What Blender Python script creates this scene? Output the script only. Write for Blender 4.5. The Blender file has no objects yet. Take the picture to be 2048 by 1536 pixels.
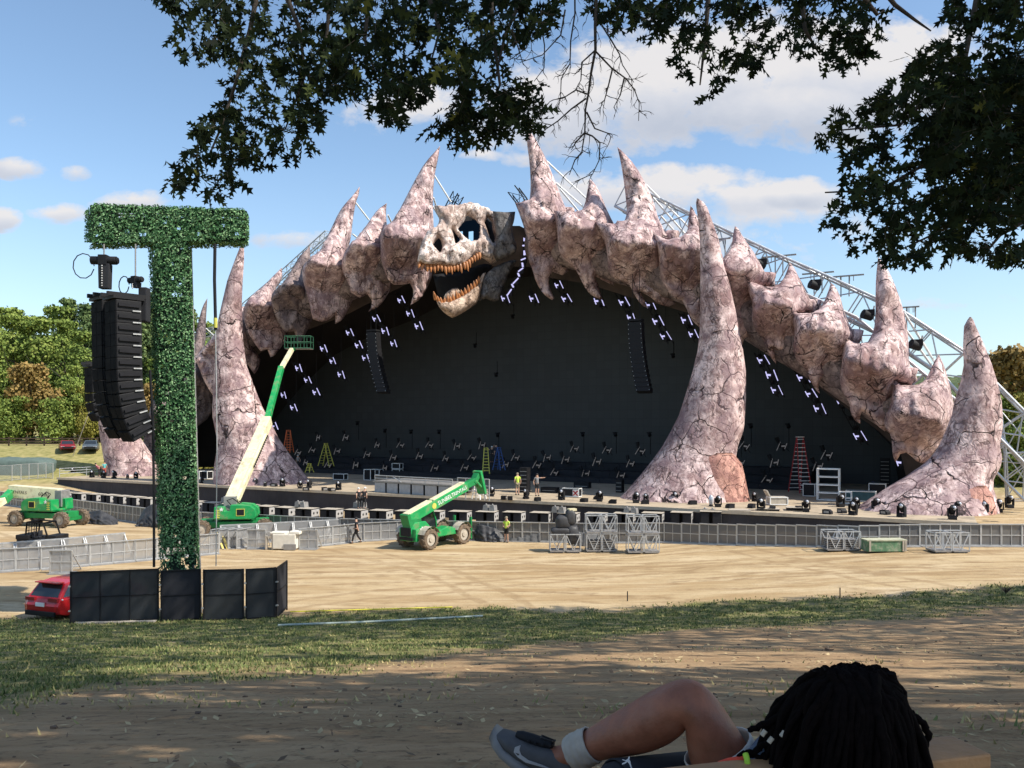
import bpy, bmesh, math, random
import numpy as np
from mathutils import Vector, Matrix, noise
from mathutils.geometry import delaunay_2d_cdt
R = math.radians
random.seed(7)
C = bpy.context.scene.collection
SC = bpy.context.scene
F = 1600.0; HY = 850.0; CZ = 8.0            # focal length in photo pixels, horizon row, eye height above the field

# ------------------------------------------------------------------ coordinates
def at(px, py, Y):
    return Vector(((px-1024)/F*Y, Y, CZ-(py-HY)/F*Y))
def on_z(px, py, z):
    Y = (CZ-z)*F/(py-HY)
    return Vector(((px-1024)/F*Y, Y, z))
A0 = Vector((-53.7, 94.5, 0)); U = Vector((.884, -.467, 0)).normalized(); W = Vector((.467, .884, 0)).normalized()
DZ = 1.8                                     # stage deck height
def S(s, t, z):
    p = A0 + U*s + W*t
    return Vector((p.x, p.y, z))
def on_t(px, py, t):                         # point seen at a pixel on the upright plane t metres behind the stage front
    p0 = A0 + W*t
    k = (px-1024)/F
    s = (k*p0.y - p0.x)/(U.x - k*U.y)
    p = p0 + U*s
    return Vector((p.x, p.y, CZ-(py-HY)/F*p.y))
def st_of(p):
    d = Vector((p.x, p.y, 0)) - A0
    return d.dot(U), d.dot(W)
def sst(a, b, x):
    x = min(1, max(0, (x-a)/(b-a))); return x*x*(3-2*x)
HP = [(-60, .6), (-20, 1.2), (0, 1.5), (4, 1.72), (6, 2.2), (10, 3.25), (15, 4.4), (20, 5.45), (25, 6.4), (30, 7.35), (33, 7.85), (35.5, 8.0)]
def gz(x, y):                                # terrain height
    fz = .75*sst(4, 27, x)
    t = y/(33.9+.07*max(-40, min(40, x)))*34
    if t < 35.5:
        for (a, ha), (b, hb) in zip(HP, HP[1:]):
            if t <= b:
                k = max(0, (t-a)/(b-a)); h = ha+(hb-ha)*k; break
        z = 8-h
        z = max(z, 0) + fz*sst(24, 36, t)
        z += .05*noise.noise((x*.35, y*.35, 0))*sst(40, 8, t)
    else:
        z = fz
    bank = sst(-36, -50, x + .35*(y-90))
    z += bank*5.2*sst(86, 116, y) + (1-bank)*3.0*sst(125, 170, y)
    z += sst(150, 420, y)*10
    return z
def ground(px, py):                          # terrain point seen at a pixel
    k = (px-1024)/F; m = (py-HY)/F
    Y = 2.0
    while Y < 400:
        if CZ-m*Y <= gz(k*Y, Y): break
        Y += .1
    return Vector((k*Y, Y, gz(k*Y, Y)))

# ------------------------------------------------------------------ mesh builder
class MB:
    def __init__(s): s.v = []; s.f = []; s.m = []; s.mi = 0; s.sm = []; s.smooth = False
    def add(s, vs, fs, smooth=None):
        o = len(s.v); s.v += [tuple(v) for v in vs]
        for f in fs:
            s.f.append([i+o for i in f]); s.m.append(s.mi); s.sm.append(s.smooth if smooth is None else smooth)
        return s
    def box(s, c, d, rz=0, M=None):
        x, y, z = d[0]/2, d[1]/2, d[2]/2
        vs = [Vector((i*x, j*y, k*z)) for k in (-1, 1) for j in (-1, 1) for i in (-1, 1)]
        if rz: vs = [Matrix.Rotation(rz, 3, 'Z') @ v for v in vs]
        if M: vs = [M @ v for v in vs]
        c = Vector(c)
        return s.add([v+c for v in vs], [(0, 2, 3, 1), (4, 5, 7, 6), (0, 1, 5, 4), (2, 6, 7, 3), (0, 4, 6, 2), (1, 3, 7, 5)])
    def bar(s, p, q, w, h=None):             # rectangular bar between points
        p = Vector(p); q = Vector(q); d = q-p; L = d.length; h = h or w
        if L < 1e-6: return s
        M = d.to_track_quat('Z', 'Y').to_matrix()
        return s.box((p+q)/2, (w, h, L), M=M)
    def tube(s, pts, rad, n=8, cap=True, flat=1.0):
        pts = [Vector(p) for p in pts]
        if not hasattr(rad, '__len__'): rad = [rad]*len(pts)
        vs = []; up = None
        for i, p in enumerate(pts):
            d = (pts[min(i+1, len(pts)-1)]-pts[max(i-1, 0)])
            if d.length < 1e-9: d = Vector((0, 0, 1))
            d.normalize()
            if up is None:
                up = d.orthogonal().normalized()
            else:
                up = (up - d*up.dot(d))
                up = up.normalized() if up.length > 1e-6 else d.orthogonal().normalized()
            b = d.cross(up)
            for k in range(n):
                a = 2*math.pi*k/n
                vs.append(p + (up*math.cos(a)*flat + b*math.sin(a))*rad[i])
        fs = []
        for i in range(len(pts)-1):
            for k in range(n):
                k2 = (k+1) % n
                fs.append((i*n+k, i*n+k2, (i+1)*n+k2, (i+1)*n+k))
        o = s.add(vs, fs, smooth=n > 5)
        if cap:
            s.add(vs[:n], [tuple(range(n-1, -1, -1))], smooth=False); s.add(vs[-n:], [tuple(range(n))], smooth=False)
        return s
    def cyl(s, p, q, r, r2=None, n=12): return s.tube([p, q], [r, r if r2 is None else r2], n)
    def ball(s, c, r, n=10, m=7):
        if not hasattr(r, '__len__'): r = (r, r, r)
        c = Vector(c); vs = []; fs = []
        for i in range(m+1):
            th = math.pi*i/m
            for k in range(n):
                a = 2*math.pi*k/n
                vs.append(c+Vector((r[0]*math.sin(th)*math.cos(a), r[1]*math.sin(th)*math.sin(a), r[2]*math.cos(th))))
        for i in range(m):
            for k in range(n):
                k2 = (k+1) % n; fs.append((i*n+k, (i+1)*n+k, (i+1)*n+k2, i*n+k2))
        return s.add(vs, fs, smooth=True)
    def prism(s, poly, f0, f1, smooth=False):    # poly: 2d list; f0/f1 map 2d -> 3d for both caps
        n = len(poly)
        vs = [f0(p) for p in poly]+[f1(p) for p in poly]
        fs = [tuple(range(n-1, -1, -1)), tuple(range(n, 2*n))]
        fs += [(i, (i+1) % n, n+(i+1) % n, n+i) for i in range(n)]
        return s.add(vs, fs, smooth=smooth)
    def build(s, name, mat, parent=None, bevel=0, remove=False):
        me = bpy.data.meshes.new(name)
        me.from_pydata(s.v, [], s.f)
        mats = mat if isinstance(mat, (list, tuple)) else [mat]
        for m in mats: me.materials.append(m)
        me.polygons.foreach_set('material_index', s.m)
        me.polygons.foreach_set('use_smooth', s.sm)
        if remove or bevel:
            bm = bmesh.new(); bm.from_mesh(me)
            bmesh.ops.remove_doubles(bm, verts=bm.verts, dist=1e-5)
            bmesh.ops.recalc_face_normals(bm, faces=bm.faces)
            if bevel:
                es = [e for e in bm.edges if len(e.link_faces) == 2 and e.calc_face_angle(0) > .6]
                bmesh.ops.bevel(bm, geom=es, offset=bevel, segments=2, affect='EDGES', profile=.6)
            bm.to_mesh(me); bm.free()
        me.update()
        o = bpy.data.objects.new(name, me); C.objects.link(o)
        if parent: o.parent = parent
        return o
def tag(o, label=None, cat=None, group=None, kind=None):
    if label: o['label'] = label
    if cat: o['category'] = cat
    if group: o['group'] = group
    if kind: o['kind'] = kind
    return o
def thing(name, label, cat, loc=(0, 0, 0), rz=0, group=None, rot=None):
    o = bpy.data.objects.new(name, None); C.objects.link(o)
    o.empty_display_size = .2
    o.location = loc; o.rotation_euler = rot or (0, 0, rz)
    return tag(o, label, cat, group)
def dup(root, loc=None, rz=None, label=None, group=None, scale=None, rot=None):
    def cp(o, par):
        c = o.copy(); C.objects.link(c)
        if par: c.parent = par
        for ch in list(o.children): cp(ch, c)
        return c
    r = cp(root, None)
    if loc is not None: r.location = loc
    if rz is not None: r.rotation_euler = (0, 0, rz)
    if rot is not None: r.rotation_euler = rot
    if scale is not None: r.scale = (scale, scale, scale) if not hasattr(scale, '__len__') else scale
    if label: r['label'] = label
    if group: r['group'] = group
    return r
def skin(name, verts, edges, radii, mat, parent=None, sub=2):
    me = bpy.data.meshes.new('t'); me.from_pydata([tuple(v) for v in verts], edges, [])
    o = bpy.data.objects.new('t', me); C.objects.link(o)
    o.modifiers.new('s', 'SKIN'); 
    for i, r in enumerate(radii):
        rr = r if hasattr(r, '__len__') else (r, r)
        me.skin_vertices[0].data[i].radius = rr
    me.skin_vertices[0].data[0].use_root = True
    md = o.modifiers.new('u', 'SUBSURF'); md.levels = sub; md.render_levels = sub
    dg = bpy.context.evaluated_depsgraph_get(); dg.update()
    nm = bpy.data.meshes.new_from_object(o.evaluated_get(dg))
    nm.name = name; nm.materials.clear(); nm.materials.append(mat)
    nm.polygons.foreach_set('use_smooth', [True]*len(nm.polygons))
    bpy.data.objects.remove(o); bpy.data.meshes.remove(me)
    n = bpy.data.objects.new(name, nm); C.objects.link(n)
    if parent: n.parent = parent
    return n

# ------------------------------------------------------------------ materials
class NT:
    def __init__(s, m):
        m.use_nodes = True; s.t = m.node_tree; s.t.nodes.clear()
    def n(s, typ, ins=None, **kw):
        x = s.t.nodes.new(typ)
        for k, v in kw.items(): setattr(x, k, v)
        for k, v in (ins or {}).items():
            i = x.inputs[k]
            if isinstance(v, bpy.types.NodeSocket): s.t.links.new(v, i)
            else: i.default_value = v
        return x
    def ramp(s, fac, stops, interp='LINEAR'):
        x = s.n('ShaderNodeValToRGB', {0: fac}); e = x.color_ramp; e.interpolation = interp
        while len(e.elements) < len(stops): e.elements.new(.5)
        for el, (p, c) in zip(e.elements, stops):
            el.position = p; el.color = (*c, 1) if len(c) == 3 else c
        return x.outputs[0]
    def math(s, op, a, b=None, clamp=False):
        x = s.n('ShaderNodeMath', {0: a}, operation=op, use_clamp=clamp)
        if b is not None:
            if isinstance(b, bpy.types.NodeSocket): s.t.links.new(b, x.inputs[1])
            else: x.inputs[1].default_value = b
        return x.outputs[0]
    def mix(s, fac, a, b, blend='MIX'):
        x = s.n('ShaderNodeMix', data_type='RGBA', blend_type=blend)
        for i, v in ((0, fac), (6, a), (7, b)):
            if isinstance(v, bpy.types.NodeSocket): s.t.links.new(v, x.inputs[i])
            elif i == 0: x.inputs[0].default_value = v
            else: x.inputs[i].default_value = (*v, 1) if len(v) == 3 else v
        return x.outputs[2]
    def noise(s, vec, scale, detail=4, rough=.6, dist=0, color=False):
        x = s.n('ShaderNodeTexNoise', {'Scale': scale, 'Detail': detail, 'Roughness': rough, 'Distortion': dist})
        if vec: s.t.links.new(vec, x.inputs['Vector'])
        return x.outputs[1 if color else 0]
    def mapping(s, vec, scale=(1, 1, 1), rot=(0, 0, 0)):
        return s.n('ShaderNodeMapping', {'Vector': vec, 'Scale': scale, 'Rotation': rot}).outputs[0]
    def out(s, bsdf, disp=None):
        o = s.n('ShaderNodeOutputMaterial'); s.t.links.new(bsdf, o.inputs[0])
        return o
    def pbr(s, col, rough=.8, metal=0, bump=None, bstr=.4, bdist=.02, spec=.4, **kw):
        b = s.n('ShaderNodeBsdfPrincipled')
        for k, v in (('Base Color', col), ('Roughness', rough), ('Metallic', metal), ('Specular IOR Level', spec)):
            if isinstance(v, bpy.types.NodeSocket): s.t.links.new(v, b.inputs[k])
            elif k == 'Base Color': b.inputs[k].default_value = (*v, 1)
            else: b.inputs[k].default_value = v
        for k, v in kw.items(): b.inputs[k.replace('_', ' ')].default_value = v
        if bump is not None:
            bp = s.n('ShaderNodeBump', {'Height': bump, 'Strength': bstr, 'Distance': bdist})
            s.t.links.new(bp.outputs[0], b.inputs['Normal'])
        s.out(b.outputs[0]); return b
def newmat(name):
    m = bpy.data.materials.new(name); return m, NT(m)
def simple(name, col, rough=.6, metal=0, var=.25, scale=3, bump=0, spec=.4, dirt=None, dscale=1.2, bdist=.01):
    m, t = newmat(name)
    v = t.n('ShaderNodeTexCoord').outputs['Object']
    nz = t.noise(v, scale, 5)
    c = t.ramp(nz, [(.3, [x*(1-var) for x in col]), (.7, [min(1, x*(1+var)) for x in col])])
    if dirt:
        d = t.ramp(t.noise(v, dscale, 6, .7), [(.5, (0, 0, 0)), (.68, (1, 1, 1))])
        c = t.mix(d, c, dirt)
    rg = t.ramp(nz, [(.3, (max(0, rough-.12),)*3), (.7, (min(1, rough+.12),)*3)])
    t.pbr(c, rg, metal, bump=t.noise(v, scale*6, 4) if bump else None, bstr=bump, bdist=bdist, spec=spec)
    return m
def emit(name, col, st):
    m, t = newmat(name)
    e = t.n('ShaderNodeEmission', {'Color': (*col, 1), 'Strength': st}); t.out(e.outputs[0]); return m

def bone_mat(name, lo, hi, shade, crack=.34, cw=.017, fine=.8, vein=.85, seed=0.0):
    m, t = newmat(name)
    tc = t.n('ShaderNodeTexCoord').outputs['Object']
    v = t.n('ShaderNodeVectorMath', {0: tc, 1: (seed, seed*.7, seed*1.3)}, operation='ADD').outputs[0]
    big = t.noise(v, .28, 4, .6)
    mid = t.noise(v, 1.1, 5, .65)
    c = t.ramp(big, [(.34, lo), (.5, hi), (.68, [min(1, x*1.12) for x in hi])])
    c = t.mix(t.ramp(mid, [(.44, (0,)*3), (.6, (.85,)*3)]), c, shade)
    # curly hand-painted wrinkles: thin bands of a warped noise
    warp = t.n('ShaderNodeVectorMath', {0: v, 1: t.n('ShaderNodeVectorMath', {0: t.noise(v, 1.3, 2, .5, color=True), 'Scale': 1.1}, operation='SCALE').outputs[0]}, operation='ADD').outputs[0]
    wr = t.noise(t.mapping(warp, (1, 1, .55)), fine, 3, .55)
    band = t.math('ABSOLUTE', t.math('SUBTRACT', t.math('FRACT', t.math('MULTIPLY', wr, 4.0)), .5))
    lines = t.ramp(band, [(.04, (1,)*3), (.17, (0,)*3)])
    mask = t.ramp(t.noise(v, .55, 3), [(.36, (.15,)*3), (.6, (1,)*3)])
    c = t.mix(t.math('MULTIPLY', t.math('MULTIPLY', lines, mask), vein), c, [x*.3 for x in lo])
    stv = t.noise(t.mapping(warp, (1.5, 1.5, .16)), 1.5, 5, .6)
    stl = t.math('ABSOLUTE', t.math('SUBTRACT', t.math('FRACT', t.math('MULTIPLY', stv, 3.0)), .5))
    c = t.mix(t.math('MULTIPLY', t.ramp(stl, [(.03, (.8,)*3), (.14, (0,)*3)]), t.ramp(t.noise(v, .5, 3), [(.4, (.2,)*3), (.6, (1,)*3)])), c, [x*.45 for x in lo])
    c = t.mix(t.ramp(stv, [(.5, (0,)*3), (.66, (.45,)*3)]), c, [min(1, x*1.2) for x in hi])
    # dry cracks
    cv = t.n('ShaderNodeVectorMath', {0: v, 1: t.n('ShaderNodeVectorMath', {0: t.noise(v, .7, 3, .5, color=True), 'Scale': 1.1}, operation='SCALE').outputs[0]}, operation='ADD').outputs[0]
    vo = t.n('ShaderNodeTexVoronoi', {'Vector': cv, 'Scale': crack}, feature='DISTANCE_TO_EDGE').outputs['Distance']
    cr = t.ramp(vo, [(cw*.5, (1,)*3), (cw, (0,)*3)])
    cm = t.ramp(t.noise(v, .4, 2), [(.40, (0,)*3), (.48, (1,)*3)])
    cr = t.math('MULTIPLY', cr, cm)
    c = t.mix(cr, c, (.018, .012, .012))
    mv = t.ramp(t.noise(v, .6, 4, .65), [(.46, (0,)*3), (.62, (.7,)*3)])
    c = t.mix(mv, c, (lo[0]*.95, lo[1]*1.0, lo[2]*1.12)) if cw > .01 else c
    f2 = t.n('ShaderNodeTexVoronoi', {'Vector': cv, 'Scale': crack*3.1}, feature='DISTANCE_TO_EDGE').outputs['Distance']
    f2 = t.math('MULTIPLY', t.ramp(f2, [(.015, (.75,)*3), (.04, (0,)*3)]), t.ramp(t.noise(v, .8, 2), [(.45, (0,)*3), (.58, (1,)*3)]))
    c = t.mix(f2, c, [x*.22 for x in lo])
    speck = t.ramp(t.noise(v, 9, 2, .5), [(.66, (0,)*3), (.72, (1,)*3)])
    c = t.mix(t.math('MULTIPLY', speck, .7), c, [x*.25 for x in lo])
    h = t.math('SUBTRACT', t.math('ADD', mid, t.math('MULTIPLY', lines, -.25)), t.math('MULTIPLY', cr, .8))
    t.pbr(c, .78, bump=h, bstr=.7, bdist=.16, spec=.25)
    return m

M = {}
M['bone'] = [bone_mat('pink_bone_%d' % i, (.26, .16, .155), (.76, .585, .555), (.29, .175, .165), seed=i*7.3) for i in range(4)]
M['bone_shaded'] = bone_mat('shaded_bone', (.16, .12, .115), (.36, .28, .26), (.14, .10, .095), crack=.38, seed=3.1)  # darker bone tone with the shade of the left backbone pieces painted in
M['bone_red'] = bone_mat('red_bone', (.36, .17, .13), (.60, .33, .26), (.30, .14, .11), crack=.5, fine=2.2, vein=.6, seed=9.2)
M['skull'] = bone_mat('skull_bone', (.36, .25, .21), (.80, .69, .63), (.42, .30, .25), crack=.12, cw=.004, fine=1.5, vein=1.0, seed=5)
M['jaw'] = bone_mat('jaw_bone', (.30, .20, .14), (.60, .46, .36), (.30, .19, .13), crack=.12, cw=.004, fine=1.6, vein=1.0, seed=6)
M['skull_shaded'] = bone_mat('skull_back', (.06, .055, .055), (.17, .16, .155), (.07, .06, .06), crack=.12, cw=.004, fine=1.3, vein=.6, seed=8)  # darker bone colour paints in the shade on the back of the skull
M['tooth'] = simple('tooth', (.34, .135, .045), .45, var=.45, scale=1.5)
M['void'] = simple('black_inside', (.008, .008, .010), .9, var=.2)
M['black'] = simple('black_paint', (.012, .012, .014), .65, var=.3, scale=4, spec=.25)
M['blackfab'] = simple('black_fabric', (.02, .021, .026), .9, var=.3, scale=.8, bump=.3)
M['canopy'] = simple('canopy_fabric', (.022, .018, .017), .9, var=.5, scale=.25)
M['greyfab'] = simple('grey_fabric', (.10, .10, .10), .9, var=.3, scale=1.5, bump=.3)
M['tarp'] = simple('black_tarp', (.045, .045, .048), .55, var=.35, scale=2.5, bump=.3)
M['deck'] = simple('plywood_deck', (.42, .34, .24), .85, var=.15, scale=.8, dirt=(.22, .18, .13), dscale=.7)
M['green'] = simple('green_paint', (.014, .31, .085), .42, var=.22, scale=2.2, dirt=(.16, .22, .10), dscale=2.2, spec=.45)
M['green_dark'] = simple('dark_green_paint', (.012, .20, .055), .45, var=.2, scale=2)
M['cream'] = simple('cream_paint', (.72, .66, .44), .5, var=.1, scale=1.5, dirt=(.45, .38, .24), dscale=2.2)
M['tyre'] = simple('dusty_tyre', (.17, .125, .085), .95, var=.3, scale=5, bump=.4, dirt=(.06, .05, .042), dscale=4)
M['rim'] = simple('dusty_rim', (.42, .37, .30), .7, var=.2, scale=5)
M['alu'] = simple('aluminium', (.50, .50, .49), .5, .55, var=.12, scale=6)
M['steel'] = simple('galvanised_steel', (.50, .52, .54), .45, .5, var=.15, scale=4)
M['dkalu'] = simple('dull_steel', (.30, .29, .28), .55, .4, var=.2, scale=4)
M['white'] = simple('white_paint', (.78, .78, .76), .5, var=.06, scale=3)
M['red'] = simple('red_paint', (.42, .012, .018), .22, var=.06, scale=2, spec=.6)
M['carred'] = simple('dark_red_paint', (.22, .015, .02), .3, var=.1, scale=2)
M['cargrey'] = simple('grey_car_paint', (.08, .10, .12), .3, var=.1, scale=2)
M['glass'] = simple('dark_glass', (.02, .024, .027), .08, var=.1, spec=.8)
M['orange'] = simple('orange_ladder', (.55, .12, .035), .6, var=.15)
M['redladder'] = simple('red_ladder', (.34, .03, .035), .6, var=.15)
M['yellow'] = simple('yellow_ladder', (.55, .52, .10), .6, var=.15)
M['blue'] = simple('blue_ladder', (.06, .13, .36), .6, var=.15)
M['lens'] = simple('lamp_lens', (.55, .56, .60), .12, .2, var=.1, spec=.9)
M['strip'] = emit('led_strip', (.62, .60, 1.0), .82)
M['stripdim'] = simple('unlit_led_strip', (.55, .55, .60), .35, var=.1)
M['eye'] = emit('eye_screen', (.006, .016, .034), .3)
M['eyehi'] = emit('eye_screen_glint', (.40, .70, 1), .8)
M['wood'] = simple('cedar', (.36, .19, .085), .6, var=.3, scale=6, bump=.3)
M['fencewood'] = simple('brown_fence', (.07, .045, .03), .8, var=.3, scale=3)
M['bark'] = simple('bark', (.06, .048, .038), .95, var=.4, scale=6, bump=.8)
# ------------------------------------------------------------------ camera, light, sky
cam = bpy.data.cameras.new('camera'); co = bpy.data.objects.new('camera', cam); C.objects.link(co)
cam.sensor_width = 36; cam.lens = F/2048*36; cam.shift_y = (HY-768)/2048; cam.clip_start = .1; cam.clip_end = 6000
co.location = (0, 0, CZ); co.rotation_euler = (R(90), 0, 0); SC.camera = co
EL, AZ = R(49), R(67)
LD = Vector((math.cos(EL)*math.sin(AZ), -math.cos(EL)*math.cos(AZ), math.sin(EL)))   # towards the sun
sl = bpy.data.lights.new('sun', 'SUN'); sl.energy = 4.8; sl.angle = R(.5); sl.color = (1, .93, .82)
so = bpy.data.objects.new('sun', sl); C.objects.link(so)
so.rotation_euler = LD.to_track_quat('Z', 'Y').to_euler(); so.location = LD*60
w = bpy.data.worlds.new('World'); SC.world = w
t = NT(w)
sky = t.n('ShaderNodeTexSky', sky_type='NISHITA', sun_disc=False, sun_elevation=EL, sun_rotation=R(113), air_density=1.0, dust_density=.6, ozone_density=1.6)
d = t.n('ShaderNodeTexCoord').outputs['Generated']
sp = t.n('ShaderNodeSeparateXYZ', {0: d})
yy = t.math('MAXIMUM', sp.outputs[1], .08)
u = t.math('DIVIDE', sp.outputs[0], yy); v = t.math('DIVIDE', sp.outputs[2], yy)
uv = t.n('ShaderNodeCombineXYZ', {0: u, 1: v}).outputs[0]
n1 = t.noise(t.mapping(uv, (1, 1.5, 1)), 13, 9, .62, .1); n2 = t.noise(uv, 2.2, 4, .5)
clouds = [(1560, 150, 560, 150, 1.1), (1180, 215, 330, 120, 1.0), (840, 215, 190, 75, .75), (1600, 245, 200, 75, .8), (1330, 380, 330, 62, .9), (1530, 405, 170, 62, 1.0), (1600, 385, 90, 40, .9), (1450, 470, 480, 60, .35),
          (262, 408, 95, 36, 1.0), (112, 428, 75, 30, .9), (38, 338, 65, 28, .8), (150, 348, 42, 20, .55), (5, 440, 60, 30, .8), (595, 482, 110, 26, .6), (965, 312, 60, 16, .5), (1045, 318, 60, 20, .5),
          (60, 245, 50, 22, .3), (1880, 600, 160, 26, .25), (1700, 520, 400, 40, .2), (880, 470, 200, 30, .2)]
tot = None; low = None
for (px, py, rx, ry, a) in clouds:
    cx, cy = (px-1024)/F, (HY-py)/F
    dx = t.math('MULTIPLY', t.math('SUBTRACT', u, cx), F/rx); dy = t.math('MULTIPLY', t.math('SUBTRACT', v, cy), F/ry)
    r2 = t.math('ADD', t.math('MULTIPLY', dx, dx), t.math('MULTIPLY', dy, dy))
    g = t.math('MULTIPLY', t.math('SUBTRACT', 1.0, r2, clamp=True), a)
    gl = t.math('MULTIPLY', g, t.math('MULTIPLY', dy, -1.0))
    tot = g if tot is None else t.math('MAXIMUM', tot, g)
    low = gl if low is None else t.math('ADD', low, gl)
dens = t.math('ADD', tot, t.math('ADD', t.math('MULTIPLY', t.math('SUBTRACT', n1, .5), 2.6), t.math('MULTIPLY', t.math('SUBTRACT', n2, .5), .9)))
dens = t.math('MULTIPLY', dens, t.math('GREATER_THAN', tot, .001))
mask = t.ramp(dens, [(.20, (0,)*3), (.72, (.93,)*3)])
mask = t.math('MULTIPLY', mask, t.math('MINIMUM', t.math('MULTIPLY', tot, 5.0), 1.0))
sh = t.math('ADD', t.math('ADD', t.math('MULTIPLY', low, .9), t.math('MULTIPLY', t.math('SUBTRACT', n2, .45), 1.6)), t.math('MULTIPLY', t.math('SUBTRACT', n1, .5), .7))
cc = t.ramp(sh, [(.0, (4.3, 4.15, 4.1)), (.25, (3.6, 3.65, 3.9)), (.6, (2.75, 2.95, 3.4))])
skyc = t.mix(1.0, sky.outputs[0], (1.0, 1.04, 1.02), 'MULTIPLY')
hz = t.ramp(v, [(.0, (1,)*3), (.33, (0,)*3)])
skyc = t.mix(t.math('MULTIPLY', hz, .4), skyc, (2.7, 3.4, 4.2))
col = t.mix(mask, skyc, cc)
bg = t.n('ShaderNodeBackground', {'Color': col, 'Strength': .15})
ow = t.n('ShaderNodeOutputWorld'); t.t.links.new(bg.outputs[0], ow.inputs[0])
SC.view_settings.view_transform = 'Standard'; SC.view_settings.look = 'None'; SC.view_settings.exposure = .42; SC.view_settings.gamma = 1

# ------------------------------------------------------------------ ground sheet
def tval(x, y): return y/(33.9+.07*max(-40, min(40, x)))*34
def grass_w(x, y):
    t_ = tval(x, y)
    if y < 1: return .2
    uu = max(-.7, min(.7, x/y))
    ks = [(-.7, 7), (-.64, 7.5), (-.26, 12.5), (.11, 21), (.64, 30), (.7, 30.5)]
    for (a, ta), (b, tb) in zip(ks, ks[1:]):
        if uu <= b: tb_ = ta+(tb-ta)*(uu-a)/(b-a); break
    n = noise.noise((x*.3, y*.3, 2))*2.2 + noise.noise((x*1.1, y*1.1, 5))*1.2
    g = sst(tb_-1.2, tb_+2.2, t_+n)*(1-sst(33.8, 35.6, t_ + noise.noise((x*.8, y*.8, 9))*.9+noise.noise((x*.15, 3, 9))*1.2))
    return g
xs = []; x = 0
while x < 900:
    xs.append(x); x += .35 if x < 26 else max(.5, (x-26)*.12+.4)
xs = [-a for a in xs[:0:-1]]+xs
ys = [-60, -40, -25, -15, -9, -5, -3, -2, -1, 0]; y = .3
while y < 2500:
    ys.append(y); y += .22 if y < 12 else .32 if y < 40 else .7 if y < 130 else max(.7, (y-130)*.12+.7)
ve = [(x, y, gz(x, y)) for y in ys for x in xs]
nx = len(xs)
fe = [(j*nx+i, j*nx+i+1, (j+1)*nx+i+1, (j+1)*nx+i) for j in range(len(ys)-1) for i in range(nx-1)]
me = bpy.data.meshes.new('ground'); me.from_pydata(ve, [], fe)
me.polygons.foreach_set('use_smooth', [True]*len(fe))
ga = me.attributes.new('grass', 'FLOAT', 'POINT'); fa = me.attributes.new('field', 'FLOAT', 'POINT'); ba = me.attributes.new('bank', 'FLOAT', 'POINT')
ga.data.foreach_set('value', [grass_w(x, y) for x, y, z in ve])
fa.data.foreach_set('value', [sst(33.8, 35.6, tval(x, y)+noise.noise((x*.8, y*.8, 9))*.9+noise.noise((x*.15, 3, 9))*1.2) for x, y, z in ve])
ba.data.foreach_set('value', [max(sst(.4, 1.6, (z if x < -30 else 0)), sst(112, 125, y), sst(48, 60, x)*sst(60, 75, y)) for x, y, z in ve])
m, t = newmat('ground_soil_and_grass')
tc = t.n('ShaderNodeTexCoord').outputs['Object']
at_ = lambda n: t.n('ShaderNodeAttribute', attribute_name=n).outputs['Fac']
fine = t.noise(tc, 9, 6, .7); mid = t.noise(tc, 1.2, 5, .6); big = t.noise(tc, .18, 4, .6)
st1 = t.noise(t.mapping(tc, (.16, .5, 1), (0, 0, R(-9))), .9, 8, .66, .5); st2 = t.noise(t.mapping(tc, (.10, .75, 1), (0, 0, R(5))), .9, 7, .62, .9)
field = t.ramp(st1, [(.32, (.38, .27, .145)), (.45, (.47, .35, .20)), (.58, (.54, .42, .26)), (.74, (.60, .49, .33))])
field = t.mix(t.ramp(st2, [(.48, (0,)*3), (.62, (.75,)*3)]), field, (.34, .225, .11))
field = t.mix(t.ramp(t.noise(tc, 3.0, 6, .75), [(.5, (0,)*3), (.75, (.6,)*3)]), field, (.40, .29, .165))
for sc_, an_ in (((.05, .5, 1), 6), ((.07, .42, 1), -14)):
    rb = t.math('ABSOLUTE', t.math('SUBTRACT', t.noise(t.mapping(tc, sc_, (0, 0, R(an_))), 1.0, 2, .4, .3), .5))
    field = t.mix(t.math('MULTIPLY', t.ramp(rb, [(.006, (.75,)*3), (.02, (0,)*3)]), t.ramp(mid, [(.35, (0,)*3), (.6, (1,)*3)])), field, (.27, .18, .095))
field = t.mix(t.ramp(fine, [(.4, (0,)*3), (.8, (.3,)*3)]), field, (.25, .18, .10))
tr_ = None                                      # tyre tracks: pairs of arcs pressed into the sand
sx_ = t.n('ShaderNodeSeparateXYZ', {0: tc})
for (cx, cy, rr_) in ((-40, 20, 42), (-40, 20, 43.7), (10, 120, 74), (10, 120, 75.8), (-5, 95, 47), (-5, 95, 48.7), (60, 60, 46), (60, 60, 47.8), (-12, -60, 105), (-12, -60, 106.7), (30, -30, 76), (30, -30, 77.6), (-30, 140, 97), (-30, 140, 98.6)):
    ddx = t.math('SUBTRACT', sx_.outputs[0], cx); ddy = t.math('SUBTRACT', sx_.outputs[1], cy)
    rd = t.math('SQRT', t.math('ADD', t.math('MULTIPLY', ddx, ddx), t.math('MULTIPLY', ddy, ddy)))
    bd_ = t.math('ABSOLUTE', t.math('SUBTRACT', t.math('ADD', rd, t.math('MULTIPLY', big, 1.6)), rr_+.8))
    bm_ = t.ramp(bd_, [(.16, (1,)*3), (.30, (0,)*3)])
    tr_ = bm_ if tr_ is None else t.math('MAXIMUM', tr_, bm_)
field = t.mix(t.math('MULTIPLY', tr_, t.ramp(t.noise(tc, .9, 5, .7), [(.35, (.1,)*3), (.6, (.8,)*3)])), field, (.30, .205, .11))
track = t.noise(t.mapping(tc, (.35, 1.2, 1), (0, 0, R(11))), 1.1, 8, .7, .8)
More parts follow.
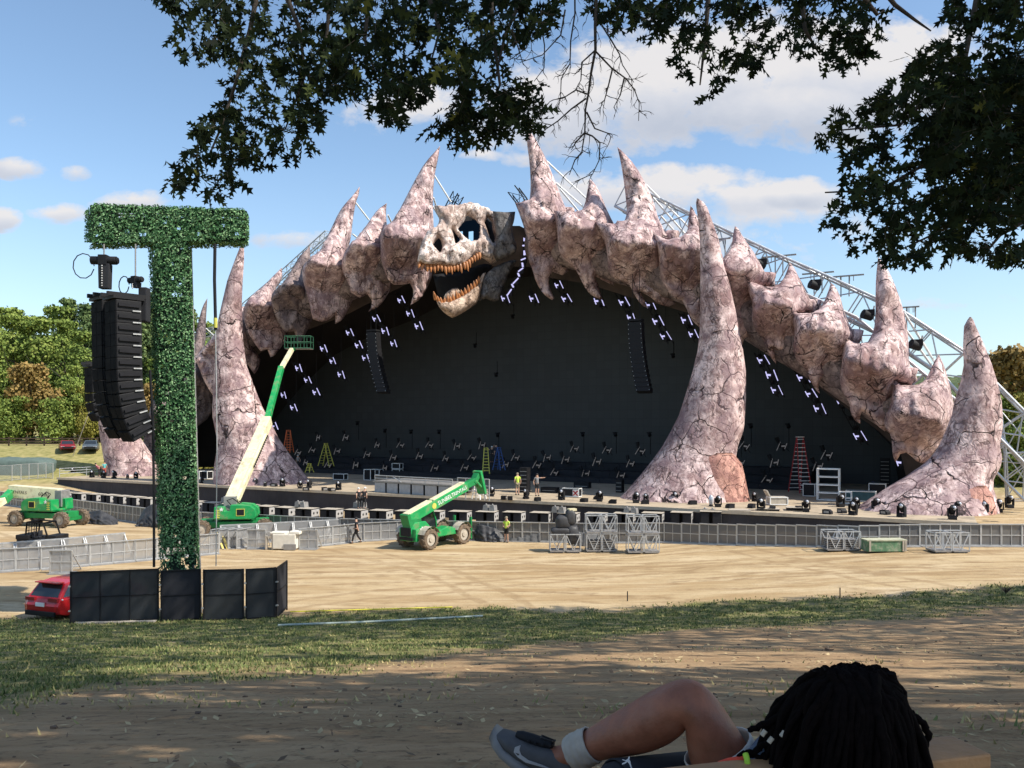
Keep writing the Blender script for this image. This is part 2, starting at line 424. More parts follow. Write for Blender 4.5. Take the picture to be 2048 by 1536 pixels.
dirt = t.ramp(track, [(.28, (.22, .135, .07)), (.5, (.36, .235, .13)), (.72, (.48, .335, .195))])
dirt = t.mix(t.ramp(fine, [(.52, (0,)*3), (.7, (.75,)*3)]), dirt, (.07, .048, .035))
straw = t.noise(t.mapping(tc, (1.4, .7, 1)), 16, 6, .75)
strawm = t.math('MULTIPLY', t.ramp(straw, [(.5, (0,)*3), (.6, (1,)*3)]), t.ramp(t.noise(tc, .5, 5, .65), [(.45, (.05,)*3), (.62, (.9,)*3)]))
dirt = t.mix(strawm, dirt, (.36, .275, .15))
grs = t.ramp(t.noise(tc, 5, 6, .7), [(.3, (.06, .075, .028)), (.52, (.17, .165, .06)), (.72, (.32, .26, .12))])
grs = t.mix(t.ramp(mid, [(.52, (0,)*3), (.68, (.85,)*3)]), grs, (.30, .235, .13))
bank = t.ramp(mid, [(.3, (.16, .155, .05)), (.5, (.29, .26, .10)), (.7, (.40, .33, .15))])
c = t.mix(at_('grass'), dirt, grs); c = t.mix(at_('field'), c, field); c = t.mix(at_('bank'), c, bank)
hgt = t.math('ADD', t.math('MULTIPLY', track, 1.2), t.math('ADD', t.math('MULTIPLY', fine, .5), t.math('MULTIPLY', mid, .7)))
t.pbr(c, .95, bump=hgt, bstr=.8, bdist=.09, spec=.15)
me.materials.append(m)
gr = bpy.data.objects.new('ground', me); C.objects.link(gr); tag(gr, kind='structure')

# grass blades on the slope
m, t = newmat('grass_blade')
oi = t.n('ShaderNodeAttribute', attribute_name='tint').outputs['Fac']
t.pbr(t.ramp(oi, [(0, (.06, .095, .032)), (.45, (.17, .205, .07)), (.66, (.31, .285, .12)), (1, (.48, .39, .19))]), .8, spec=.2)
rnd = random.Random(3)
vs = []; fs = []; tn = []
cnt = 0
while cnt < 52000:
    u_ = rnd.uniform(-.72, .72); y = rnd.uniform(3.2, 37.2)**1.0; x = u_*y
    g = grass_w(x, y)
    t_ = tval(x, y)
    keep = g*(1 if y > 12 else .9) + .30*(t_ < 18)*max(0, noise.noise((x*.45, y*.6, 8))-.12)
    if t_ > 36.4 or rnd.random() > keep: continue
    cl = noise.noise((x*1.3, y*1.3, 4))
    if cl < -.02 and rnd.random() < .82: continue
    cnt += 1
    z = gz(x, y); a = rnd.uniform(0, 6.28); h = rnd.uniform(.035, .10)*(1.2 if t_ > 31 else .8); wd = rnd.uniform(.006, .012)+y*.0006
    lean = Vector((rnd.uniform(-1, 1), rnd.uniform(-1, 1), 0))*h*.7
    b = Vector((math.cos(a), math.sin(a), 0))*wd; p = Vector((x, y, z-.005))
    o = len(vs); vs += [p-b, p+b, p+lean+Vector((0, 0, h))]; fs.append((o, o+1, o+2))
    tt = min(1, max(0, rnd.gauss(.42+(.4 if g < .3 else 0)+cl*-.25, .22))); tn += [tt]*3
me = bpy.data.meshes.new('grass'); me.from_pydata([tuple(v) for v in vs], [], fs)
a = me.attributes.new('tint', 'FLOAT', 'POINT'); a.data.foreach_set('value', tn); me.materials.append(m)
o = bpy.data.objects.new('grass', me); C.objects.link(o); tag(o, 'short patchy grass on the shaded slope', 'grass', kind='stuff')
# clods and bits of bark on the dirt
b = MB()
for i in range(520):
    y = rnd.uniform(3.6, 26); x = rnd.uniform(-.68, .68)*y
    if grass_w(x, y) > .5: continue
    s = rnd.uniform(.005, .018)*(.6 + y*.06); z = gz(x, y)
    if rnd.random() < .05: s *= 2.2
    vs = []
    for k in range(8):
        vs.append(Vector((x, y, z))+Vector(((1 if k & 1 else -1)*s*rnd.uniform(.2, 1.5), (1 if k & 2 else -1)*s*rnd.uniform(.3, 1.1), (s*rnd.uniform(.1, 1.1) if k & 4 else -.02))))
    b.add(vs, [(0, 2, 3, 1), (4, 5, 7, 6), (0, 1, 5, 4), (2, 6, 7, 3), (0, 4, 6, 2), (1, 3, 7, 5)])
o = b.build('clods', simple('clod', (.12, .078, .052), .95, var=.6, scale=.8)); tag(o, 'dark clods and bark bits scattered over the brown dirt', 'clods', kind='stuff')

# dry straw and leaf crumbs lying on the dirt
b = MB()
for i in range(5200):
    y = 3.3+22*rnd.random()**1.4; x = rnd.uniform(-.7, .7)*y
    if grass_w(x, y) > .7 or noise.noise((x*.5, y*.7, 6)) < rnd.uniform(-.35, .35): continue
    a = rnd.uniform(0, 3.14); L = rnd.uniform(.012, .05)*(.7+y*.05); w_ = L*rnd.choice((.12, .15, .5)); z = gz(x, y)+.012
    d1 = Vector((math.cos(a), math.sin(a), rnd.uniform(-.1, .3)))*L; d2 = Vector((-math.sin(a), math.cos(a), rnd.uniform(-.3, .3)))*w_; p = Vector((x, y, z))
    b.mi = 0 if rnd.random() < .6 else 1
    b.add([p-d1, p+d2, p+d1, p-d2], [(0, 1, 2, 3)])
o = b.build('straw', [simple('dry_straw', (.46, .35, .19), .9, var=.4, scale=.7), simple('dry_leaf', (.20, .125, .07), .9, var=.5, scale=.7)]); tag(o, 'dry straw and leaf crumbs strewn over the brown dirt', 'straw', kind='stuff')
# ------------------------------------------------------------------ far hills
def hill(name, y0, pts, depth, mat):
    b = MB(); n = len(pts); rows = 7
    vs = []
    for j in range(rows):
        k = j/(rows-1)
        for (px, py) in pts:
            top = at(px, py, y0); base = 0
            p = Vector((top.x*(1+.12*k), y0-depth*.6*(1-k)+depth*.5*k, 0))
            p.z = base+(top.z-base)*math.sin(k*math.pi/2) + noise.noise((p.x*.05, p.y*.05, 3))*4*k + noise.noise((p.x*.2, p.y*.2, 1))*1.6*k
            vs.append(p)
    fs = [(j*n+i, j*n+i+1, (j+1)*n+i+1, (j+1)*n+i) for j in range(rows-1) for i in range(n-1)]
    b.add(vs, fs, smooth=True)
    o = b.build(name, mat); tag(o, kind='structure'); return o
m, t = newmat('wooded_hill')
tc = t.n('ShaderNodeTexCoord').outputs['Object']
t.pbr(t.ramp(t.noise(tc, .12, 6, .75), [(.3, (.035, .055, .035)), (.5, (.09, .12, .055)), (.7, (.17, .17, .07))]), .95, bump=t.noise(tc, .15, 5, .7), bstr=1, bdist=4, spec=.1)
hill('hill', 420, [(px, 738+10*noise.noise((px*.011, 0, 0))-(26*sst(1900, 2080, px))) for px in range(1480, 2500, 12)], 160, m)
hill('hill', 520, [(px, 640+12*noise.noise((px*.013, 4, 0))) for px in range(-500, 700, 14)], 200, m)

# ------------------------------------------------------------------ trees
def leafmat(name, stops):
    m, t = newmat(name)
    tt = t.n('ShaderNodeAttribute', attribute_name='tint').outputs['Fac']
    rn = t.n('ShaderNodeObjectInfo').outputs['Random']
    f = t.math('ADD', t.math('MULTIPLY', tt, .75), t.math('MULTIPLY', rn, .25))
    t.pbr(t.ramp(f, stops), .75, spec=.2)
    return m
M['leaf_dark'] = leafmat('dark_foliage', [(.1, (.04, .075, .03)), (.5, (.10, .15, .055)), (.9, (.19, .24, .08))])
M['leaf_mid'] = leafmat('green_foliage', [(.1, (.07, .115, .025)), (.5, (.18, .24, .05)), (.9, (.33, .36, .09))])
M['leaf_yel'] = leafmat('yellow_foliage', [(.1, (.12, .12, .025)), (.5, (.27, .25, .05)), (.9, (.42, .33, .10))])
M['leaf_autumn'] = leafmat('autumn_foliage', [(.1, (.14, .10, .03)), (.5, (.28, .19, .06)), (.9, (.38, .24, .09))])
def crown_mesh(name, h, wd, n, seed, mat, conic=0, size=.55, base=.18):
    rnd = random.Random(seed)
    lobes = []
    for i in range(26 if conic else 18):
        k = rnd.uniform(base, 1) if not conic else base+(1-base)*i/25
        rr = wd*.5*(math.sin(math.pi*min(1, max(0, .12+.8*(k-base)/(1-base))))**.6 if not conic else (1.08-k)*1.1)
        a = rnd.uniform(0, 6.28); r = rr*rnd.uniform(.15, .85)
        lobes.append((Vector((r*math.cos(a), r*math.sin(a), h*k)), wd*rnd.uniform(.13, .24)*(.7 if conic else 1)))
    vs = []; fs = []; tn = []
    for i in range(n):
        c, r = rnd.choice(lobes)
        dv = Vector((rnd.gauss(0, 1), rnd.gauss(0, 1), rnd.gauss(0, 1))).normalized()
        p = c+dv*r*rnd.uniform(.55, 1.08)**.6
        if p.z < h*base*.6: continue
        if p.z > h: p.z = h - rnd.random()*.5
        ti = min(1, max(0, rnd.gauss(.45, .2)))
        for q in range(2):
            nrm = (dv+Vector((rnd.gauss(0, .7), rnd.gauss(0, .7), rnd.gauss(0, .7)))).normalized()
            a = nrm.orthogonal().normalized(); b2 = nrm.cross(a)
            s = size*rnd.uniform(.5, 1.1); o = len(vs); off = Vector((rnd.gauss(0, .2), rnd.gauss(0, .2), rnd.gauss(0, .2)))
            vs += [p+off+a*s*rnd.uniform(.4, .7), p+off+b2*s*.5, p+off-a*s*rnd.uniform(.4, .7), p+off-b2*s*.5]
            fs.append((o, o+1, o+2, o+3)); tn += [ti]*4
    me = bpy.data.meshes.new(name); me.from_pydata([tuple(v) for v in vs], [], fs)
    a = me.attributes.new('tint', 'FLOAT', 'POINT'); a.data.foreach_set('value', tn)
    me.materials.append(mat); return me
def trunk_mesh(h, r, seed):
    rnd = random.Random(seed); b = MB()
    pts = [Vector((rnd.gauss(0, .12)*k, rnd.gauss(0, .12)*k, h*.85*k/5)) for k in range(6)]
    pts[0].z = -.3
    b.tube(pts, [r*(1-.15*k) for k in range(6)], 7)
    for i in range(7):
        k = rnd.uniform(.3, .8); a = rnd.uniform(0, 6.28); L = h*.25*rnd.uniform(.7, 1.2)
        p = Vector((0, 0, h*.85*k)); q = p+Vector((math.cos(a)*L, math.sin(a)*L, L*.6))
        b.tube([p, (p+q)/2+Vector((0, 0, -.15*L)), q], [r*.45, r*.3, r*.08], 5)
    return b
KINDS = [
    ('tall dark pine with a ragged pointed top in the wood', 'pine_tree', 24, 8.5, 'leaf_dark', 1, 1700),
    ('tall green leafy tree in the wood behind the brown fence', 'leafy_tree', 22, 11, 'leaf_mid', 0, 1900),
    ('pale yellow-green tree at the front of the wood', 'leafy_tree', 12, 9, 'leaf_yel', 0, 1500),
    ('low bright green bushy tree behind the brown fence', 'bushy_tree', 8, 8, 'leaf_mid', 0, 1200),
    ('brownish autumn tree turning colour behind the brown fence', 'autumn_tree', 13, 8.5, 'leaf_autumn', 0, 1300)]
protos = {}
def tree(kind, p, sc, rz, label=None, group='trees of the wood beyond the fence'):
    lb, nm, h, wd, mt, con, n = KINDS[kind]
    if kind not in protos:
        r = thing(nm, lb, 'tree', group=group)
        cr = bpy.data.objects.new('crown', crown_mesh('crown', h, wd, n*2, 11+kind, M[mt], con, size=.52 if h > 12 else .42, base=.12 if kind in (2, 3) else .2)); C.objects.link(cr); cr.parent = r
        trunk_mesh(h, .28 if h > 12 else .2, kind).build('trunk', M['bark'], r)
        protos[kind] = r; r.location = p; r.rotation_euler = (0, 0, rz); r.scale = (sc, sc, sc)
        if label: r['label'] = label
        r['group'] = group
        return r
    return dup(protos[kind], p, rz, label or lb, group, scale=sc)
rnd = random.Random(21)
for i in range(17):
    px = -60+i*34+rnd.uniform(-10, 10); Y = rnd.uniform(154, 170); x = (px-1024)/F*Y
    k = rnd.choice([0, 0, 1]); tree(k, (x, Y, gz(x, Y)-.3), rnd.uniform(1.08, 1.24), rnd.uniform(0, 6))
for i in range(14):
    px = -60+i*38+rnd.uniform(-14, 14); Y = rnd.uniform(137, 147); x = (px-1024)/F*Y
    tree(rnd.choice([1, 1, 0, 1, 1]), (x, Y, gz(x, Y)-.3), rnd.uniform(.86, 1.02), rnd.uniform(0, 6))
for i in range(15):
    px = -60+i*33+rnd.uniform(-10, 10); Y = rnd.uniform(124, 131); x = (px-1024)/F*Y
    tree([2, 3, 3, 3, 4, 3, 1][i % 7], (x, Y, gz(x, Y)-.3), rnd.uniform(.75, 1.0)*(.6 if i % 7 == 6 else 1), rnd.uniform(0, 6))
for i, (px, py, Y, k) in enumerate([(1925, 790, 128, 1), (1968, 745, 132, 4), (1996, 722, 118, 1), (2032, 706, 112, 4), (2070, 702, 116, 1), (2015, 800, 98, 3), (2060, 790, 96, 2), (1975, 830, 102, 3), (2100, 740, 105, 1), (1940, 850, 104, 3), (1890, 800, 140, 1), (2040, 860, 94, 3)]):
    x = (px-1024)/F*Y; z = gz(x, Y); h = CZ-(py-HY)/F*Y - z
    tree(k, (x, Y, z-.3), h/KINDS[k][2]*1.03, i*1.3, {1: 'green leafy tree behind the sloping steel truss', 4: 'autumn-tinted tree behind the sloping steel truss', 3: 'low green bush behind the foot of the steel truss', 2: 'yellowish bush behind the foot of the steel truss'}[k], 'trees behind the steel truss')
# ------------------------------------------------------------------ inflated sculpture pieces
def pin(poly, x, y):
    c = False; j = len(poly)-1
    for i in range(len(poly)):
        xi, yi = poly[i]; xj, yj = poly[j]
        if (yi > y) != (yj > y) and x < (xj-xi)*(y-yi)/(yj-yi)+xi: c = not c
        j = i
    return c
def smooth_poly(p, it=1):
    for _ in range(it):
        q = []
        n = len(p)
        for i in range(n):
            a = Vector(p[i-1]); b = Vector(p[i]); c = Vector(p[(i+1) % n])
            d1 = (b-a); d2 = (c-b)
            if d1.length < 1e-6 or d2.length < 1e-6: continue
            if d1.angle(d2) > .72: q.append(tuple(b))                   # keep spike tips sharp
            else: q += [tuple(b*.75+a*.25), tuple(b*.75+c*.25)]
        p = q
    return p
def resample(p, e):
    out = []
    for i in range(len(p)):
        a = Vector(p[i]); b = Vector(p[(i+1) % len(p)]); n = max(1, round((b-a).length/e))
        out += [tuple(a.lerp(b, k/n)) for k in range(n)]
    return out
def inflate(outline, holes, e, prof, to3d, back=.8, noise_amp=.0, nsc=1.0, seed=0):
    """outline, holes: 2-D loops in metres; the piece swells to a rounded solid.  prof(a,b,h)->front thickness."""
    loops = [resample(smooth_poly(outline, 1), e)]+[resample(smooth_poly(h, 1), e) for h in holes]
    bv = []; be = []
    for lp in loops:
        o = len(bv); bv += lp; be += [(o+i, o+(i+1) % len(lp)) for i in range(len(lp))]
    nb = len(bv); BV = np.array(bv)
    xs = [p[0] for p in loops[0]]; ys = [p[1] for p in loops[0]]
    inn = []
    y = min(ys)+e*.5; row = 0
    while y < max(ys):
        x = min(xs)+(e*.5 if row % 2 else 0)
        while x < max(xs):
            if pin(loops[0], x, y) and not any(pin(h, x, y) for h in loops[1:]) and ((BV-(x, y))**2).sum(1).min() > (e*.6)**2: inn.append((x, y))
            x += e
        y += e*.866; row += 1
    pts = [Vector(p) for p in bv+inn]
    vo, eo, fo, ov, oe, of = delaunay_2d_cdt(pts, be, [], 0, 1e-5)
    V2 = [(v.x, v.y) for v in vo]; n = len(V2)
    isb = [any(o < nb for o in l) or not l for l in ov]
    tri = []; sliver = {}
    for f in fo:
        cx = sum(V2[i][0] for i in f)/3; cy = sum(V2[i][1] for i in f)/3
        if pin(loops[0], cx, cy) and not any(pin(h, cx, cy) for h in loops[1:]): tri.append(tuple(f))
    t2 = []
    for f in tri:
        if all(isb[i] for i in f):               # a sliver with no inner corner: give it one, so the two skins never coincide
            a_, b_, c_ = (Vector(V2[i]) for i in f); la, lb, lc = (b_-c_).length, (c_-a_).length, (a_-b_).length
            s_ = (la+lb+lc)/2; ar = abs((b_-a_).cross(c_-a_))/2
            V2.append(tuple((a_+b_+c_)/3)); isb.append(False); sliver[len(V2)-1] = .8*ar/s_
            m = len(V2)-1; t2 += [(f[0], f[1], m), (f[1], f[2], m), (f[2], f[0], m)]
        else: t2.append(f)
    tri = t2; n = len(V2)
    nbr = [set() for _ in range(n)]
    for f in tri:
        for i in range(3): nbr[f[i]].update((f[i-1], f[(i+1) % 3]))
    free = [i for i in range(n) if not isb[i] and nbr[i] and i not in sliver]
    ix = {v: k for k, v in enumerate(free)}
    Am = np.zeros((len(free), len(free))); rhs = np.zeros(len(free))
    for k, v in enumerate(free):
        d2 = [(V2[v][0]-V2[q][0])**2+(V2[v][1]-V2[q][1])**2 for q in nbr[v]]
        Am[k, k] = 1; rhs[k] = sum(d2)/len(d2)/4*2
        for q in nbr[v]:
            if q in ix: Am[k, ix[q]] -= 1/len(nbr[v])
    hs = np.linalg.solve(Am, rhs) if free else []
    h = [0.0]*n
    for k, v in enumerate(free): h[v] = math.sqrt(max(0, hs[k]))
    for v, q in sliver.items(): h[v] = q
    used = set(i for f in tri for i in f)
    front = {}; bk = {}; vs = []
    for i in used:
        a, b_ = V2[i]; th = prof(a, b_, h[i])
        if noise_amp and h[i] > 0:
            th += noise_amp*min(1, h[i]/(e*2))*(noise.noise((a*nsc, b_*nsc, seed))+.5*noise.noise((a*nsc*2.3, b_*nsc*2.3, seed+4)))
        front[i] = len(vs); vs.append(to3d(a, b_, th))
        if h[i] > 0:
            bk[i] = len(vs); vs.append(to3d(a, b_, -th*back))
        else: bk[i] = front[i]
    fs = []
    for f in tri:
        fs.append(tuple(front[i] for i in f)); fs.append(tuple(bk[i] for i in reversed(f)))
    return vs, fs
class Sheet:
    """upright working plane through a point of the stage, square to the line of sight there"""
    def __init__(s, px, py, t0):
        s.c = on_t(px, py, t0); n = Vector((-s.c.x, -s.c.y, 0)).normalized(); s.n = n; s.r = Vector((-n.y, n.x, 0))
        s.k = Vector((s.c.x, s.c.y, 0)).dot(n)
    def m2(s, p):
        d = Vector(((p[0]-1024)/F, 1, -(p[1]-HY)/F)); lam = s.k/Vector((d.x, d.y, 0)).dot(s.n)
        q = d*lam; q.z += CZ
        return ((q-s.c).dot(s.r), q.z-s.c.z)
    def p(s, a, b, off): return s.c+s.r*a+Vector((0, 0, b))+s.n*off
def piece(mb, px_outline, t0, e, prof, tilt=None, px_holes=(), back=.8, noise_amp=0, nsc=1, seed=0, org=Vector((0, 0, 0)), sheet=None, flute=0):
    """outline in photo pixels, stood up as a sheet t0 metres behind the deck edge and swelled to a solid"""
    sh = sheet or Sheet(sum(p[0] for p in px_outline)/len(px_outline), sum(p[1] for p in px_outline)/len(px_outline), t0)
    ol = [sh.m2(p) for p in px_outline]; hl = [[sh.m2(p) for p in h] for h in px_holes]
    s0 = min(p[0] for p in ol); s1 = max(p[0] for p in ol); z0 = min(p[1] for p in ol); z1 = max(p[1] for p in ol)
    def to3d(a, b, th):
        dt = tilt((a-s0)/(s1-s0), (b-z0)/(z1-z0)) if tilt else 0
        return sh.p(a, b, th-dt)-org
    def pf(a, b, h):
        th = prof((a-s0)/(s1-s0), (b-z0)/(z1-z0), h, a, b)
        if flute and h > 0:
            w_ = noise.noise((a*.5, b*.5, seed))*1.2
            th += flute*min(1, h/.8)*(1-2*abs(noise.noise((a*1.25+w_, b*.22, seed+2)))+.5*(1-2*abs(noise.noise((a*2.6+w_, b*.4, seed+7)))))
        return th
    vs, fs = inflate(ol, hl, e, pf, to3d, back, noise_amp, nsc, seed)
    mb.add(vs, fs, smooth=True)
    return mb
TA = 15.0
VERT = {
 'L1': ([(881,283),(850,322),(832,355),(812,397),(795,432),(782,457),(767,461),(761,478),(763,500),(762,522),(771,550),(777,565),(788,573),(808,571),(820,567),(828,583),(821,611),(842,597),(856,572),(868,540),(872,505),(870,478),(867,435),(866,385),(870,342),(877,310)], 'tall ridged spike left of the skull, first backbone piece beside its snout'),
 'L2': ([(774,401),(755,417),(740,440),(725,465),(710,485),(699,496),(690,510),(684,526),(685,547),(696,567),(702,588),(720,598),(735,589),(744,602),(741,618),(736,624),(760,611),(775,588),(784,567),(782,540),(778,505),(775,455),(772,420)], 'backbone piece with a short dark-backed spike between two taller ones left of the skull'),
 'L3': ([(720,366),(707,385),(690,405),(677,425),(665,452),(652,480),(640,505),(625,522),(611,532),(605,547),(607,567),(614,590),(620,615),(626,641),(642,646),(657,641),(671,629),(670,648),(685,640),(694,622),(702,606),(712,587),(702,562),(694,527),(695,500),(702,475),(706,435),(712,400),(719,380)], 'backbone piece with a long slanting spike, third from the skull on the left'),
 'L4': ([(620,488),(602,507),(590,527),(575,555),(560,576),(546,588),(542,605),(549,630),(559,652),(571,666),(588,663),(594,678),(599,688),(609,671),(622,645),(630,620),(624,600),(614,580),(608,560),(607,537),(622,524),(621,507)], 'dark grey backbone piece with a curved spike, above the basket of the boom lift'),
 'L5': ([(564,532),(550,547),(532,567),(520,580),(505,592),(487,617),(488,640),(495,665),(509,688),(521,703),(535,699),(541,714),(548,712),(560,696),(577,676),(575,665),(562,635),(550,605),(549,580),(563,560),(565,545)], 'backbone piece with a pale pointed spike beside the top of the large left tusk'),
 'L6': ([(424,678),(450,640),(470,618),(488,612),(494,640),(499,690),(512,700),(522,718),(517,738),(509,747),(497,731),(480,737),(455,790),(432,800),(412,770),(398,735),(391,717)], 'backbone piece passing behind the large left tusk with a hooked lower end'),
 'L7': ([(415,594),(405,612),(396,645),(386,690),(376,725),(362,770),(352,820),(366,850),(385,858),(400,850),(420,834),(431,805),(428,770),(406,745),(399,725),(411,690),(412,640)], 'backbone piece with a spike, between the leaf-covered column and the large left tusk'),
 'L8': ([(345,745),(365,775),(380,815),(395,850),(398,868),(378,905),(350,930),(315,940),(285,915),(289,860),(305,800)], 'lowest left backbone piece half hidden by the leaf-covered column'),
 'R1': ([(1051,262),(1054,292),(1060,335),(1062,380),(1059,411),(1046,417),(1032,414),(1040,437),(1050,465),(1056,497),(1057,525),(1065,542),(1072,567),(1086,589),(1104,600),(1109,595),(1100,577),(1097,560),(1105,543),(1125,548),(1138,538),(1132,510),(1126,472),(1128,440),(1150,432),(1151,423),(1136,420),(1122,390),(1110,360),(1092,317),(1067,277)], 'backbone piece right of the skull with the tallest spike and one long hook below'),
 'R2': ([(1179,357),(1174,385),(1170,410),(1160,430),(1140,435),(1109,430),(1116,467),(1117,497),(1122,517),(1139,532),(1151,541),(1160,557),(1172,580),(1185,592),(1206,598),(1199,577),(1190,551),(1210,560),(1228,567),(1230,535),(1226,500),(1222,465),(1232,446),(1225,435),(1212,410),(1202,385),(1190,365)], 'backbone piece with a short dark-edged spike, second to the right of the skull'),
 'R3': ([(1235,300),(1241,325),(1247,360),(1252,400),(1254,430),(1249,447),(1225,456),(1188,450),(1200,472),(1212,492),(1216,522),(1217,547),(1230,562),(1259,571),(1270,592),(1282,610),(1297,617),(1287,597),(1281,584),(1300,592),(1315,605),(1335,611),(1352,604),(1340,580),(1332,547),(1326,510),(1322,485),(1340,486),(1362,480),(1355,470),(1332,464),(1317,435),(1307,400),(1292,367),(1270,332),(1250,312)], 'backbone piece with a tall white-tipped spike, third to the right of the skull'),
 'R4': ([(1381,412),(1377,440),(1375,465),(1365,480),(1335,487),(1304,470),(1317,505),(1320,535),(1322,560),(1332,582),(1349,600),(1364,602),(1374,620),(1382,640),(1400,655),(1425,652),(1445,635),(1458,600),(1455,550),(1448,510),(1425,485),(1405,460),(1394,435),(1388,420)], 'backbone piece with a small spike, right behind the tip of the large right tusk'),
 'R5': ([(1470,456),(1466,475),(1464,497),(1450,522),(1430,535),(1440,560),(1452,585),(1464,632),(1474,662),(1478,690),(1486,690),(1489,678),(1510,664),(1520,640),(1515,612),(1508,585),(1532,577),(1552,567),(1550,552),(1532,545),(1517,520),(1507,502),(1487,477),(1477,460)], 'backbone piece with a bent spike just right of the large right tusk'),
 'R6': ([(1579,524),(1574,542),(1565,562),(1550,576),(1525,576),(1484,560),(1497,587),(1507,612),(1504,640),(1510,662),(1527,682),(1532,698),(1542,717),(1552,728),(1551,710),(1546,698),(1562,705),(1585,711),(1600,690),(1600,655),(1597,635),(1608,632),(1630,626),(1643,617),(1638,609),(1622,597),(1610,577),(1597,550),(1587,532)], 'backbone piece with a cream-tipped spike, sixth to the right of the skull'),
 'R7': ([(1662,565),(1655,587),(1646,610),(1633,625),(1606,633),(1576,623),(1586,645),(1591,665),(1586,700),(1593,722),(1612,740),(1621,762),(1631,780),(1640,788),(1637,770),(1643,757),(1666,767),(1682,773),(1696,740),(1694,705),(1706,686),(1721,683),(1727,672),(1711,664),(1698,645),(1688,620),(1681,592),(1671,572)], 'backbone piece with a short cream spike below the sloping steel truss'),
 'R8': ([(1756,515),(1752,555),(1751,592),(1751,630),(1748,662),(1736,685),(1716,690),(1694,680),(1686,705),(1685,730),(1681,762),(1686,785),(1700,806),(1702,827),(1711,842),(1722,848),(1720,834),(1724,823),(1737,831),(1756,853),(1770,863),(1786,830),(1795,795),(1792,764),(1801,770),(1818,771),(1836,760),(1835,750),(1823,737),(1818,717),(1818,675),(1813,640),(1803,602),(1788,562),(1771,530)], 'backbone piece with a tall thick spike reaching up into the overhanging leaves'),
 'R9': ([(1878,707),(1868,724),(1858,746),(1850,761),(1833,771),(1802,771),(1781,753),(1785,783),(1783,810),(1771,834),(1770,853),(1784,871),(1785,895),(1787,912),(1792,923),(1797,915),(1801,907),(1813,905),(1823,912),(1836,925),(1848,927),(1866,912),(1890,890),(1905,845),(1911,819),(1904,783),(1897,756),(1889,730),(1882,715)], 'lowest right backbone piece hanging behind the rightmost tusk'),
}
CREASE = dict(L1=500, L2=518, L3=558, L4=600, L5=640, L6=690, L7=760, L8=830, R1=462, R2=478, R3=515, R4=535, R5=580, R6=648, R7=697, R8=762, R9=838)
CSL = dict(R8=-2.0, R9=-2.0, R4=-1.0, L1=.5)
ordr = ['L8', 'L7', 'L6', 'L5', 'L4', 'L3', 'L2', 'L1', 'R1', 'R2', 'R3', 'R4', 'R5', 'R6', 'R7', 'R8', 'R9']
for i, k in enumerate(ordr):
    ol, lb = VERT[k]
    cen = on_t(sum(p[0] for p in ol)/len(ol), max(p[1] for p in ol), TA)
    r = thing('vertebra', lb, 'stage sculpture', cen, group='backbone pieces arching over the stage')
    ys_ = sorted(p[1] for p in ol)
    left = k[0] == 'L'
    shp = Sheet(sum(p[0] for p in ol)/len(ol), sum(p[1] for p in ol)/len(ol), TA)
    zc = shp.m2((1024, CREASE[k]))[1]; zs = shp.m2((1024, min(p[1] for p in ol)))[1]
    def prof(a, b, h, A_, B_):
        # a sharp shelf runs across the flank: above it the bone leans back, below it tucks under
        body = min(1, h/1.5); zz = B_-zc-(a-.5)*CSL.get(k, 0)+.5*noise.noise((A_*.5, 0, i))
        ten = max(0, 1-zz/5.0) if zz > 0 else max(-.35, 1+zz/1.9)
        return max(.12*h, h*.6+body*2.4*ten+.35*body)
    til = lambda a, b: -1.8+3.2*a
    m_ = MB(); piece(m_, ol, TA, .27, prof, til, noise_amp=.3, nsc=.6, seed=i*3.1, org=cen, sheet=shp, flute=.42)
    m_.build('bone_body', M['bone'][i % 4] if k not in ('L4', 'L8', 'L7') else M['bone_shaded'], r)
    # ring-shaped end of the tube-like bone where the next piece plugs in
    rims = {'R1': (1140, 430), 'R3': (1350, 477), 'R5': (1543, 562), 'R6': (1634, 617), 'R7': (1718, 677), 'R8': (1827, 754), 'L1': (772, 468), 'L3': (616, 538)}
    if k in rims:
        p = shp.p(*shp.m2(rims[k]), .2)-cen
        ax = (U*(.9 if not left else -.9)+Vector((0, 0, -.35 if not left else .1))).normalized()
        q = MB(); q.tube([p-ax*.9, p-ax*.25, p+ax*.1, p+ax*.12, p-ax*.2], [.55, .72, .74, .5, .42], 14)
        q.build('socket_rim', M['bone'][(i+1) % 4], r)

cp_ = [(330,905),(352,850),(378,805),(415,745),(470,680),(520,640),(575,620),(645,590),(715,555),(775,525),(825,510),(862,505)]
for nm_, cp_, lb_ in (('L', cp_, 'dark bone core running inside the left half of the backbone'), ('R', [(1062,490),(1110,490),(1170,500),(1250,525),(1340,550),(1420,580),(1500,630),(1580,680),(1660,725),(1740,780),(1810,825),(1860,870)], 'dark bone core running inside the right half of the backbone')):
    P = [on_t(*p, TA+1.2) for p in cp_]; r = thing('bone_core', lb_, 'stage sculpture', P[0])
    b = MB(); b.tube([p-P[0] for p in P], [1.5]+[2.15]*(len(P)-2)+[1.3], 18); b.build('core_tube', M['bone_shaded'], r)
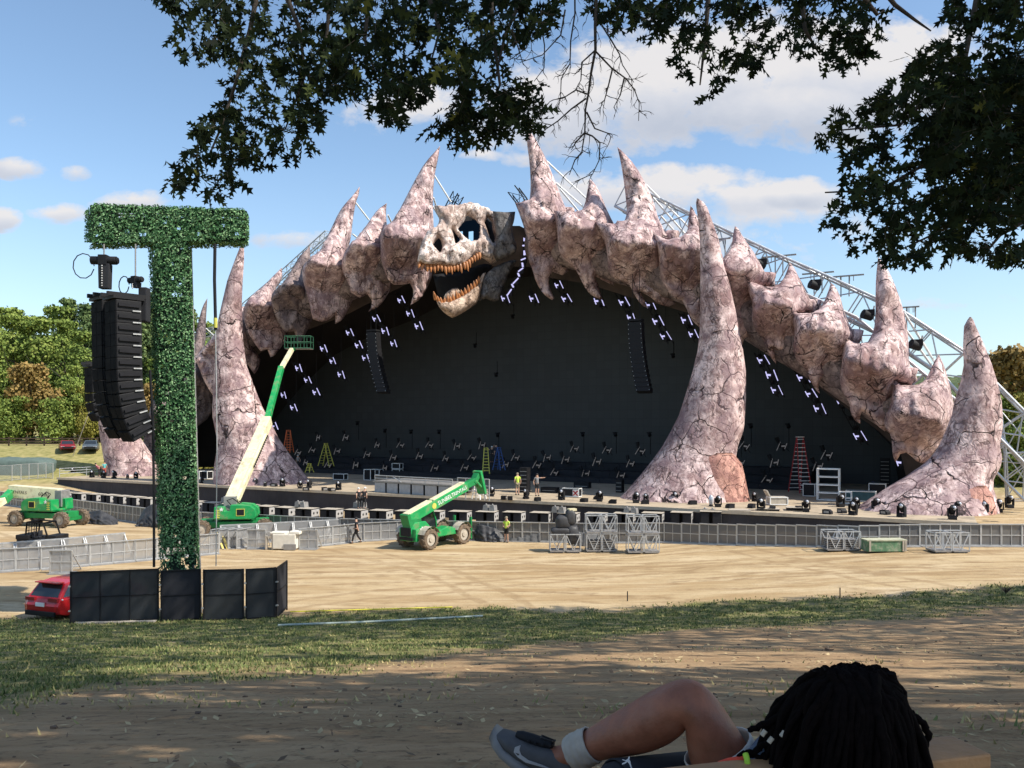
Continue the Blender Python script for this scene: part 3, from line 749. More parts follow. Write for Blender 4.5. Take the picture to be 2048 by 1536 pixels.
# ------------------------------------------------------------------ tusks: stacked rings
def tusk(rows, D0, lean, label, mat, lump=None, lumpmat=None):
    """rows: (pixel row, left edge, right edge) from tip to foot"""
    base = at((rows[-1][1]+rows[-1][2])/2, rows[-1][0], D0); base.z = DZ
    r = thing('tusk', label, 'stage sculpture', base, group='giant tusks standing on the stage')
    rr = []
    for (a, b) in zip(rows, rows[1:]):
        n = max(1, int((b[0]-a[0])/9))
        for k in range(n):
            f = k/n; rr.append(tuple(a[j]+(b[j]-a[j])*f for j in range(3)))
    rr.append(rows[-1])
    n = 40; vs = []; fs = []
    for j, (py, xl, xr) in enumerate(rr):
        k = j/(len(rr)-1); D = D0+lean*(1-k)
        c = at((xl+xr)/2, py, D); rad = max(.05, (xr-xl)/2/F*D)
        if j == len(rr)-1: c.z = DZ-.02
        for i in range(n):
            a = 2*math.pi*i/n
            q = 1+.045*noise.noise((math.cos(a)*2.0, math.sin(a)*2.0, c.z*.16+D0))+.03*noise.noise((math.cos(a)*5, math.sin(a)*5, c.z*.1+D0))+.02*noise.noise((math.cos(a)*2, math.sin(a)*2, c.z*1.2))
            q = 1+(q-1)*(1-abs(math.cos(a))**6)
            vs.append(c+Vector((math.cos(a)*rad*q, math.sin(a)*rad*.85*q, 0))-base)
    for j in range(len(rr)-1):
        for i in range(n): fs.append((j*n+i, (j+1)*n+i, (j+1)*n+(i+1) % n, j*n+(i+1) % n))
    fs.append(tuple(range(n-1, -1, -1)))
    b = MB(); b.add(vs, fs, smooth=True); b.build('tusk_body', mat, r)
    if lump:
        b = MB(); lr = lump; vs = []; fs = []
        for j, (py, xl, xr) in enumerate(lr):
            D = D0-1.9; c = at((xl+xr)/2, py, D); rad = (xr-xl)/2/F*D
            if j == len(lr)-1: c.z = DZ-.02
            for i in range(n):
                a = 2*math.pi*i/n
                q = 1+.05*math.sin(c.z*9+noise.noise((math.cos(a), math.sin(a), c.z))*4)+.06*noise.noise((math.cos(a)*3, math.sin(a)*3, c.z*.8))
                vs.append(c+Vector((math.cos(a)*rad*q, math.sin(a)*rad*.8*q, 0))-base)
        for j in range(len(lr)-1):
            for i in range(n): fs.append((j*n+i, (j+1)*n+i, (j+1)*n+(i+1) % n, j*n+(i+1) % n))
        fs.append(tuple(range(n-1, -1, -1)))
        b.add(vs, fs, smooth=True); b.build('root_lump', M['bone_red'], r)
    return r
tusk([(397,1394,1396),(405,1392,1407),(415,1393,1414),(442,1397,1424),(480,1400,1437),(530,1401,1447),(575,1401,1460),(620,1401,1470),(660,1400,1477),(700,1396,1485),(742,1386,1490),(795,1370,1490),(830,1359,1489),(862,1343,1485),(892,1326,1474),(915,1310,1470),(950,1282,1480),(985,1252,1486),(1002,1240,1490)], 68, 0, 'largest tusk, standing right of the screen with a salmon-pink swollen root', M['bone'][1],
     [(905,1408,1462),(912,1398,1472),(927,1390,1481),(955,1384,1487),(985,1378,1493),(1003,1372,1497)])
tusk([(491,483,486),(497,479,488),(520,470,488),(562,455,485),(605,445,483),(642,437,484),(680,432,485),(730,430,492),(785,428,512),(817,427,525),(835,428,535),(875,436,555),(905,436,575),(932,432,595),(957,430,613),(970,430,622)], 86, 0, 'large tusk left of the screen, behind the raised boom of the green lift', M['bone'][2])
tusk([(634,1939,1942),(640,1935,1946),(652,1929,1950),(692,1928,1967),(730,1930,1981),(765,1924,1991),(802,1913,1998),(830,1908,2000),(862,1896,1998),(892,1883,1993),(915,1868,1996),(932,1850,1992),(957,1815,1977),(975,1785,1975),(997,1754,1980),(1012,1732,1983),(1027,1722,1985)], 58.6, 0, 'rightmost tusk, standing by the right corner of the stage with an orange-red root', M['bone'][3],
     [(970,1915,1968),(976,1902,1973),(990,1888,1979),(1008,1878,1982),(1027,1868,1985)])
tusk([(655,228,231),(665,221,236),(700,210,243),(740,203,247),(789,198,252),(837,199,262),(871,203,275),(905,209,297),(930,214,312),(945,218,322),(953,218,328)], 99, 0, 'small far tusk at the left end of the stage, behind the hanging speakers', M['bone'][0])

# ------------------------------------------------------------------ the skull
cen = on_t(945, 640, 11)
sk = thing('dinosaur_skull', 'huge dinosaur skull with open jaws and orange teeth at the top of the bone arch', 'stage sculpture', cen)
CR = [(870,425),(885,423),(905,424),(922,415),(937,409),(955,411),(974,412),(988,417),(1003,418),(1006,432),(1002,450),(1003,470),(1006,492),(1000,512),(992,522),(982,527),(968,520),(957,517),(949,520),(943,529),(936,536),(925,545),(905,550),(880,551),(859,551),(846,550),(842,545),(846,515),(855,492),(859,480),(871,474),(879,464),(881,450),(872,432)]
HO = [[(934,436),(947,441),(955,455),(957,475),(954,488),(942,490),(930,482),(916,468),(927,452)], [(976,431),(984,438),(985,455),(991,470),(987,485),(980,475),(974,455),(969,443)],
      [(880,492),(885,497),(887,510),(884,522),(876,515),(870,507),(874,499)], [(907,472),(914,480),(922,490),(912,500),(909,486)]]
def skt(a, b):      # face turned a little to the left: snout forward, hind part falling back
    return -4.2*(1-a)**1.0 + (4.5*max(0, a-.68)) - 1.5*(1-b)*(1-a) + 1.2*b
shS = Sheet(940, 500, 11); shJ = Sheet(920, 600, 10)
b = MB(); piece(b, CR, 11, .2, lambda a, bb, h, *_: h*1.2+.35*min(1, h/.4), skt, HO, back=.6, noise_amp=.36, nsc=1.3, seed=2, org=cen, sheet=shS, flute=.26)
b.build('cranium', M['skull'], sk)
b = MB(); piece(b, [(985,420),(1005,419),(1031,413),(1029,432),(1024,447),(1028,466),(1035,485),(1031,499),(1014,510),(993,521),(985,505),(993,480),(990,450)], 11, .3, lambda a, bb, h, *_: h*.9+.3*min(1, h/.4), lambda a, bb: .4+1.6*a, back=.5, noise_amp=.5, nsc=1.0, seed=4, org=cen)
b.build('skull_back', M['skull_shaded'], sk)
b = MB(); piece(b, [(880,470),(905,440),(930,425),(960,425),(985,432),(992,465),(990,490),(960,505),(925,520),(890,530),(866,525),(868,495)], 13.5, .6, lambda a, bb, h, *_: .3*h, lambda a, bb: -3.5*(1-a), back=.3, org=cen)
b.build('cavity_backing', M['void'], sk)  # black sheet added behind the openings to paint in their darkness
b = MB()
p = on_t(938, 462, 11.6); q = MB()
c = shS.p(*shS.m2((938, 468)), .6)-cen
q.box(c, (.25, 2.6, 2.3), rz=math.atan2(U.y, U.x)+R(90)); eye = q.build('eye_screen', M['eye'], sk)
q = MB()
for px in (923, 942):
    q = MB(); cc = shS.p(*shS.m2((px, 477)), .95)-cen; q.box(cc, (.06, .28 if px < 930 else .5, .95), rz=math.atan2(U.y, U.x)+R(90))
    q.build('screen_glint', M['eyehi'], eye)  # glowing bars paint in the reflections on the eye screen
JW = [(871,602),(874,612),(880,625),(892,637),(905,643),(920,635),(936,623),(957,606),(962,580),(966,562),(972,545),(966,547),(961,555),(957,568),(949,578),(930,594),(917,603),(900,613),(887,615),(878,609)]
b = MB(); piece(b, JW, 10, .18, lambda a, bb, h, *_: h*1.5+.35*min(1, h/.3), lambda a, bb: -4.0*(1-a), back=.6, noise_amp=.22, nsc=1.1, seed=7, org=cen, sheet=shJ)
lj = b.build('lower_jaw', M['jaw'], sk)
b = MB(); piece(b, [(970,546),(992,526),(1028,509),(1036,511),(1017,542),(1010,561),(1002,587),(996,597),(986,600),(971,595),(958,601),(961,580),(964,562)], 11.2, .3, lambda a, bb, h, *_: h*.55+.2*min(1, h/.3), lambda a, bb: .3+2.2*a, back=.4, noise_amp=.6, nsc=1.1, seed=9, org=cen)
b.build('jaw_flap', M['skull_shaded'], sk)
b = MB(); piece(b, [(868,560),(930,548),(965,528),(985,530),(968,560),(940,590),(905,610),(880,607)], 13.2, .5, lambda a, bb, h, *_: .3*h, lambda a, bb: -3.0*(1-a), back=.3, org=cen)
b.build('mouth_backing', M['void'], sk)  # black sheet behind the teeth puts in the shade of the mouth
b = MB(); piece(b, [(888,600),(893,590),(905,580),(914,578),(923,584),(918,595),(905,604),(893,608)], 9.2, .25, lambda a, bb, h, *_: h*.6+.1, lambda a, bb: -1.8*(1-a), noise_amp=.3, nsc=2, seed=1, org=cen)
b.build('tongue', M['jaw'], sk)
def skpt(px, py, off=0, jaw=False):
    sh = shJ if jaw else shS
    x0 = sh.m2((842 if not jaw else 871, 500))[0]; x1 = sh.m2((1036 if not jaw else 972, 500))[0]
    q = sh.m2((px, py)); a = (q[0]-x0)/(x1-x0)
    dt = skt(a, .1) if not jaw else -4.0*(1-a)
    return sh.p(q[0], q[1], off-dt)
rnd = random.Random(5)
upt = [(847,551,150,11),(853,552,150,13),(860,553,100,14),(866,553,90,13),(872,553,70,15),(879,552,90,10),(885,552,60,15),(892,552,60,19),(898,551,70,12),(903,550,75,18),(909,550,80,10),(915,549,75,14),(921,547,60,18),(928,544,60,13),(933,541,60,19),(938,537,60,14),(943,533,60,11),(948,528,55,12),(953,524,55,12),(958,521,55,10)]
for (px, py, an, ln) in upt:
    p = skpt(px, py-3, .45)-cen; e_ = skpt(px+math.cos(R(an if an > 80 else 75))*ln*.35+ln*.12, py+ln*rnd.uniform(.62, .95), .75)-cen
    mid = (p+e_)/2+Vector((0, -.12, 0))
    q = MB(); q.tube([p, mid, e_], [.19, .16, .03], 7); q.build('tooth', M['tooth'], sk)
lowt = [(874,610,-4,14),(879,613,-2,11),(884,615,-1,9),(890,615,1,12),(896,614,1,15),(902,612,-1,13),(908,609,-2,17),(914,605,-2,16),(919,602,-2,11),(925,598,-3,15),(931,594,-2,12),(937,589,-2,14),(943,584,-2,15),(948,579,-1,13),(953,573,-1,12),(957,567,0,13)]
for (px, py, dx, ln) in lowt:
    p = skpt(px, py+2, .35, True)-cen; e_ = skpt(px+dx, py-ln*rnd.uniform(.65, .95), .5, True)-cen
    q = MB(); q.tube([p, (p+e_)/2+Vector((0, -.1, 0)), e_], [.18, .15, .03], 7); q.build('tooth', M['tooth'], sk)
# ------------------------------------------------------------------ stage
def dk(px, py): return on_z(px, py, DZ)
RZ = math.atan2(U.y, U.x)                      # stage axis: local x along the front, local y backwards
st = thing('stage', 'long black-skirted festival stage with tan plywood deck', 'stage', S(0, 0, 0), RZ)
Lx = 94.0
b = MB(); b.box((Lx/2, 20, DZ-.11), (Lx, 40, .22)); b.build('deck', M['deck'], st)
b = MB(); b.box((Lx/2, -.04, DZ-.1), (Lx+.1, .07, .24)); b.build('edge_trim', simple('edge_board', (.50, .43, .33), .8, var=.15), st)
m_, t = newmat('black_skirt')
tc = t.n('ShaderNodeTexCoord').outputs['Object']
fold = t.noise(t.mapping(tc, (1.2, 1.2, .12)), 2.0, 4, .6)
t.pbr(t.ramp(t.noise(tc, .3, 4), [(.3, (.022, .022, .028)), (.7, (.05, .048, .055))]), .85, bump=fold, bstr=.5, bdist=.25); M['skirt'] = m_
def skirt(p, q, z0, z1, par, name='front_skirt', n=160):
    b = MB(); vs = []; fs = []
    for i in range(n+1):
        k = i/n; x = p[0]+(q[0]-p[0])*k; y = p[1]+(q[1]-p[1])*k
        w_ = .05*math.sin(i*1.9)+.05*noise.noise((i*.37, 0, 0))
        vs += [(x, y+w_*.3, z1), (x, y+w_-.03, z0)]
    for i in range(n): fs.append((2*i, 2*i+1, 2*i+3, 2*i+2))
    b.add(vs, fs, smooth=True); return b.build(name, M['skirt'], par)
skirt((0, .06), (Lx, .06), -.3, DZ-.2, st)
skirt((Lx-.05, .1), (Lx-.05, 40), -.3, DZ-.2, st, 'side_skirt', 60)
skirt((.05, 40), (.05, .1), -.3, DZ-.2, st, 'side_skirt', 60)
# rails at the far left end
b = MB()
for k in range(5):
    b.cyl((.1, .2+k*3.4, DZ), (.1, .2+k*3.4, DZ+1.05), .035, n=6)
for z in (.45, .75, 1.05): b.cyl((.1, .2, DZ+z), (.1, 13.9, DZ+z), .035, n=6)
b.build('guard_rail', M['steel'], st)
# arch cover and screen
arc = [(272,960),(285,890),(320,830),(385,745),(460,665),(540,618),(640,575),(700,540),(770,500),(860,462),(950,452),(1040,452),(1090,478),(1170,490),(1260,520),(1340,540),(1420,565),(1510,615),(1600,665),(1680,725),(1750,780),(1830,840),(1880,890),(1905,960)]
ap = []
for px, py in arc:
    q = on_t(px, py, 16.8); s, _ = st_of(q); ap.append((s, max(q.z, DZ)))
ap[0] = (ap[0][0], DZ); ap[-1] = (ap[-1][0], DZ)
TW = 33.0
def back_of(s, z): return (48+(s-48)*.90, DZ+(z-DZ)*.90)
b = MB(); vs = []; n = len(ap); rows = 9
for j in range(rows):
    k = j/(rows-1)
    for (s, z) in ap:
        s2, z2 = back_of(s, z)
        vs.append((s+(s2-s)*k, 16.8+(TW-16.8)*k, z+(z2-z)*k + .5*math.sin(k*math.pi)*noise.noise((s*.3, k*3, 0))))
b.add(vs, [(j*n+i, j*n+i+1, (j+1)*n+i+1, (j+1)*n+i) for j in range(rows-1) for i in range(n-1)], smooth=True)
can = thing('stage_canopy', 'dark fabric canopy lining the hollow under the bone arch', 'canopy', S(0, 0, DZ), RZ)
o = b.build('lining', M['canopy'], can); 
for v in o.data.vertices: v.co.z -= DZ
# front hem hanging down under the bones, patched with brown scenic cloth
b = MB(); vs = []
for i in range(n):
    s, z = ap[i]; s2, z2 = 48+(s-48)*.93, DZ+(z-DZ)*.86
    vs += [(s, 16.7, z-DZ), (s2, 19.5, z2-DZ)]
b.add(vs, [(2*i, 2*i+1, 2*i+3, 2*i+2) for i in range(n-1)], smooth=True)
b.build('scenic_hem', simple('brown_scenic_cloth', (.06, .045, .038), .9, var=.6, scale=.35), can)
m_, t = newmat('led_screen')
tc = t.n('ShaderNodeTexCoord').outputs['Object']
br = t.n('ShaderNodeTexBrick', {'Vector': t.mapping(tc, (1, 1, 1), (R(90), 0, 0)), 'Color1': (.032, .037, .041, 1), 'Color2': (.038, .043, .048, 1), 'Mortar': (.025, .028, .031, 1), 'Scale': 1.0, 'Mortar Size': .02, 'Brick Width': 1.0, 'Row Height': 1.0}, offset=0)
t.pbr(br.outputs[0], .55, spec=.35)
sw = thing('led_screen', 'giant dark switched-off video screen filling the back of the stage', 'screen', S(0, 0, DZ), RZ)
poly = [back_of(s, z) for s, z in ap]
b = MB(); b.prism(poly, lambda p: (p[0], TW-.05, p[1]-DZ), lambda p: (p[0], TW+.5, p[1]-DZ)); b.build('screen_panel', m_, sw)
# stepped black risers under the screen
rs = thing('stage_riser', 'low black risers carrying the rows of floor lamps below the screen', 'riser', S(0, 0, DZ), RZ)
for i, (t0, h) in enumerate([(21, .5), (24, 1.1), (27, 1.8)]):
    b = MB()
    for k in range(17):
        s = 13+k*4.1; b.box((s, t0+1.5, h/2), (4.06, 3, h))
    b.build('riser_step', M['blackfab'], rs)
# ---- hanging stage lamps
def lamp_proto(name, label, grp, strip, up):
    r = thing(name, label, 'stage light', group=grp)
    sgn = 1 if up else -1
    b = MB(); b.bar((.25, -.05, .6), (.25+.58, -.05, -.6), .11, .08); 
    if up: b.v = [(-x, y, z) for x, y, z in b.v]
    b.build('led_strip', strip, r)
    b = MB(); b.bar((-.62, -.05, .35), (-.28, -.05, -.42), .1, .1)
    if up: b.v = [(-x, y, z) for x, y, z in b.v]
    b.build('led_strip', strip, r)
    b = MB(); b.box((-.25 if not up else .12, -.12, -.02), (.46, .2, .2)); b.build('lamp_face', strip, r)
    b = MB(); b.box((0, .16, 0), (1.1, .3, .5)); b.bar((-.7, .1, .7), (.9, .1, -.8), .12); b.cyl((.05, .1, -.25), (.1, .1, -.75), .2, .15)
    b.build('housing', M['black'], r)
    if up:
        b = MB(); b.cyl((-.55, .05, .55), (-.75, .05, 1.25), .24, .3, 9); b.box((-.5, .05, .5), (.4, .4, .25)); b.build('moving_head', M['black'], r)
    else:
        b = MB(); b.cyl((-.4, .15, .3), (-.4, .15, 2.6), .03, n=5); b.build('suspension_rod', M['black'], r)
    return r
hang = [(802,600),(820,627),(837,652),(752,637),(770,662),(787,687),(699,665),(717,690),(731,716),(647,697),(665,722),(682,749),(597,736),(615,760),(632,784),(567,790),(587,815),(549,852),
        (903,672),(1010,597),(1067,597),(1117,570),(1132,597),(1197,602),(1230,575),(1247,604),(1262,635),(1300,610),(1315,642),(1330,672),(1372,640),(1386,668),(1525,720),(1542,750),(1552,780),(1605,755),(1621,787),(1638,817),(1683,800),(1718,872),(1803,925)]
hang.remove((903,672))
pr = lamp_proto('hanging_lamp', 'violet-white lamp pair hanging in slanting rows under the bone arch', 'lamps hanging under the bone arch', M['strip'], False)
for i, (px, py) in enumerate(hang):
    p = on_t(px, py, 20.0); rr_ = (0, ((i*5) % 7-3)*.03, RZ+((i*3) % 5-2)*.06)
    if i == 0: pr.location = p; pr.rotation_euler = rr_; pr.scale = (.78,)*3
    else: dup(pr, p, rot=rr_, scale=.72+.14*((i*7) % 5)/5)
# dark truss bars carrying the slanting rows
for i, (a, c_) in enumerate([((792,585),(848,668)),((742,622),(800,702)),((688,650),(745,732)),((636,682),(694,764)),((585,722),(645,800)),((555,775),(602,832)),((1220,560),(1272,650)),((1290,595),(1342,688)),((1362,625),(1396,685)),((1106,555),(1142,612)),((1514,705),(1564,795)),((1594,740),(1650,832)),((1672,785),(1730,890)),((1185,585),(1210,618)),((1058,580),(1076,612)),((1000,580),(1022,612))]):
    p = on_t(*a, 20.6); q = on_t(*c_, 20.6); d_ = q-p; b = MB(); n = max(2, int(d_.length/.9)); sd = Vector((U.x, U.y, 0))*.28
    for sg in (-1, 1): b.tube([sd*sg, d_+sd*sg], .05, 5)
    for k in range(n): b.tube([d_*(k/n)+sd*(1 if k % 2 else -1), d_*((k+1)/n)+sd*(-1 if k % 2 else 1)], .03, 4, cap=False)
    for k in range(n): b.box(d_*((k+.5)/n)+Vector((rnd.uniform(-.2, .2), .3, rnd.uniform(-.1, .2))), (.35, .3, .4))
    b.tube([d_*.15, d_*.15+Vector((0, 0, 3.5))], .03, 4); b.tube([d_*.8, d_*.8+Vector((0, 0, 5))], .03, 4)
    o = b.build('lamp_bar', M['black'], None); o.location = p; tag(o, 'dark slanting truss bar carrying a row of lamps under the bone arch', 'lamp bar', 'lamp bars under the bone arch')
# stacked strips beside the skull
for i, (px, py, rot, ln) in enumerate([(1046,463,60,.3),(1049,477,0,.5),(1049,491,90,.4),(1049,505,0,.5),(1047,518,75,.6),(1045,529,-10,.45),(1042,539,60,.7),(1037,549,-25,.4),(1032,561,50,.9),(1025,571,-30,.4),(1019,584,40,.9)]):
    p = on_t(px, py, 17.5)
    r = thing('stage_lamp', 'small bright lamp in the zigzag row right of the skull', 'stage light', p, RZ, 'zigzag lamps beside the skull')
    b = MB(); dv = Vector((math.sin(R(rot)), 0, math.cos(R(rot)))); b.bar(-dv*ln*.55, dv*ln*.42, .2 if ln < .55 else .08, .12); b.build('led_strip', M['strip'], r)
    b = MB(); b.box((0, .2, 0), (.5, .2, .8)); b.build('housing', M['black'], r)
flo = [(637,875),(625,900),(692,875),(675,902),(657,930),(755,890),(735,909),(712,930),(802,890),(787,915),(770,936),(860,890),(840,912),(870,936),(915,892),(892,917),(930,935),(965,890),(945,915),(1032,915),(1012,929),(1095,915),(1075,930),(1150,897),(1132,919),(1110,945),(1215,900),(1195,923),(1172,947),(1282,902),(1262,927),(1242,951),(1490,892),(1480,925),(1565,892),(1550,925),(1535,960),(1655,910),(1637,932),(597,905),(612,925)]
M['stripfl'] = emit('floor_strip_skyglow', (.80, .80, .86), .09)  # faint glow stands in for daylight reflected off the unlit strips
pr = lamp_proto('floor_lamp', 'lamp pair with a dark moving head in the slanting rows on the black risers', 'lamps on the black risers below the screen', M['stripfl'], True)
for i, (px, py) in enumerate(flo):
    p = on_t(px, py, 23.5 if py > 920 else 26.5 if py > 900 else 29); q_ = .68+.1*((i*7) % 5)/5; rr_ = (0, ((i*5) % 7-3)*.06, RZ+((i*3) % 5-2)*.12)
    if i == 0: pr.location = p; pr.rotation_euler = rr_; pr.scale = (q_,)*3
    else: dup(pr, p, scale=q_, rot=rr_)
# posts that hold the raised lamps
# ---- small black moving heads seen against the screen
for i, (px, py) in enumerate([(822,862),(878,862),(1165,867),(1230,867),(1298,867),(1372,867),(995,868),(715,845),(770,860),(1500,850),(1575,850),(1345,710),(950,690),(1025,632),(992,748),(1690,745),(1480,870)]):
    p = on_t(px, py, 30.5)
    r = thing('spot_lamp', 'small black spot lamp on a thin stand in front of the screen', 'stage light', p, RZ, 'small black lamps before the screen')
    b = MB(); b.box((0, 0, .1), (.5, .3, .18)); b.cyl((0, -.1, .05), (.2, -.3, -.25), .18, .22, 9); b.build('head', M['black'], r)
    b = MB(); b.cyl((.12, .1, 0), (.12, .1, -2.4 if py > 840 else 1.6), .05, n=5); b.build('stand', M['black'], r)
# ---- line arrays hung inside the stage
def in_array(px0, py0, px1, py1, lbl):
    top = on_t(px0, py0, 13); bot = on_t(px1, py1, 13); n = 15
    r = thing('line_array', lbl, 'loudspeakers', top, RZ)
    d = bot-top; sx = d.dot(U); sz = d.z
    for i in range(n):
        k = (i+.5)/n; a = k**1.9
        b = MB(); Mx = Matrix.Rotation(-R(2)-R(14)*a, 3, 'X')
        b.box((sx*a, .0-1.5*k*k*.3, sz*k), (1.35, .8, abs(sz)/n*.985), M=Mx)
        o = b.build('speaker_cabinet', M['black'], r)
        if i % 1 == 0:
            q = MB(); 
            for sg in (-1, 1): q.box((sx*a+sg*.6, -.43-1.5*k*k*.3, sz*k), (.035, .05, abs(sz)/n*.16), M=Mx)
            q.build('rigging_pin', M['alu'], o)
    b = MB(); b.box((0, 0, .2), (1.3, .9, .18)); b.cyl((-.35, 0, .2), (-.35, 0, 5), .03, n=5); b.cyl((.35, 0, .2), (.35, 0, 5), .03, n=5); b.build('rigging_frame', M['black'], r)
in_array(747, 665, 773, 786, 'curved black speaker column hanging at the left before the dark screen')
in_array(1272, 645, 1293, 785, 'curved black speaker column with bright specks hanging at the right before the screen')
# ---- sloping steel trusses behind the right half of the arch
def truss(name, pts, w, label, r0=.11, nseg=1.9, mat=None):
    base = pts[0].copy(); base.z = min(p.z for p in pts)
    r = thing(name, label, 'truss', base)
    b = MB(); rail = [[], [], [], []]
    for i, p in enumerate(pts):
        d = (pts[min(i+1, len(pts)-1)]-pts[max(i-1, 0)]).normalized()
        up = Vector((0, 0, 1)); up = (up-d*up.dot(d)).normalized(); sd = d.cross(up)
        for k, (a, c_) in enumerate(((1, 1), (1, -1), (-1, -1), (-1, 1))): rail[k].append(p+(up*a+sd*c_)*w/2-base)
    for k in range(4): b.tube(rail[k], r0, 7)
    b.build('main_tube', mat or M['steel'], r)
    b = MB()
    for i in range(len(pts)-1):
        L = (pts[i+1]-pts[i]).length; n = max(1, int(L/(w*nseg*.5)))
        for k in range(4):
            k2 = (k+1) % 4
            for j in range(n):
                p = rail[k][i].lerp(rail[k][i+1], j/n); q = rail[k2][i].lerp(rail[k2][i+1], (j+1)/n)
                if j % 2: p = rail[k2][i].lerp(rail[k2][i+1], j/n); q = rail[k][i].lerp(rail[k][i+1], (j+1)/n)
                b.tube([p, q], r0*.5, 5, cap=False)
                b.tube([rail[k][i].lerp(rail[k][i+1], j/n), rail[k2][i].lerp(rail[k2][i+1], j/n)], r0*.5, 5, cap=False)
    b.build('lattice', mat or M['steel'], r)
    return r
T1 = 21
truss('roof_truss', [on_t(*p, T1) for p in [(1250,395),(1420,478),(1560,545),(1640,580),(1780,645),(1905,728),(2020,845),(2110,950)]], 2.6, 'big square steel truss sloping down behind the spikes on the right', .13)
truss('roof_truss', [on_t(*p, 19) for p in [(1560,590),(1700,655),(1830,765),(1950,865),(2070,985)]], 2.0, 'lower parallel steel truss behind the rightmost backbone pieces', .11)
truss('support_tower', [on_t(*p, 23) for p in [(2045,1000),(2040,905),(2030,820)]], 2.2, 'upright steel truss tower at the right corner behind the stage', .1)
truss('roof_truss', [on_t(*p, 27) for p in [(660,470),(560,560),(440,660),(415,668)]], 1.2, 'thin steel truss glimpsed behind the spikes left of the skull', .08)
# lighting outriggers standing on the truss
for i, (px, py, ww) in enumerate([(1443,478,36),(1558,512,66),(1636,546,60),(1690,552,70),(1822,614,30)]):
    p = on_t(px, py, 21)
    r = thing('outrigger', 'thin dark T-shaped bar standing up from the sloping truss', 'lighting bar', p, RZ, 'T-shaped bars on the sloping truss')
    h = ww/1600*p.y
    b = MB(); b.box((0, 0, 0), (h, .3, .1)); b.build('cross_bar', M['dkalu'], r)
    b = MB()
    for x in (-.35, .35): b.cyl((x, 0, 0), (x, 0, -1.9), .06, n=5)
    for x in (-.9, -.5, .5, .9): b.cyl((x*h/4, 0, 0), (x*h/4, 0, -.5), .04, n=4)
    b.build('post', M['dkalu'], r)
for i, (px, py) in enumerate([(1630,572),(1736,632),(1832,692),(1522,530)]):
    p = on_t(px, py, 18.5)
    r = thing('flood_lamp', 'black lamp cluster clamped inside the sloping truss', 'stage light', p, RZ, 'black lamps clamped in the truss')
    b = MB(); b.cyl((-.4, -.3, .2), (.3, .2, -.1), .42, .36, 10); b.box((.1, 0, .3), (.9, .5, .5)); b.build('lamp_body', M['black'], r)
    b = MB(); b.cyl((.3, .2, -.1), (.5, .3, .9), .07, n=5); b.build('clamp', M['dkalu'], r)
# pale bracing tubes behind the spikes
br = [((1093,322),(1178,402)),((1112,366),(1168,415)),((1120,378),(1165,432)),((1290,368),(1378,455)),((1306,395),(1372,470)),((1322,432),(1358,473)),((868,350),(902,404)),((867,395),(876,425)),((711,405),(738,440)),((705,468),(722,482)),((1808,625),(1868,722)),((1812,660),(1870,740)),((1868,722),(1925,800)),((865,412),(880,436)),((776,430),(786,452)),((412,657),(432,676))]
for i, (a, c_) in enumerate(br):
    p = on_t(*a, 19); q = on_t(*c_, 21)
    b = MB(); b.tube([Vector((0, 0, 0)), q-p], .1, 7); o = b.build('brace_tube', M['white'], None); o.location = p
    tag(o, 'pale steel bracing tube slanting down behind a backbone spike', 'brace', 'bracing tubes behind the spikes')
# two lattice masts behind the skull
truss('lattice_mast', [on_t(*p, 24) for p in [(886,440),(900,420),(917,388)]], 1.0, 'short dark lattice mast rising left of the skull', .07, 1.6, M['black'])
truss('lattice_mast', [on_t(*p, 24) for p in [(1052,425),(1042,400),(1027,380)]], 1.1, 'short dark lattice mast leaning left between the skull and the tallest spike', .07, 1.6, M['black'])
# ------------------------------------------------------------------ lettering
def text(s, size, mat, parent, Mx, name='lettering', ext=.006, align='CENTER'):
    cu = bpy.data.curves.new('t', 'FONT'); cu.body = s; cu.size = size; cu.extrude = ext; cu.align_x = align; cu.align_y = 'CENTER'; cu.resolution_u = 2
    o = bpy.data.objects.new('t', cu); C.objects.link(o)
    dg = bpy.context.evaluated_depsgraph_get(); dg.update()
    me = bpy.data.meshes.new_from_object(o.evaluated_get(dg)); bpy.data.objects.remove(o); bpy.data.curves.remove(cu)
    me.transform(Mx); me.materials.clear(); me.materials.append(mat); me.name = name
    n = bpy.data.objects.new(name, me); C.objects.link(n); n.parent = parent; return n
XZ = Matrix.Rotation(R(90), 4, 'X')            # text standing in the x-z plane, read from -y
# ------------------------------------------------------------------ wheels
def wheel(par, c, r, w, ax='y', lug=14):
    """c centre in the parent's frame, axle along y"""
    b = MB(); n = 32
    prof = [(r*.62, -w*.5), (r*.9, -w*.5), (r*.97, -w*.36), (r*.97, w*.36), (r*.9, w*.5), (r*.62, w*.5)]
    vs = []; fs = []
    for i in range(n):
        a = 2*math.pi*i/n
        for (q, y) in prof: vs.append((q*math.cos(a), y, q*math.sin(a)))
    m = len(prof)
    for i in range(n):
        for j in range(m-1):
            fs.append((i*m+j, i*m+j+1, ((i+1) % n)*m+j+1, ((i+1) % n)*m+j))
    b.add(vs, fs, smooth=False)
    if lug:
        for i in range(lug):
            for sg in (-1, 1):
                a = 2*math.pi*(i+(.5 if sg > 0 else 0))/lug
                Mx = Matrix.Rotation(-a, 3, 'Y') @ Matrix.Rotation(sg*R(28), 3, 'X')
                p = Vector((r*.985*math.cos(a), sg*w*.24, r*.985*math.sin(a)))
                b.box(p, (r*.10, w*.52, r*.11), M=Mx)
    o = b.build('wheel', M['tyre'], par); o.location = c
    q = MB(); q.cyl((0, -w*.34, 0), (0, w*.34, 0), r*.64, n=18); q.cyl((0, -w*.46, 0), (0, w*.46, 0), r*.24, n=12)
    q.build('rim', M['rim'], o)
    return o
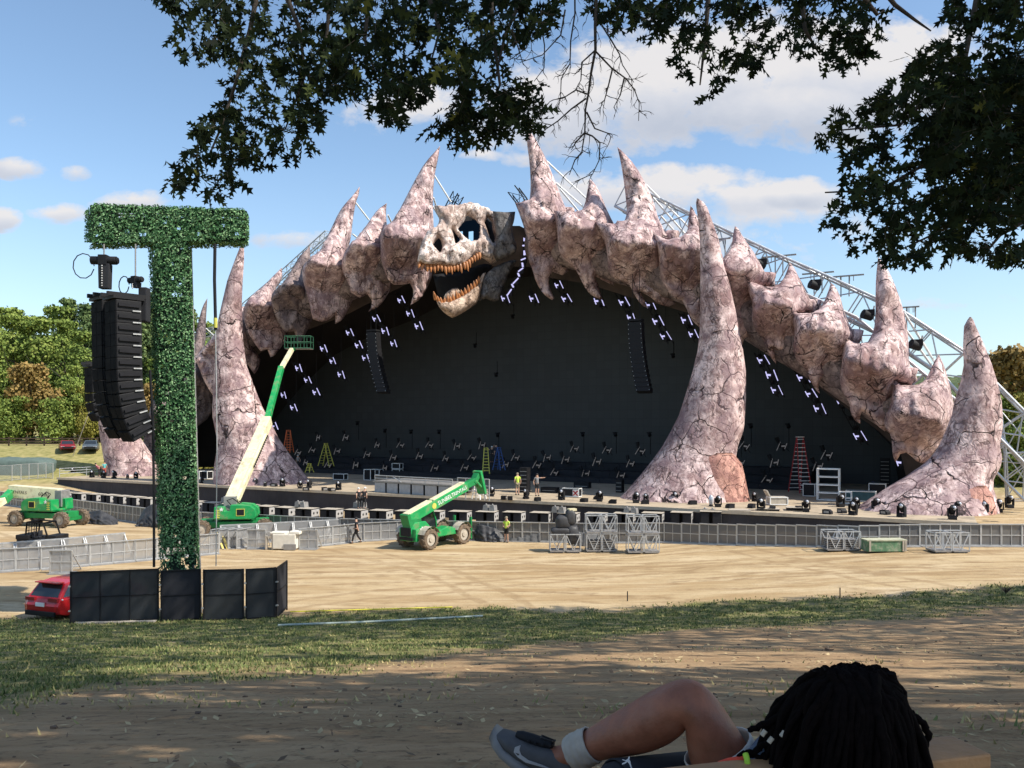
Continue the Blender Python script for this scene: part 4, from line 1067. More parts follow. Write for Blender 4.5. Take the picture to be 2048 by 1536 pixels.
M['basket'] = simple('dark_basket', (.012, .075, .035), .6, var=.2)
# ------------------------------------------------------------------ boom lifts
def boom_lift(loc, rz, label, turn, boom_pts, boom_w, basket, stub=False):
    r = thing('boom_lift', label, 'boom lift', loc, rz, 'green boom lifts')
    b = MB(); b.box((0, 0, .86), (3.4, 1.5, .42)); b.box((1.9, 0, .95), (.9, 1.1, .5)); b.box((-1.9, 0, .95), (.9, 1.1, .5))
    b.box((2.15, 0, .62), (.35, 2.0, .3)); b.box((-2.15, 0, .62), (.35, 2.0, .3))
    b.build('chassis', M['green_dark'], r, bevel=.05)
    for x in (-2.15, 2.15):
        for y in (-1.05, 1.05): wheel(r, (x, y, .62), .62, .48)
    tt = bpy.data.objects.new('turntable', None); 
    b = MB(); prof = [(-1.5, 1.25), (-1.62, 1.45), (-1.55, 1.95), (-1.2, 2.2), (-.5, 2.28), (.15, 2.28), (.2, 1.85), (.55, 1.85), (.6, 2.15), (1.25, 2.15), (1.3, 1.3)]
    b.prism(prof, lambda p: (p[0], -1.12, p[1]), lambda p: (p[0], -.32, p[1])); b.prism(prof, lambda p: (p[0], .32, p[1]), lambda p: (p[0], 1.12, p[1]))
    b.box((0, 0, 1.3), (2.5, 1.9, .18))
    o = b.build('turntable', M['green'], r, bevel=.05); o.rotation_euler = (0, 0, turn-rz)
    q = MB(); q.cyl((0, 0, 1.02), (0, 0, 1.22), .7, n=20); q.box((0, 0, 1.1), (1.7, .9, .16)); q.build('slew_ring', M['black'], r)
    for sg in (-1, 1):
        q = MB(); q.box((-.55, sg*1.135, 1.75), (.5, .03, .42)); q.build('control_panel', M['black'], o)
        q = MB(); q.box((-.55, sg*1.13, 1.75), (.6, .02, .52)); q.build('warning_plate', M['yellow'], o)
        q = MB(); q.tube([(.2, sg*.34, 2.2), (.5, sg*.36, 2.55), (.1, sg*.36, 2.7), (-.4, sg*.34, 2.3)], .04, 6); q.build('hydraulic_hose', M['black'], o)
    for sg in (-1, 1):
        q = MB(); q.box((1.0, sg*1.122, 1.65), (.06, .012, .6))
        for i in range(4): q.box((1.0, sg*1.13, 1.4+i*.17), (.28, .02, .05))
        q.build('vent', M['yellow'], o)
    q = MB()     # star on the counterweight
    for sg in (-1, 1):
        pl = [(.75+.17*(1 if k % 2 == 0 else .42)*math.sin(k*math.pi/5), 1.98+.17*(1 if k % 2 == 0 else .42)*math.cos(k*math.pi/5)) for k in range(10)]
        q.prism(pl, lambda p: (p[0], sg*1.12, p[1]), lambda p: (p[0], sg*1.135, p[1]))
    q.build('star_decal', M['white'], o)
    inv = (Matrix.Translation(Vector(loc)) @ Matrix.Rotation(rz, 4, 'Z')).inverted()
    bp = [inv @ Vector(p) for p in boom_pts]
    yoke = MB(); d0 = (bp[1]-bp[0]).normalized(); yoke.box(bp[0]+Vector((0, 0, -.25)), (.9, .9, 1.3), rz=turn-rz); yoke.build('yoke', M['dkalu'], r, bevel=.04)
    for i in range(len(bp)-1):
        d = (bp[i+1]-bp[i]); b = MB(); w_ = boom_w[i]
        b.bar(bp[i], bp[i+1]+d.normalized()*.1, w_, w_*1.15)
        if i == 0:
            n = d.normalized(); sd = n.cross(Vector((0, 0, 1))).normalized()
            if sd.length < .1: sd = Vector((1, 0, 0))
            b.bar(bp[i]+sd*w_*.62, bp[i]+d*.8+sd*w_*.62, w_*.25, w_*.6)
        o2 = b.build('boom_section', [M['cream'], M['green'], M['cream'], M['green_dark']][i] if not stub else [M['cream'], M['green']][min(i, 1)], r, bevel=.03)
        if i == 0 and not stub:
            q = MB(); n = d.normalized(); sd = n.cross(Vector((0, 0, 1))).normalized()
            for k in range(15): q.box(bp[0]+d*(.40+k*.028)+sd*w_*.8, (.12, .12, .12))
            q.bar(bp[0]+d*.39+sd*w_*.74, bp[0]+d*.80+sd*w_*.74, .09)
            q.build('cable_chain', M['black'], o2)
    if basket is not None:
        c = inv @ Vector(basket); b = MB(); Wd, Dp, H = 2.4, 1.0, 1.1
        Mz = Matrix.Rotation(-rz, 3, 'Z')
        def P(x, y, z): return c+Mz @ Vector((x, y, z))
        for z in (.0, .55, 1.1):
            b.tube([P(-Wd/2, -Dp/2, z), P(Wd/2, -Dp/2, z), P(Wd/2, Dp/2, z), P(-Wd/2, Dp/2, z), P(-Wd/2, -Dp/2, z)], .045, 6)
        for x in (-1.2, -.6, 0, .6, 1.2):
            for y in (-.5, .5): b.tube([P(x, y, 0), P(x, y, 1.1)], .04, 6)
        b.build('basket_rail', M['basket'], r)
        b = MB(); b.box(P(0, 0, -.03), (Wd, Dp, .07), rz=-rz); b.build('basket_floor', M['dkalu'], r)
        b = MB(); b.box(P(.1, -.42, .85), (.5, .2, .4), rz=-rz); b.build('control_box', M['black'], r)
    return r
g1 = ground(470, 1070)
p0 = at(462, 1003, g1.y+.3)
boom_lift(g1, R(12), 'green boom lift with its cream and green boom raised to the backbone', R(190),
          [p0, at(534, 842, 67.0), at(562, 737, 71.5), at(583, 700, 73.5), at(588, 698, 74)], [.74, .44, .32, .24], at(598, 697, 74.3))
g2 = ground(98, 1051)
q0 = at(122, 990, g2.y+.5)
bl2 = boom_lift(g2, R(-14), 'green boom lift with lowered cream boom, parked at the far left', R(-14),
          [q0, at(26, 982, g2.y+1.0), at(8, 1000, g2.y-.5), at(-14, 1014, g2.y-1.5)], [.85, .5, .45, .4], at(-45, 1016, g2.y-2))
inv = (Matrix.Translation(g2) @ Matrix.Rotation(R(-14), 4, 'Z')).inverted()
a_ = inv @ q0; b_ = inv @ at(26, 982, g2.y+1.0); dd = (b_-a_); rzb = math.atan2(-dd.y, -dd.x); pit = math.atan2(-dd.z, math.hypot(dd.x, dd.y))
for k, s_, sz in ((.78, 'RENTALS', .34), (.27, '60 AJ', .42)):
    text(s_, sz, M['black'], bl2, Matrix.Translation(a_+dd*k+Vector((math.sin(rzb), -math.cos(rzb), 0))*.53) @ Matrix.Rotation(rzb, 4, 'Z') @ Matrix.Rotation(-pit, 4, 'Y') @ XZ)
# ------------------------------------------------------------------ telehandler
gt = ground(868, 1091)
th = thing('telehandler', 'green telehandler with raised boom and muddy wheels in front of the stage', 'telehandler', gt, R(52))
for x in (-1.55, 1.65):
    for y in (-1.0, 1.0): wheel(th, (x, y, .68), .68, .55, lug=12)
b = MB(); prof = [(-2.5, .55), (-2.55, 1.35), (-2.2, 1.75), (-1.2, 1.75), (-.6, 1.2), (1.0, 1.1), (2.3, 1.0), (2.35, .6)]
b.prism(prof, lambda p: (p[0], -.42, p[1]), lambda p: (p[0], .42, p[1])); b.box((-1.9, 0, .95), (1.1, 1.5, .8)); b.build('chassis', M['green'], th, bevel=.05)
b = MB(); prof = [(-.95, .75), (-.95, 1.05), (.2, 1.35), (.9, 1.15), (1.0, .75)]
b.prism(prof, lambda p: (p[0], -1.1, p[1]), lambda p: (p[0], -.44, p[1])); b.build('engine_cover', M['green'], th, bevel=.05)
b = MB(); prof = [(-1.0, .8), (-1.05, 1.5), (-.8, 2.35), (.25, 2.42), (.62, 1.6), (.7, .8)]
b.prism(prof, lambda p: (p[0], .44, p[1]), lambda p: (p[0], 1.12, p[1]))
b.build('cab', M['glass'], th, bevel=.03)
b = MB()
for y in (.44, 1.13):
    for p, q in (((-1.05, 1.5), (-.8, 2.38)), ((-.8, 2.38), (.25, 2.45)), ((.25, 2.45), (.64, 1.6)), ((-1.0, .8), (-1.05, 1.5)), ((.64, 1.6), (.7, .8)), ((-1.0, .8), (.7, .8))): b.bar((p[0], y, p[1]), (q[0], y, q[1]), .09)
b.box((-.28, .78, 2.43), (1.1, .76, .08)); b.build('cab_frame', M['green_dark'], th)
for x in (-1.55, 1.65):
    for y in (-1.02, 1.02):
        b = MB(); n = 7; vs = []
        for i in range(n):
            a = R(25+i*130/(n-1)); 
            for yy in (-.3, .3): vs.append((x+.82*math.cos(a), y+yy, .68+.82*math.sin(a)))
        b.add(vs, [(2*i, 2*i+1, 2*i+3, 2*i+2) for i in range(n-1)]); o = b.build('mudguard', M['rim'], th)
B0 = Vector((-2.55, 0, 1.95)); B1 = Vector((3.1, 0, 3.75)); dB = (B1-B0).normalized()
b = MB(); b.bar(B0, B1, .62, .62); o = b.build('boom', M['green'], th, bevel=.04)
b = MB(); b.bar(B0-dB*.1+Vector((0, 0, .36)), B0+dB*2.2+Vector((0, 0, .36)), .5, .12); b.bar(B0+dB*2.4+Vector((0, 0, .35)), B1-dB*.3+Vector((0, 0, .35)), .42, .08); b.build('top_plate', M['cream'], o)
b = MB(); b.bar(B0-dB*.15, B0+dB*.1, .72, .72); b.box(B0+Vector((.5, 0, -.3)), (1.0, .7, .6)); b.build('boom_pivot', M['green_dark'], o)
ang = math.atan2(dB.z, dB.x)
b = MB(); b.cyl((0, -.325, 0), (0, -.335, 0), .2, n=16); b2 = b.build('round_badge', M['yellow'], o); b2.location = B0+dB*2.35
text('SUNBELT', .40, M['white'], o, Matrix.Translation(B0+dB*3.55+Vector((0, -.32, 0))) @ Matrix.Rotation(-ang, 4, 'Y') @ XZ)
text('RENTALS', .34, M['white'], o, Matrix.Translation(B0+dB*5.05+Vector((0, -.32, 0))) @ Matrix.Rotation(-ang, 4, 'Y') @ XZ)
b = MB(); b.bar(B1-dB*.4, B1+dB*1.1, .42, .42); b.bar(B1+dB*.9+Vector((0, 0, -.1)), B1+dB*1.4+Vector((0, 0, .35)), .5, .3); b.build('inner_boom', M['green_dark'], th, bevel=.03)
b = MB(); E = B1+dB*1.5
b.bar(E+Vector((-.1, 0, .55)), E+Vector((.45, 0, -1.1)), .75, .22); b.bar(E+Vector((-.5, -.2, -.1)), E+Vector((.1, -.2, -.6)), .14); b.bar(E+Vector((-.5, .2, -.1)), E+Vector((.1, .2, -.6)), .14); b.build('carriage', M['green'], th, bevel=.04)
for sg in (-.28, .28):
    b = MB(); b.bar(E+Vector((.4, sg, -1.1)), E+Vector((.85, sg, -1.25)), .12, .08); b.build('fork', M['dkalu'], th)
b = MB(); b.bar((2.3, -.75, .55), (2.9, -.75, .5), .16, .2); b.bar((2.3, .75, .55), (2.9, .75, .5), .16, .2); b.box((2.85, -.75, .95), (.12, .16, 1.5)); b.box((2.85, .75, .95), (.12, .16, 1.5)); b.box((2.6, 0, .55), (.2, 1.6, .16)); b.build('stabiliser', M['green_dark'], th)
b = MB(); b.box((-2.56, .05, 1.15), (.06, .9, .55)); b.box((-2.57, 0, .72), (.05, 1.2, .2)); b.build('rear_grille', M['black'], th)
q = MB(); pl = [(-1.9+.22*(1 if k % 2 == 0 else .45)*math.sin(k*math.pi/5), 1.3+.22*(1 if k % 2 == 0 else .45)*math.cos(k*math.pi/5)) for k in range(10)]
q.prism(pl, lambda p: (p[0], -.755, p[1]-.0), lambda p: (p[0], -.775, p[1])); q.build('star_decal', M['white'], th)
# ------------------------------------------------------------------ utility vehicle
gu = ground(86, 1099)
uv_ = thing('utility_vehicle', 'small black utility vehicle with a roll cage behind the pale barriers', 'buggy', gu, R(-6))
b = MB(); b.box((0, 0, .55), (2.7, 1.3, .4)); b.box((.95, 0, .82), (.8, 1.25, .3)); b.box((-.95, 0, .85), (.9, 1.35, .3)); b.build('body', M['black'], uv_, bevel=.06)
for x in (-.9, .95):
    for y in (-.6, .6): wheel(uv_, (x, y, .32), .32, .26, lug=0)
b = MB()
for y in (-.6, .6):
    b.tube([(.75, y, .9), (.45, y, 1.75), (-.65, y, 1.8), (-.75, y, .9)], .055, 6)
b.tube([(.45, -.6, 1.75), (.45, .6, 1.75)], .055, 6); b.tube([(-.65, -.6, 1.8), (-.65, .6, 1.8)], .055, 6)
for y in (-.6, .6): b.tube([(-.65, y, 1.8), (.45, y, 1.75)], .05, 6); b.tube([(-.0, -.6, 1.78), (-.05, -.6, .9)], .03, 6); b.build('roll_cage', M['black'], uv_)
b = MB()
for k in range(6): b.bar((-.72, -.6+k*.24, .95), (-.67, -.6+k*.24, 1.78), .03)
for k in range(4): b.bar((-.72, -.6, 1.05+k*.2), (-.72, .6, 1.05+k*.2), .03)
b.build('rear_screen', M['black'], uv_)
for y in (-.3, .3):
    b = MB(); b.box((-.2, y, .82), (.4, .42, .12)); b.box((-.42, y, 1.0), (.1, .4, .34)); b.build('seat', M['blackfab'], uv_, bevel=.04)
# ------------------------------------------------------------------ crowd barriers
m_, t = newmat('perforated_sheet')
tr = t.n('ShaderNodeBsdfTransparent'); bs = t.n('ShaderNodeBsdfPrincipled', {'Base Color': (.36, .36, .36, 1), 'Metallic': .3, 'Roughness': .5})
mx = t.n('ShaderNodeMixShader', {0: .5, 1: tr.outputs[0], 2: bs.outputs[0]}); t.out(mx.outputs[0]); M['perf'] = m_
def barrier_proto(label, grp, sheet, H=1.25):
    r = thing('crowd_barrier', label, 'barrier', group=grp); w_ = 1.16
    b = MB()
    for x in (-w_/2, w_/2): b.bar((x, 0, 0), (x, 0, H), .06)
    for z in (.06, H*.5, H-.03): b.bar((-w_/2, 0, z), (w_/2, 0, z), .05)
    b.bar((0, -.005, .06), (0, -.005, H-.03), .03)
    b.box((0, -.03, H), (w_+.04, .12, .04)); b.build('frame', M['alu'], r)
    b = MB(); b.box((0, .012, H*.5), (w_-.04, .008, H-.08)); b.build('sheet', sheet, r)
    b = MB()
    for x in (-w_/2+.03, w_/2-.03): b.bar((x, .02, H-.08), (x, 1.05, .06), .05)
    b.bar((-w_/2, 1.05, .06), (w_/2, 1.05, .06), .05); b.build('rear_brace', M['alu'], r)
    b = MB(); b.box((0, .1, .015), (w_, 1.0, .03)); b.build('foot_plate', M['dkalu'], r)
    return r
def run(proto, pts, label, first, flip=False, step=1.2, sc=1.0, grp=None):
    g = [Vector(p) if len(p) == 3 else ground(*p) for p in pts]
    seg = [(a, b) for a, b in zip(g, g[1:])]; carry = step/2
    for a, b in seg:
        L = (b-a).to_2d().length; d = (b-a).to_2d()/L; k = carry
        while k <= L:
            x = a.x+d.x*k; y = a.y+d.y*k; rz = math.atan2(d.y, d.x)+(math.pi if flip else 0)
            loc = (x, y, gz(x, y))
            if first: proto.location = loc; proto.rotation_euler = (0, 0, rz); proto['label'] = label; first = False
            else: dup(proto, loc, rz, label)
            k += step
        carry = k-L
pitp = [(-10, 1008), (150, 1029), (300, 1050), (392, 1058), (680, 1074), (805, 1077), (940, 1081), (1315, 1085), (1450, 1090), (1710, 1096), (2046, 1093), (2140, 1091)]
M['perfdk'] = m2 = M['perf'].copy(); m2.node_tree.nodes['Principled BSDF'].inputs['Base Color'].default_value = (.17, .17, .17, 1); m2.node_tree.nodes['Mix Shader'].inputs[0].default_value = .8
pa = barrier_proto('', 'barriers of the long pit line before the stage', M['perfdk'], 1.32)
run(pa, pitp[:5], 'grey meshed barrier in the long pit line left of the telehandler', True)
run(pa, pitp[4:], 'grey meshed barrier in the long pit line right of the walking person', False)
pb = barrier_proto('', 'barriers of the short line beside the telehandler', M['perf'])
run(pb, [(596, 1096), (660, 1090), (720, 1083), (812, 1077)], 'bright mesh barrier in the short line leading to the telehandler', True)
run(pb, [(440, 1088), (560, 1081), (690, 1073)], 'bright mesh barrier seen from behind, near the raised boom lift', False, True)
for px, py, rz, lb in [(513, 1098, 0, 'single barrier standing flat to view beside the yellow boards'), (617, 1099, R(-3), 'single barrier standing flat to view right of the cream-coloured box')]:
    p = ground(px, py); dup(pb, p, rz, lb)
for k in range(4):
    p = ground(436+k*17, 1096); dup(pb, p, R(62), 'barrier turned edge-on in the stack left of the yellow boards')
pc = barrier_proto('', 'pale barriers left of the leaf-covered tower', M['perf'])
run(pc, [(-20, 1145), (100, 1138), (200, 1129), (318, 1118), (420, 1109)], 'pale barrier of the front line left of the leaf-covered column', True)
run(pc, [(-20, 1132), (130, 1119), (262, 1104)], 'pale barrier of the rear line behind the front line, at left', False, True)
p = ground(122, 1147); dup(pc, p, R(2), 'lone barrier standing just above the red car')
# ------------------------------------------------------------------ subwoofers
M['subside'] = simple('sunlit_cabinet_side', (.42, .41, .40), .6, var=.15)  # sunlight on the right cabinet side is put into this pale grey
def sub_proto():
    r = thing('subwoofer', 'broad black subwoofer pair with a slot between, in the row along the stage', 'subwoofer', group='subwoofers along the foot of the stage')
    b = MB(); b.box((-.42, 0, .68), (.62, 1.1, 1.36)); b.box((.42, 0, .68), (.62, 1.1, 1.36)); b.box((0, .25, .68), (.22, .6, 1.3)); b.box((0, 0, 1.385), (1.52, 1.15, .05)); b.build('cabinet', M['black'], r)
    for x in (-.42, .42):
        b = MB(); b.box((x, -.56, .68), (.54, .03, 1.2)); b.build('grille', M['blackfab'], r)
    b = MB(); b.box((.735, 0, .78), (.012, 1.06, 1.12)); o = b.build('side_plate', M['subside'], r)
    for y in (-.22, .25):
        b = MB(); b.cyl((.742, y, 1.05), (.748, y, 1.05), .1, n=12); b.build('handle_hole', M['void'], o)
    b = MB(); b.box((0, -.02, 1.413), (1.54, 1.2, .012)); b.build('pale_top', M['rim'], r)  # pale sheet covering the whole top
    return r
sp = sub_proto(); first = True
tops = [(120, 984), (215, 989), (300, 996), (400, 1003), (460, 1007), (600, 1016), (800, 1021), (1000, 1023), (1200, 1027), (1400, 1031), (1600, 1031.5)]
pts = [on_z(px, py, 1.4+gz(0, 60)*0) for px, py in tops]
def along(pts, step):
    out = []; carry = step/2
    for a, b in zip(pts, pts[1:]):
        d = (b-a).to_2d(); L = d.length; d /= L; k = carry
        while k <= L: out.append((a.x+d.x*k, a.y+d.y*k, math.atan2(d.y, d.x))); k += step
        carry = k-L
    return out
for i, (x, y, rz) in enumerate(along(pts, 2.08)):
    rz = rz*.5+RZ*.5
    if first: sp.location = (x, y, gz(x, y)); sp.rotation_euler = (0, 0, rz); first = False
    else: dup(sp, (x, y, gz(x, y)), rz)
for i, (px, py) in enumerate([(455, 1003), (603, 1012), (720, 1013), (980, 1019), (1118, 1023), (1262, 1025), (1418, 1027)]):
    p = on_z(px, py+2, 1.42)
    r = thing('fill_speaker', 'pair of small grey speakers with a round knob on top of the subwoofer row', 'loudspeaker', p, RZ, 'small speakers on top of the subwoofers')
    for x in (-.28, .28):
        b = MB(); b.prism([(-.24, 0), (.24, 0), (.18, .42), (-.18, .42)], lambda p: (p[0]+x, -.25, p[1]), lambda p: (p[0]+x, .25, p[1])); b.ball((x, -.1, .47), .07, 8, 5); b.build('speaker_box', M['dkalu'], r)
# ------------------------------------------------------------------ moving heads on the stage edge
mh = thing('moving_head_lamp', 'silvery moving-head lamp with dark yoke on the stage edge', 'stage light', group='moving-head lamps along the stage edge')
b = MB(); b.box((0, 0, .09), (.42, .42, .18)); b.build('lamp_base', M['black'], mh, bevel=.02)
b = MB(); b.box((-.24, 0, .42), (.07, .2, .5)); b.box((.24, 0, .42), (.07, .2, .5)); b.box((0, 0, .21), (.5, .2, .07)); b.build('yoke', M['black'], mh)
b = MB(); b.tube([(0, .12, .28), (0, .16, .40), (0, .08, .60), (0, -.08, .74), (0, -.15, .80)], [.12, .19, .20, .17, .14], 12); hd = b.build('lamp_head', M['black'], mh)
b = MB(); b.ball((.06, -.13, .70), (.12, .1, .13), 10, 7); b.build('lens', M['lens'], hd)
for i, (px, py, s_) in enumerate([(146,950,1.1),(168,948,1.1),(184,955,1),(207,956,1),(228,957,1.1),(255,957,.6),(272,957,.9),(458,968,1),(511,971,.9),(565,973,1),(600,977,.9),(618,976,1),(677,980,1),(983,993,1),(1052,998,1),(1123,1000,1.05),(1199,1003,1.05),(1272,1006,1),(1292,1004,.8),(1350,1005,1),(1436,1014,1),(1510,1003,.9),(1522,1021,1.05),(1612,1024,1.05),(1681,1014,1.1),(1706,1030,1.1),(1712,1017,1),(1752,1022,1.1),(1803,1034,1.1),(1858,1026,1.1),(1905,1039,1.1),(1915,1030,1.1),(1968,1029,1.1),(1998,1025,1.1),(2019,1016,1.1),(403,966,.8),(530,973,.6)]):
    p = on_z(px, py, DZ); 
    if i == 0: mh.location = p; mh.rotation_euler = (0, 0, RZ); mh.scale = (s_,)*3
    else: dup(mh, p, RZ+((i*37) % 7-3)*.2, scale=s_)
r = thing('wash_lamp', 'silver egg-shaped lamp standing upright by the salmon-pink tusk root', 'stage light', on_z(1422, 1012, DZ), RZ)
b = MB(); b.ball((0, 0, .45), (.2, .2, .42), 12, 9); b.build('lamp_shell', M['lens'], r)
b = MB(); b.cyl((0, 0, 0), (0, 0, .1), .16, n=12); b.build('foot', M['black'], r)
for i, (px, py) in enumerate([(470, 972), (548, 973), (612, 981), (650, 981), (664, 982), (890, 992), (1008, 999), (1020, 1000), (1075, 1002), (1168, 1004), (1195, 999), (1225, 1007), (1290, 1008), (1385, 1009), (1460, 1016), (1503, 1016), (1545, 1021), (1598, 1021), (1684, 1026), (1770, 1029), (1655, 1028)]):
    p = on_z(px, py, DZ)
    r = thing('floor_box', 'small dark connector box lying on the plywood near the stage edge', 'box', p, RZ+i*.3, 'small dark boxes on the stage edge')
    b = MB(); b.prism([(-.3, 0), (.3, 0), (.3, .18), (.15, .32), (-.3, .32)], lambda p: (p[0], -.2, p[1]), lambda p: (p[0], .2, p[1])); b.build('box_shell', M['black'], r)
    b = MB(); b.box((0, -.206, .16), (.35, .02, .16)); b.build('face_plate', M['dkalu'], r)
# ------------------------------------------------------------------ platform with rails, cases, ladders on the deck
M['greypanel'] = simple('grey_panel', (.34, .35, .37), .7, var=.15)
pl0 = on_z(748, 984, DZ); pl1 = on_z(903, 995, DZ); d = (pl1-pl0); rz = math.atan2(d.y, d.x); L = d.to_2d().length
r = thing('riser_platform', 'raised grey-panelled platform with pipe rails on the deck left of centre', 'platform', pl0, rz)
b = MB(); b.box((L/2, 2, 1.0), (L+.2, 4.2, .12)); b.build('platform_top', M['dkalu'], r)
for i in range(6):
    b = MB(); b.box((L*(i+.5)/6, 0, .46), (L/6-.22, .05, .88)); b.build('front_panel', M['greypanel'], r)
b = MB(); b.box((L/2, .2, .45), (L, .1, .9)); b.build('dark_backing', M['void'], r)
b = MB()
for z in (1.3, 1.55): b.cyl((0, .1, z), (L, .1, z), .04, n=6)
for k in range(7): b.cyl((L*k/6, .1, 1), (L*k/6, .1, 1.55), .03, n=6)
b.tube([(L*.25, .1, 1.5), (L*.38, -.1, 1.05)], .05, 6); b.build('pipe_rail', M['alu'], r)
p = on_z(915, 997, DZ); r = thing('stair_rail', 'pale pipe stair rails between the grey platform and the stage workers', 'railing', p, rz)
b = MB()
for x in (0, .9, 2.0, 2.9, 3.4): b.cyl((x, 0, 0), (x, 0, 1.75), .045, n=6)
for z in (.7, 1.2, 1.75): b.cyl((0, 0, z), (3.4, 0, z), .04, n=6)
b.build('rail', M['alu'], r)
def case(px, py, w_, h_, d_, label, shelves=0, mat=None, cross=False, rz_=None, edge=.06):
    p = on_z(px, py, DZ); r = thing('road_case', label, 'case', p, RZ if rz_ is None else rz_)
    b = MB()
    if not shelves: b.box((0, 0, h_/2+.06), (w_-.04, d_-.04, h_-.08)); b.build('shell', mat or M['black'], r)
    b = MB()
    for x in (-w_/2, w_/2):
        for y in (-d_/2, d_/2): b.bar((x, y, .05), (x, y, h_), edge)
    zs = [.08, h_] + [h_*k/(shelves+1) for k in range(1, shelves+1)]
    for z in zs:
        for y in (-d_/2, d_/2): b.bar((-w_/2, y, z), (w_/2, y, z), edge)
        for x in (-w_/2, w_/2): b.bar((x, -d_/2, z), (x, d_/2, z), edge)
    b.build('edge_frame', M['white'], r)
    if shelves:
        for z in zs: 
            b = MB(); b.box((0, 0, z), (w_-.06, d_-.06, .03)); b.build('shelf', M['alu'], r)
    for x in (-w_/2+.1, w_/2-.1):
        for y in (-d_/2+.1, d_/2-.1):
            b = MB(); b.cyl((x, y-.02, 0), (x, y+.02, 0), .07, n=8); o = b.build('castor', M['black'], r); o.location.z = .07
    if cross:
        b = MB(); b.box((w_*.32, -d_/2-.01, h_*.5), (w_*.34, .03, h_*.8)); o = b.build('white_panel', M['white'], r)
        for a in (R(45), R(-45)):
            q = MB(); q.box((0, 0, 0), (h_*.75, .02, h_*.14)); o2 = q.build('red_cross_mark', M['red'], o); o2.location = (w_*.32, -d_/2-.032, h_*.5); o2.rotation_euler = (0, a, 0)
    return r
case(681, 960, 1.5, .7, .7, 'low white-edged black case right of the left tusk foot')
case(739, 961, .9, 1.25, .8, 'upright white-edged case beside the left end of the grey platform')
case(752, 950, 1.6, .7, .8, 'white-edged case with a lamp on top behind the platform corner')
case(795, 950, 1.15, .7, .7, 'white-edged case under another one behind the grey platform')
c_ = case(795, 950, 1.15, .7, .7, 'white-edged case stacked on another behind the grey platform'); c_.location.z += .74
case(1619, 993, .95, 1.1, .8, 'white-edged case with two pale latches right of the red ladder')
case(1657, 1001, 1.65, 2.6, .9, 'tall white open shelf cart with four levels on the deck', 3, edge=.09)
case(1691, 1008, .85, .95, .6, 'small open white-edged rack right of the tall shelf cart', 1)
case(1554, 1010, 1.35, .62, .9, 'low wide case with its pale lid tilted open near the stage edge', mat=M['rim'], rz_=RZ+.5)
q = MB(); q.box((-.75, 0, .85), (.1, .8, .7), M=Matrix.Rotation(-.5, 3, 'Y')); o = q.build('tilted_lid', M['rim'], [x for x in C.objects if x.name.startswith('road_case')][-1])
case(1144, 994, 1.5, .75, .7, 'low case carrying a white panel with a red cross mark', cross=True)
case(1755, 994, 1.3, 1.15, .8, 'white-edged case half behind the foot of the rightmost tusk')
case(1722, 1003, 2.2, .85, 1.0, 'wide teal-dark flight case with shiny latches beside the rightmost tusk', mat=simple('teal_case', (.02, .07, .09), .5))
for px, py, w_, h_, lb in [(922, 985, 1.9, 1.1, 'black speaker cabinet behind the pale stair rails'), (1050, 985, .8, 2.3, 'tall stack of black amplifiers between the two stage workers'), (1100, 985, 1.6, .5, 'low black wedge on the deck behind the stage workers'), (1165, 976, 1.6, .6, 'black wedge with a pale end on the deck before the screen'), (1240, 985, .6, 1.2, 'black round-topped lamp case beside the foot of the largest tusk'), (1770, 978, .9, 3.0, 'tall black equipment rack glinting behind the rightmost tusk foot')]:
    p = on_z(px, py, DZ); r = thing('black_cabinet', lb, 'cabinet', p, RZ)
    b = MB(); b.box((0, 0, h_/2), (w_, .7, h_)); b.build('cabinet_body', M['black'], r, bevel=.03)
    b = MB()
    for k in range(max(1, int(h_/.35))): b.box((0, -.36, .2+k*.35), (w_*.8, .03, .05))
    b.build('front_trim', M['dkalu'], r)
# fence of dark cases with pale tops behind, left of the T column gap
for i, (px, py) in enumerate([(396, 958), (412, 958)]):
    case(px, py, 1.3, .9, .8, 'pale-topped case %s the leaf-covered column and the left tusk' % ('nearest the column, between' if i == 0 else 'nearest the tusk, between'))
def ladder(base, H, w_, spread, rz, mat, rungmat, label, n=10):
    r = thing('step_ladder', label, 'ladder', base, rz)
    for sg, nm in ((-1, 'front_rails'), (1, 'back_rails')):
        b = MB(); b.mi = 0
        for x in (-1, 1): b.bar((x*w_/2, sg*spread/2, 0), (x*w_*.26, 0, H), .09, .07)
        o = b.build(nm, mat, r)
        b = MB()
        for k in range(1, n+1):
            f = k/(n+.6); ww = (w_/2+(w_*.26-w_/2)*f); b.box((0, sg*spread/2*(1-f), H*f), (ww*2, .1, .05))
        b.build('rungs', rungmat, o)
    b = MB(); b.box((0, 0, H), (w_*.6, .3, .06)); b.build('top_cap', rungmat, r)
    return r
def dl(px, py): return on_z(px, py, DZ)
ladder(dl(1600, 985), 5.1, 1.2, 2.0, RZ+R(38), M['redladder'], M['white'], 'tall red step ladder with pale rungs right of the largest tusk', 13)
p = on_t(577, 905, 20); ladder(p, 2.9, .9, 1.6, RZ+R(25), M['orange'], M['orange'], 'orange step ladder behind the sloping foot of the left tusk', 8)
p = on_t(652, 932, 21); ladder(p, 2.9, .8, 2.2, RZ+R(80), M['yellow'], M['yellow'], 'yellow step ladder seen side-on among the lamps at left', 8)
p = on_t(972, 947, 18); ladder(p, 2.8, .75, 1.3, RZ+R(30), M['yellow'], M['yellow'], 'yellow-green step ladder with a worker on it at stage centre', 8)
p = on_t(998, 940, 20); ladder(p, 2.5, .75, 1.3, RZ+R(70), M['blue'], M['blue'], 'blue step ladder beside the yellow-green one at stage centre', 7)
p = on_t(619, 945, 17); ladder(p, 1.1, .7, .8, RZ, M['yellow'], M['yellow'], 'short yellow steps on the deck beside the left tusk foot', 3)
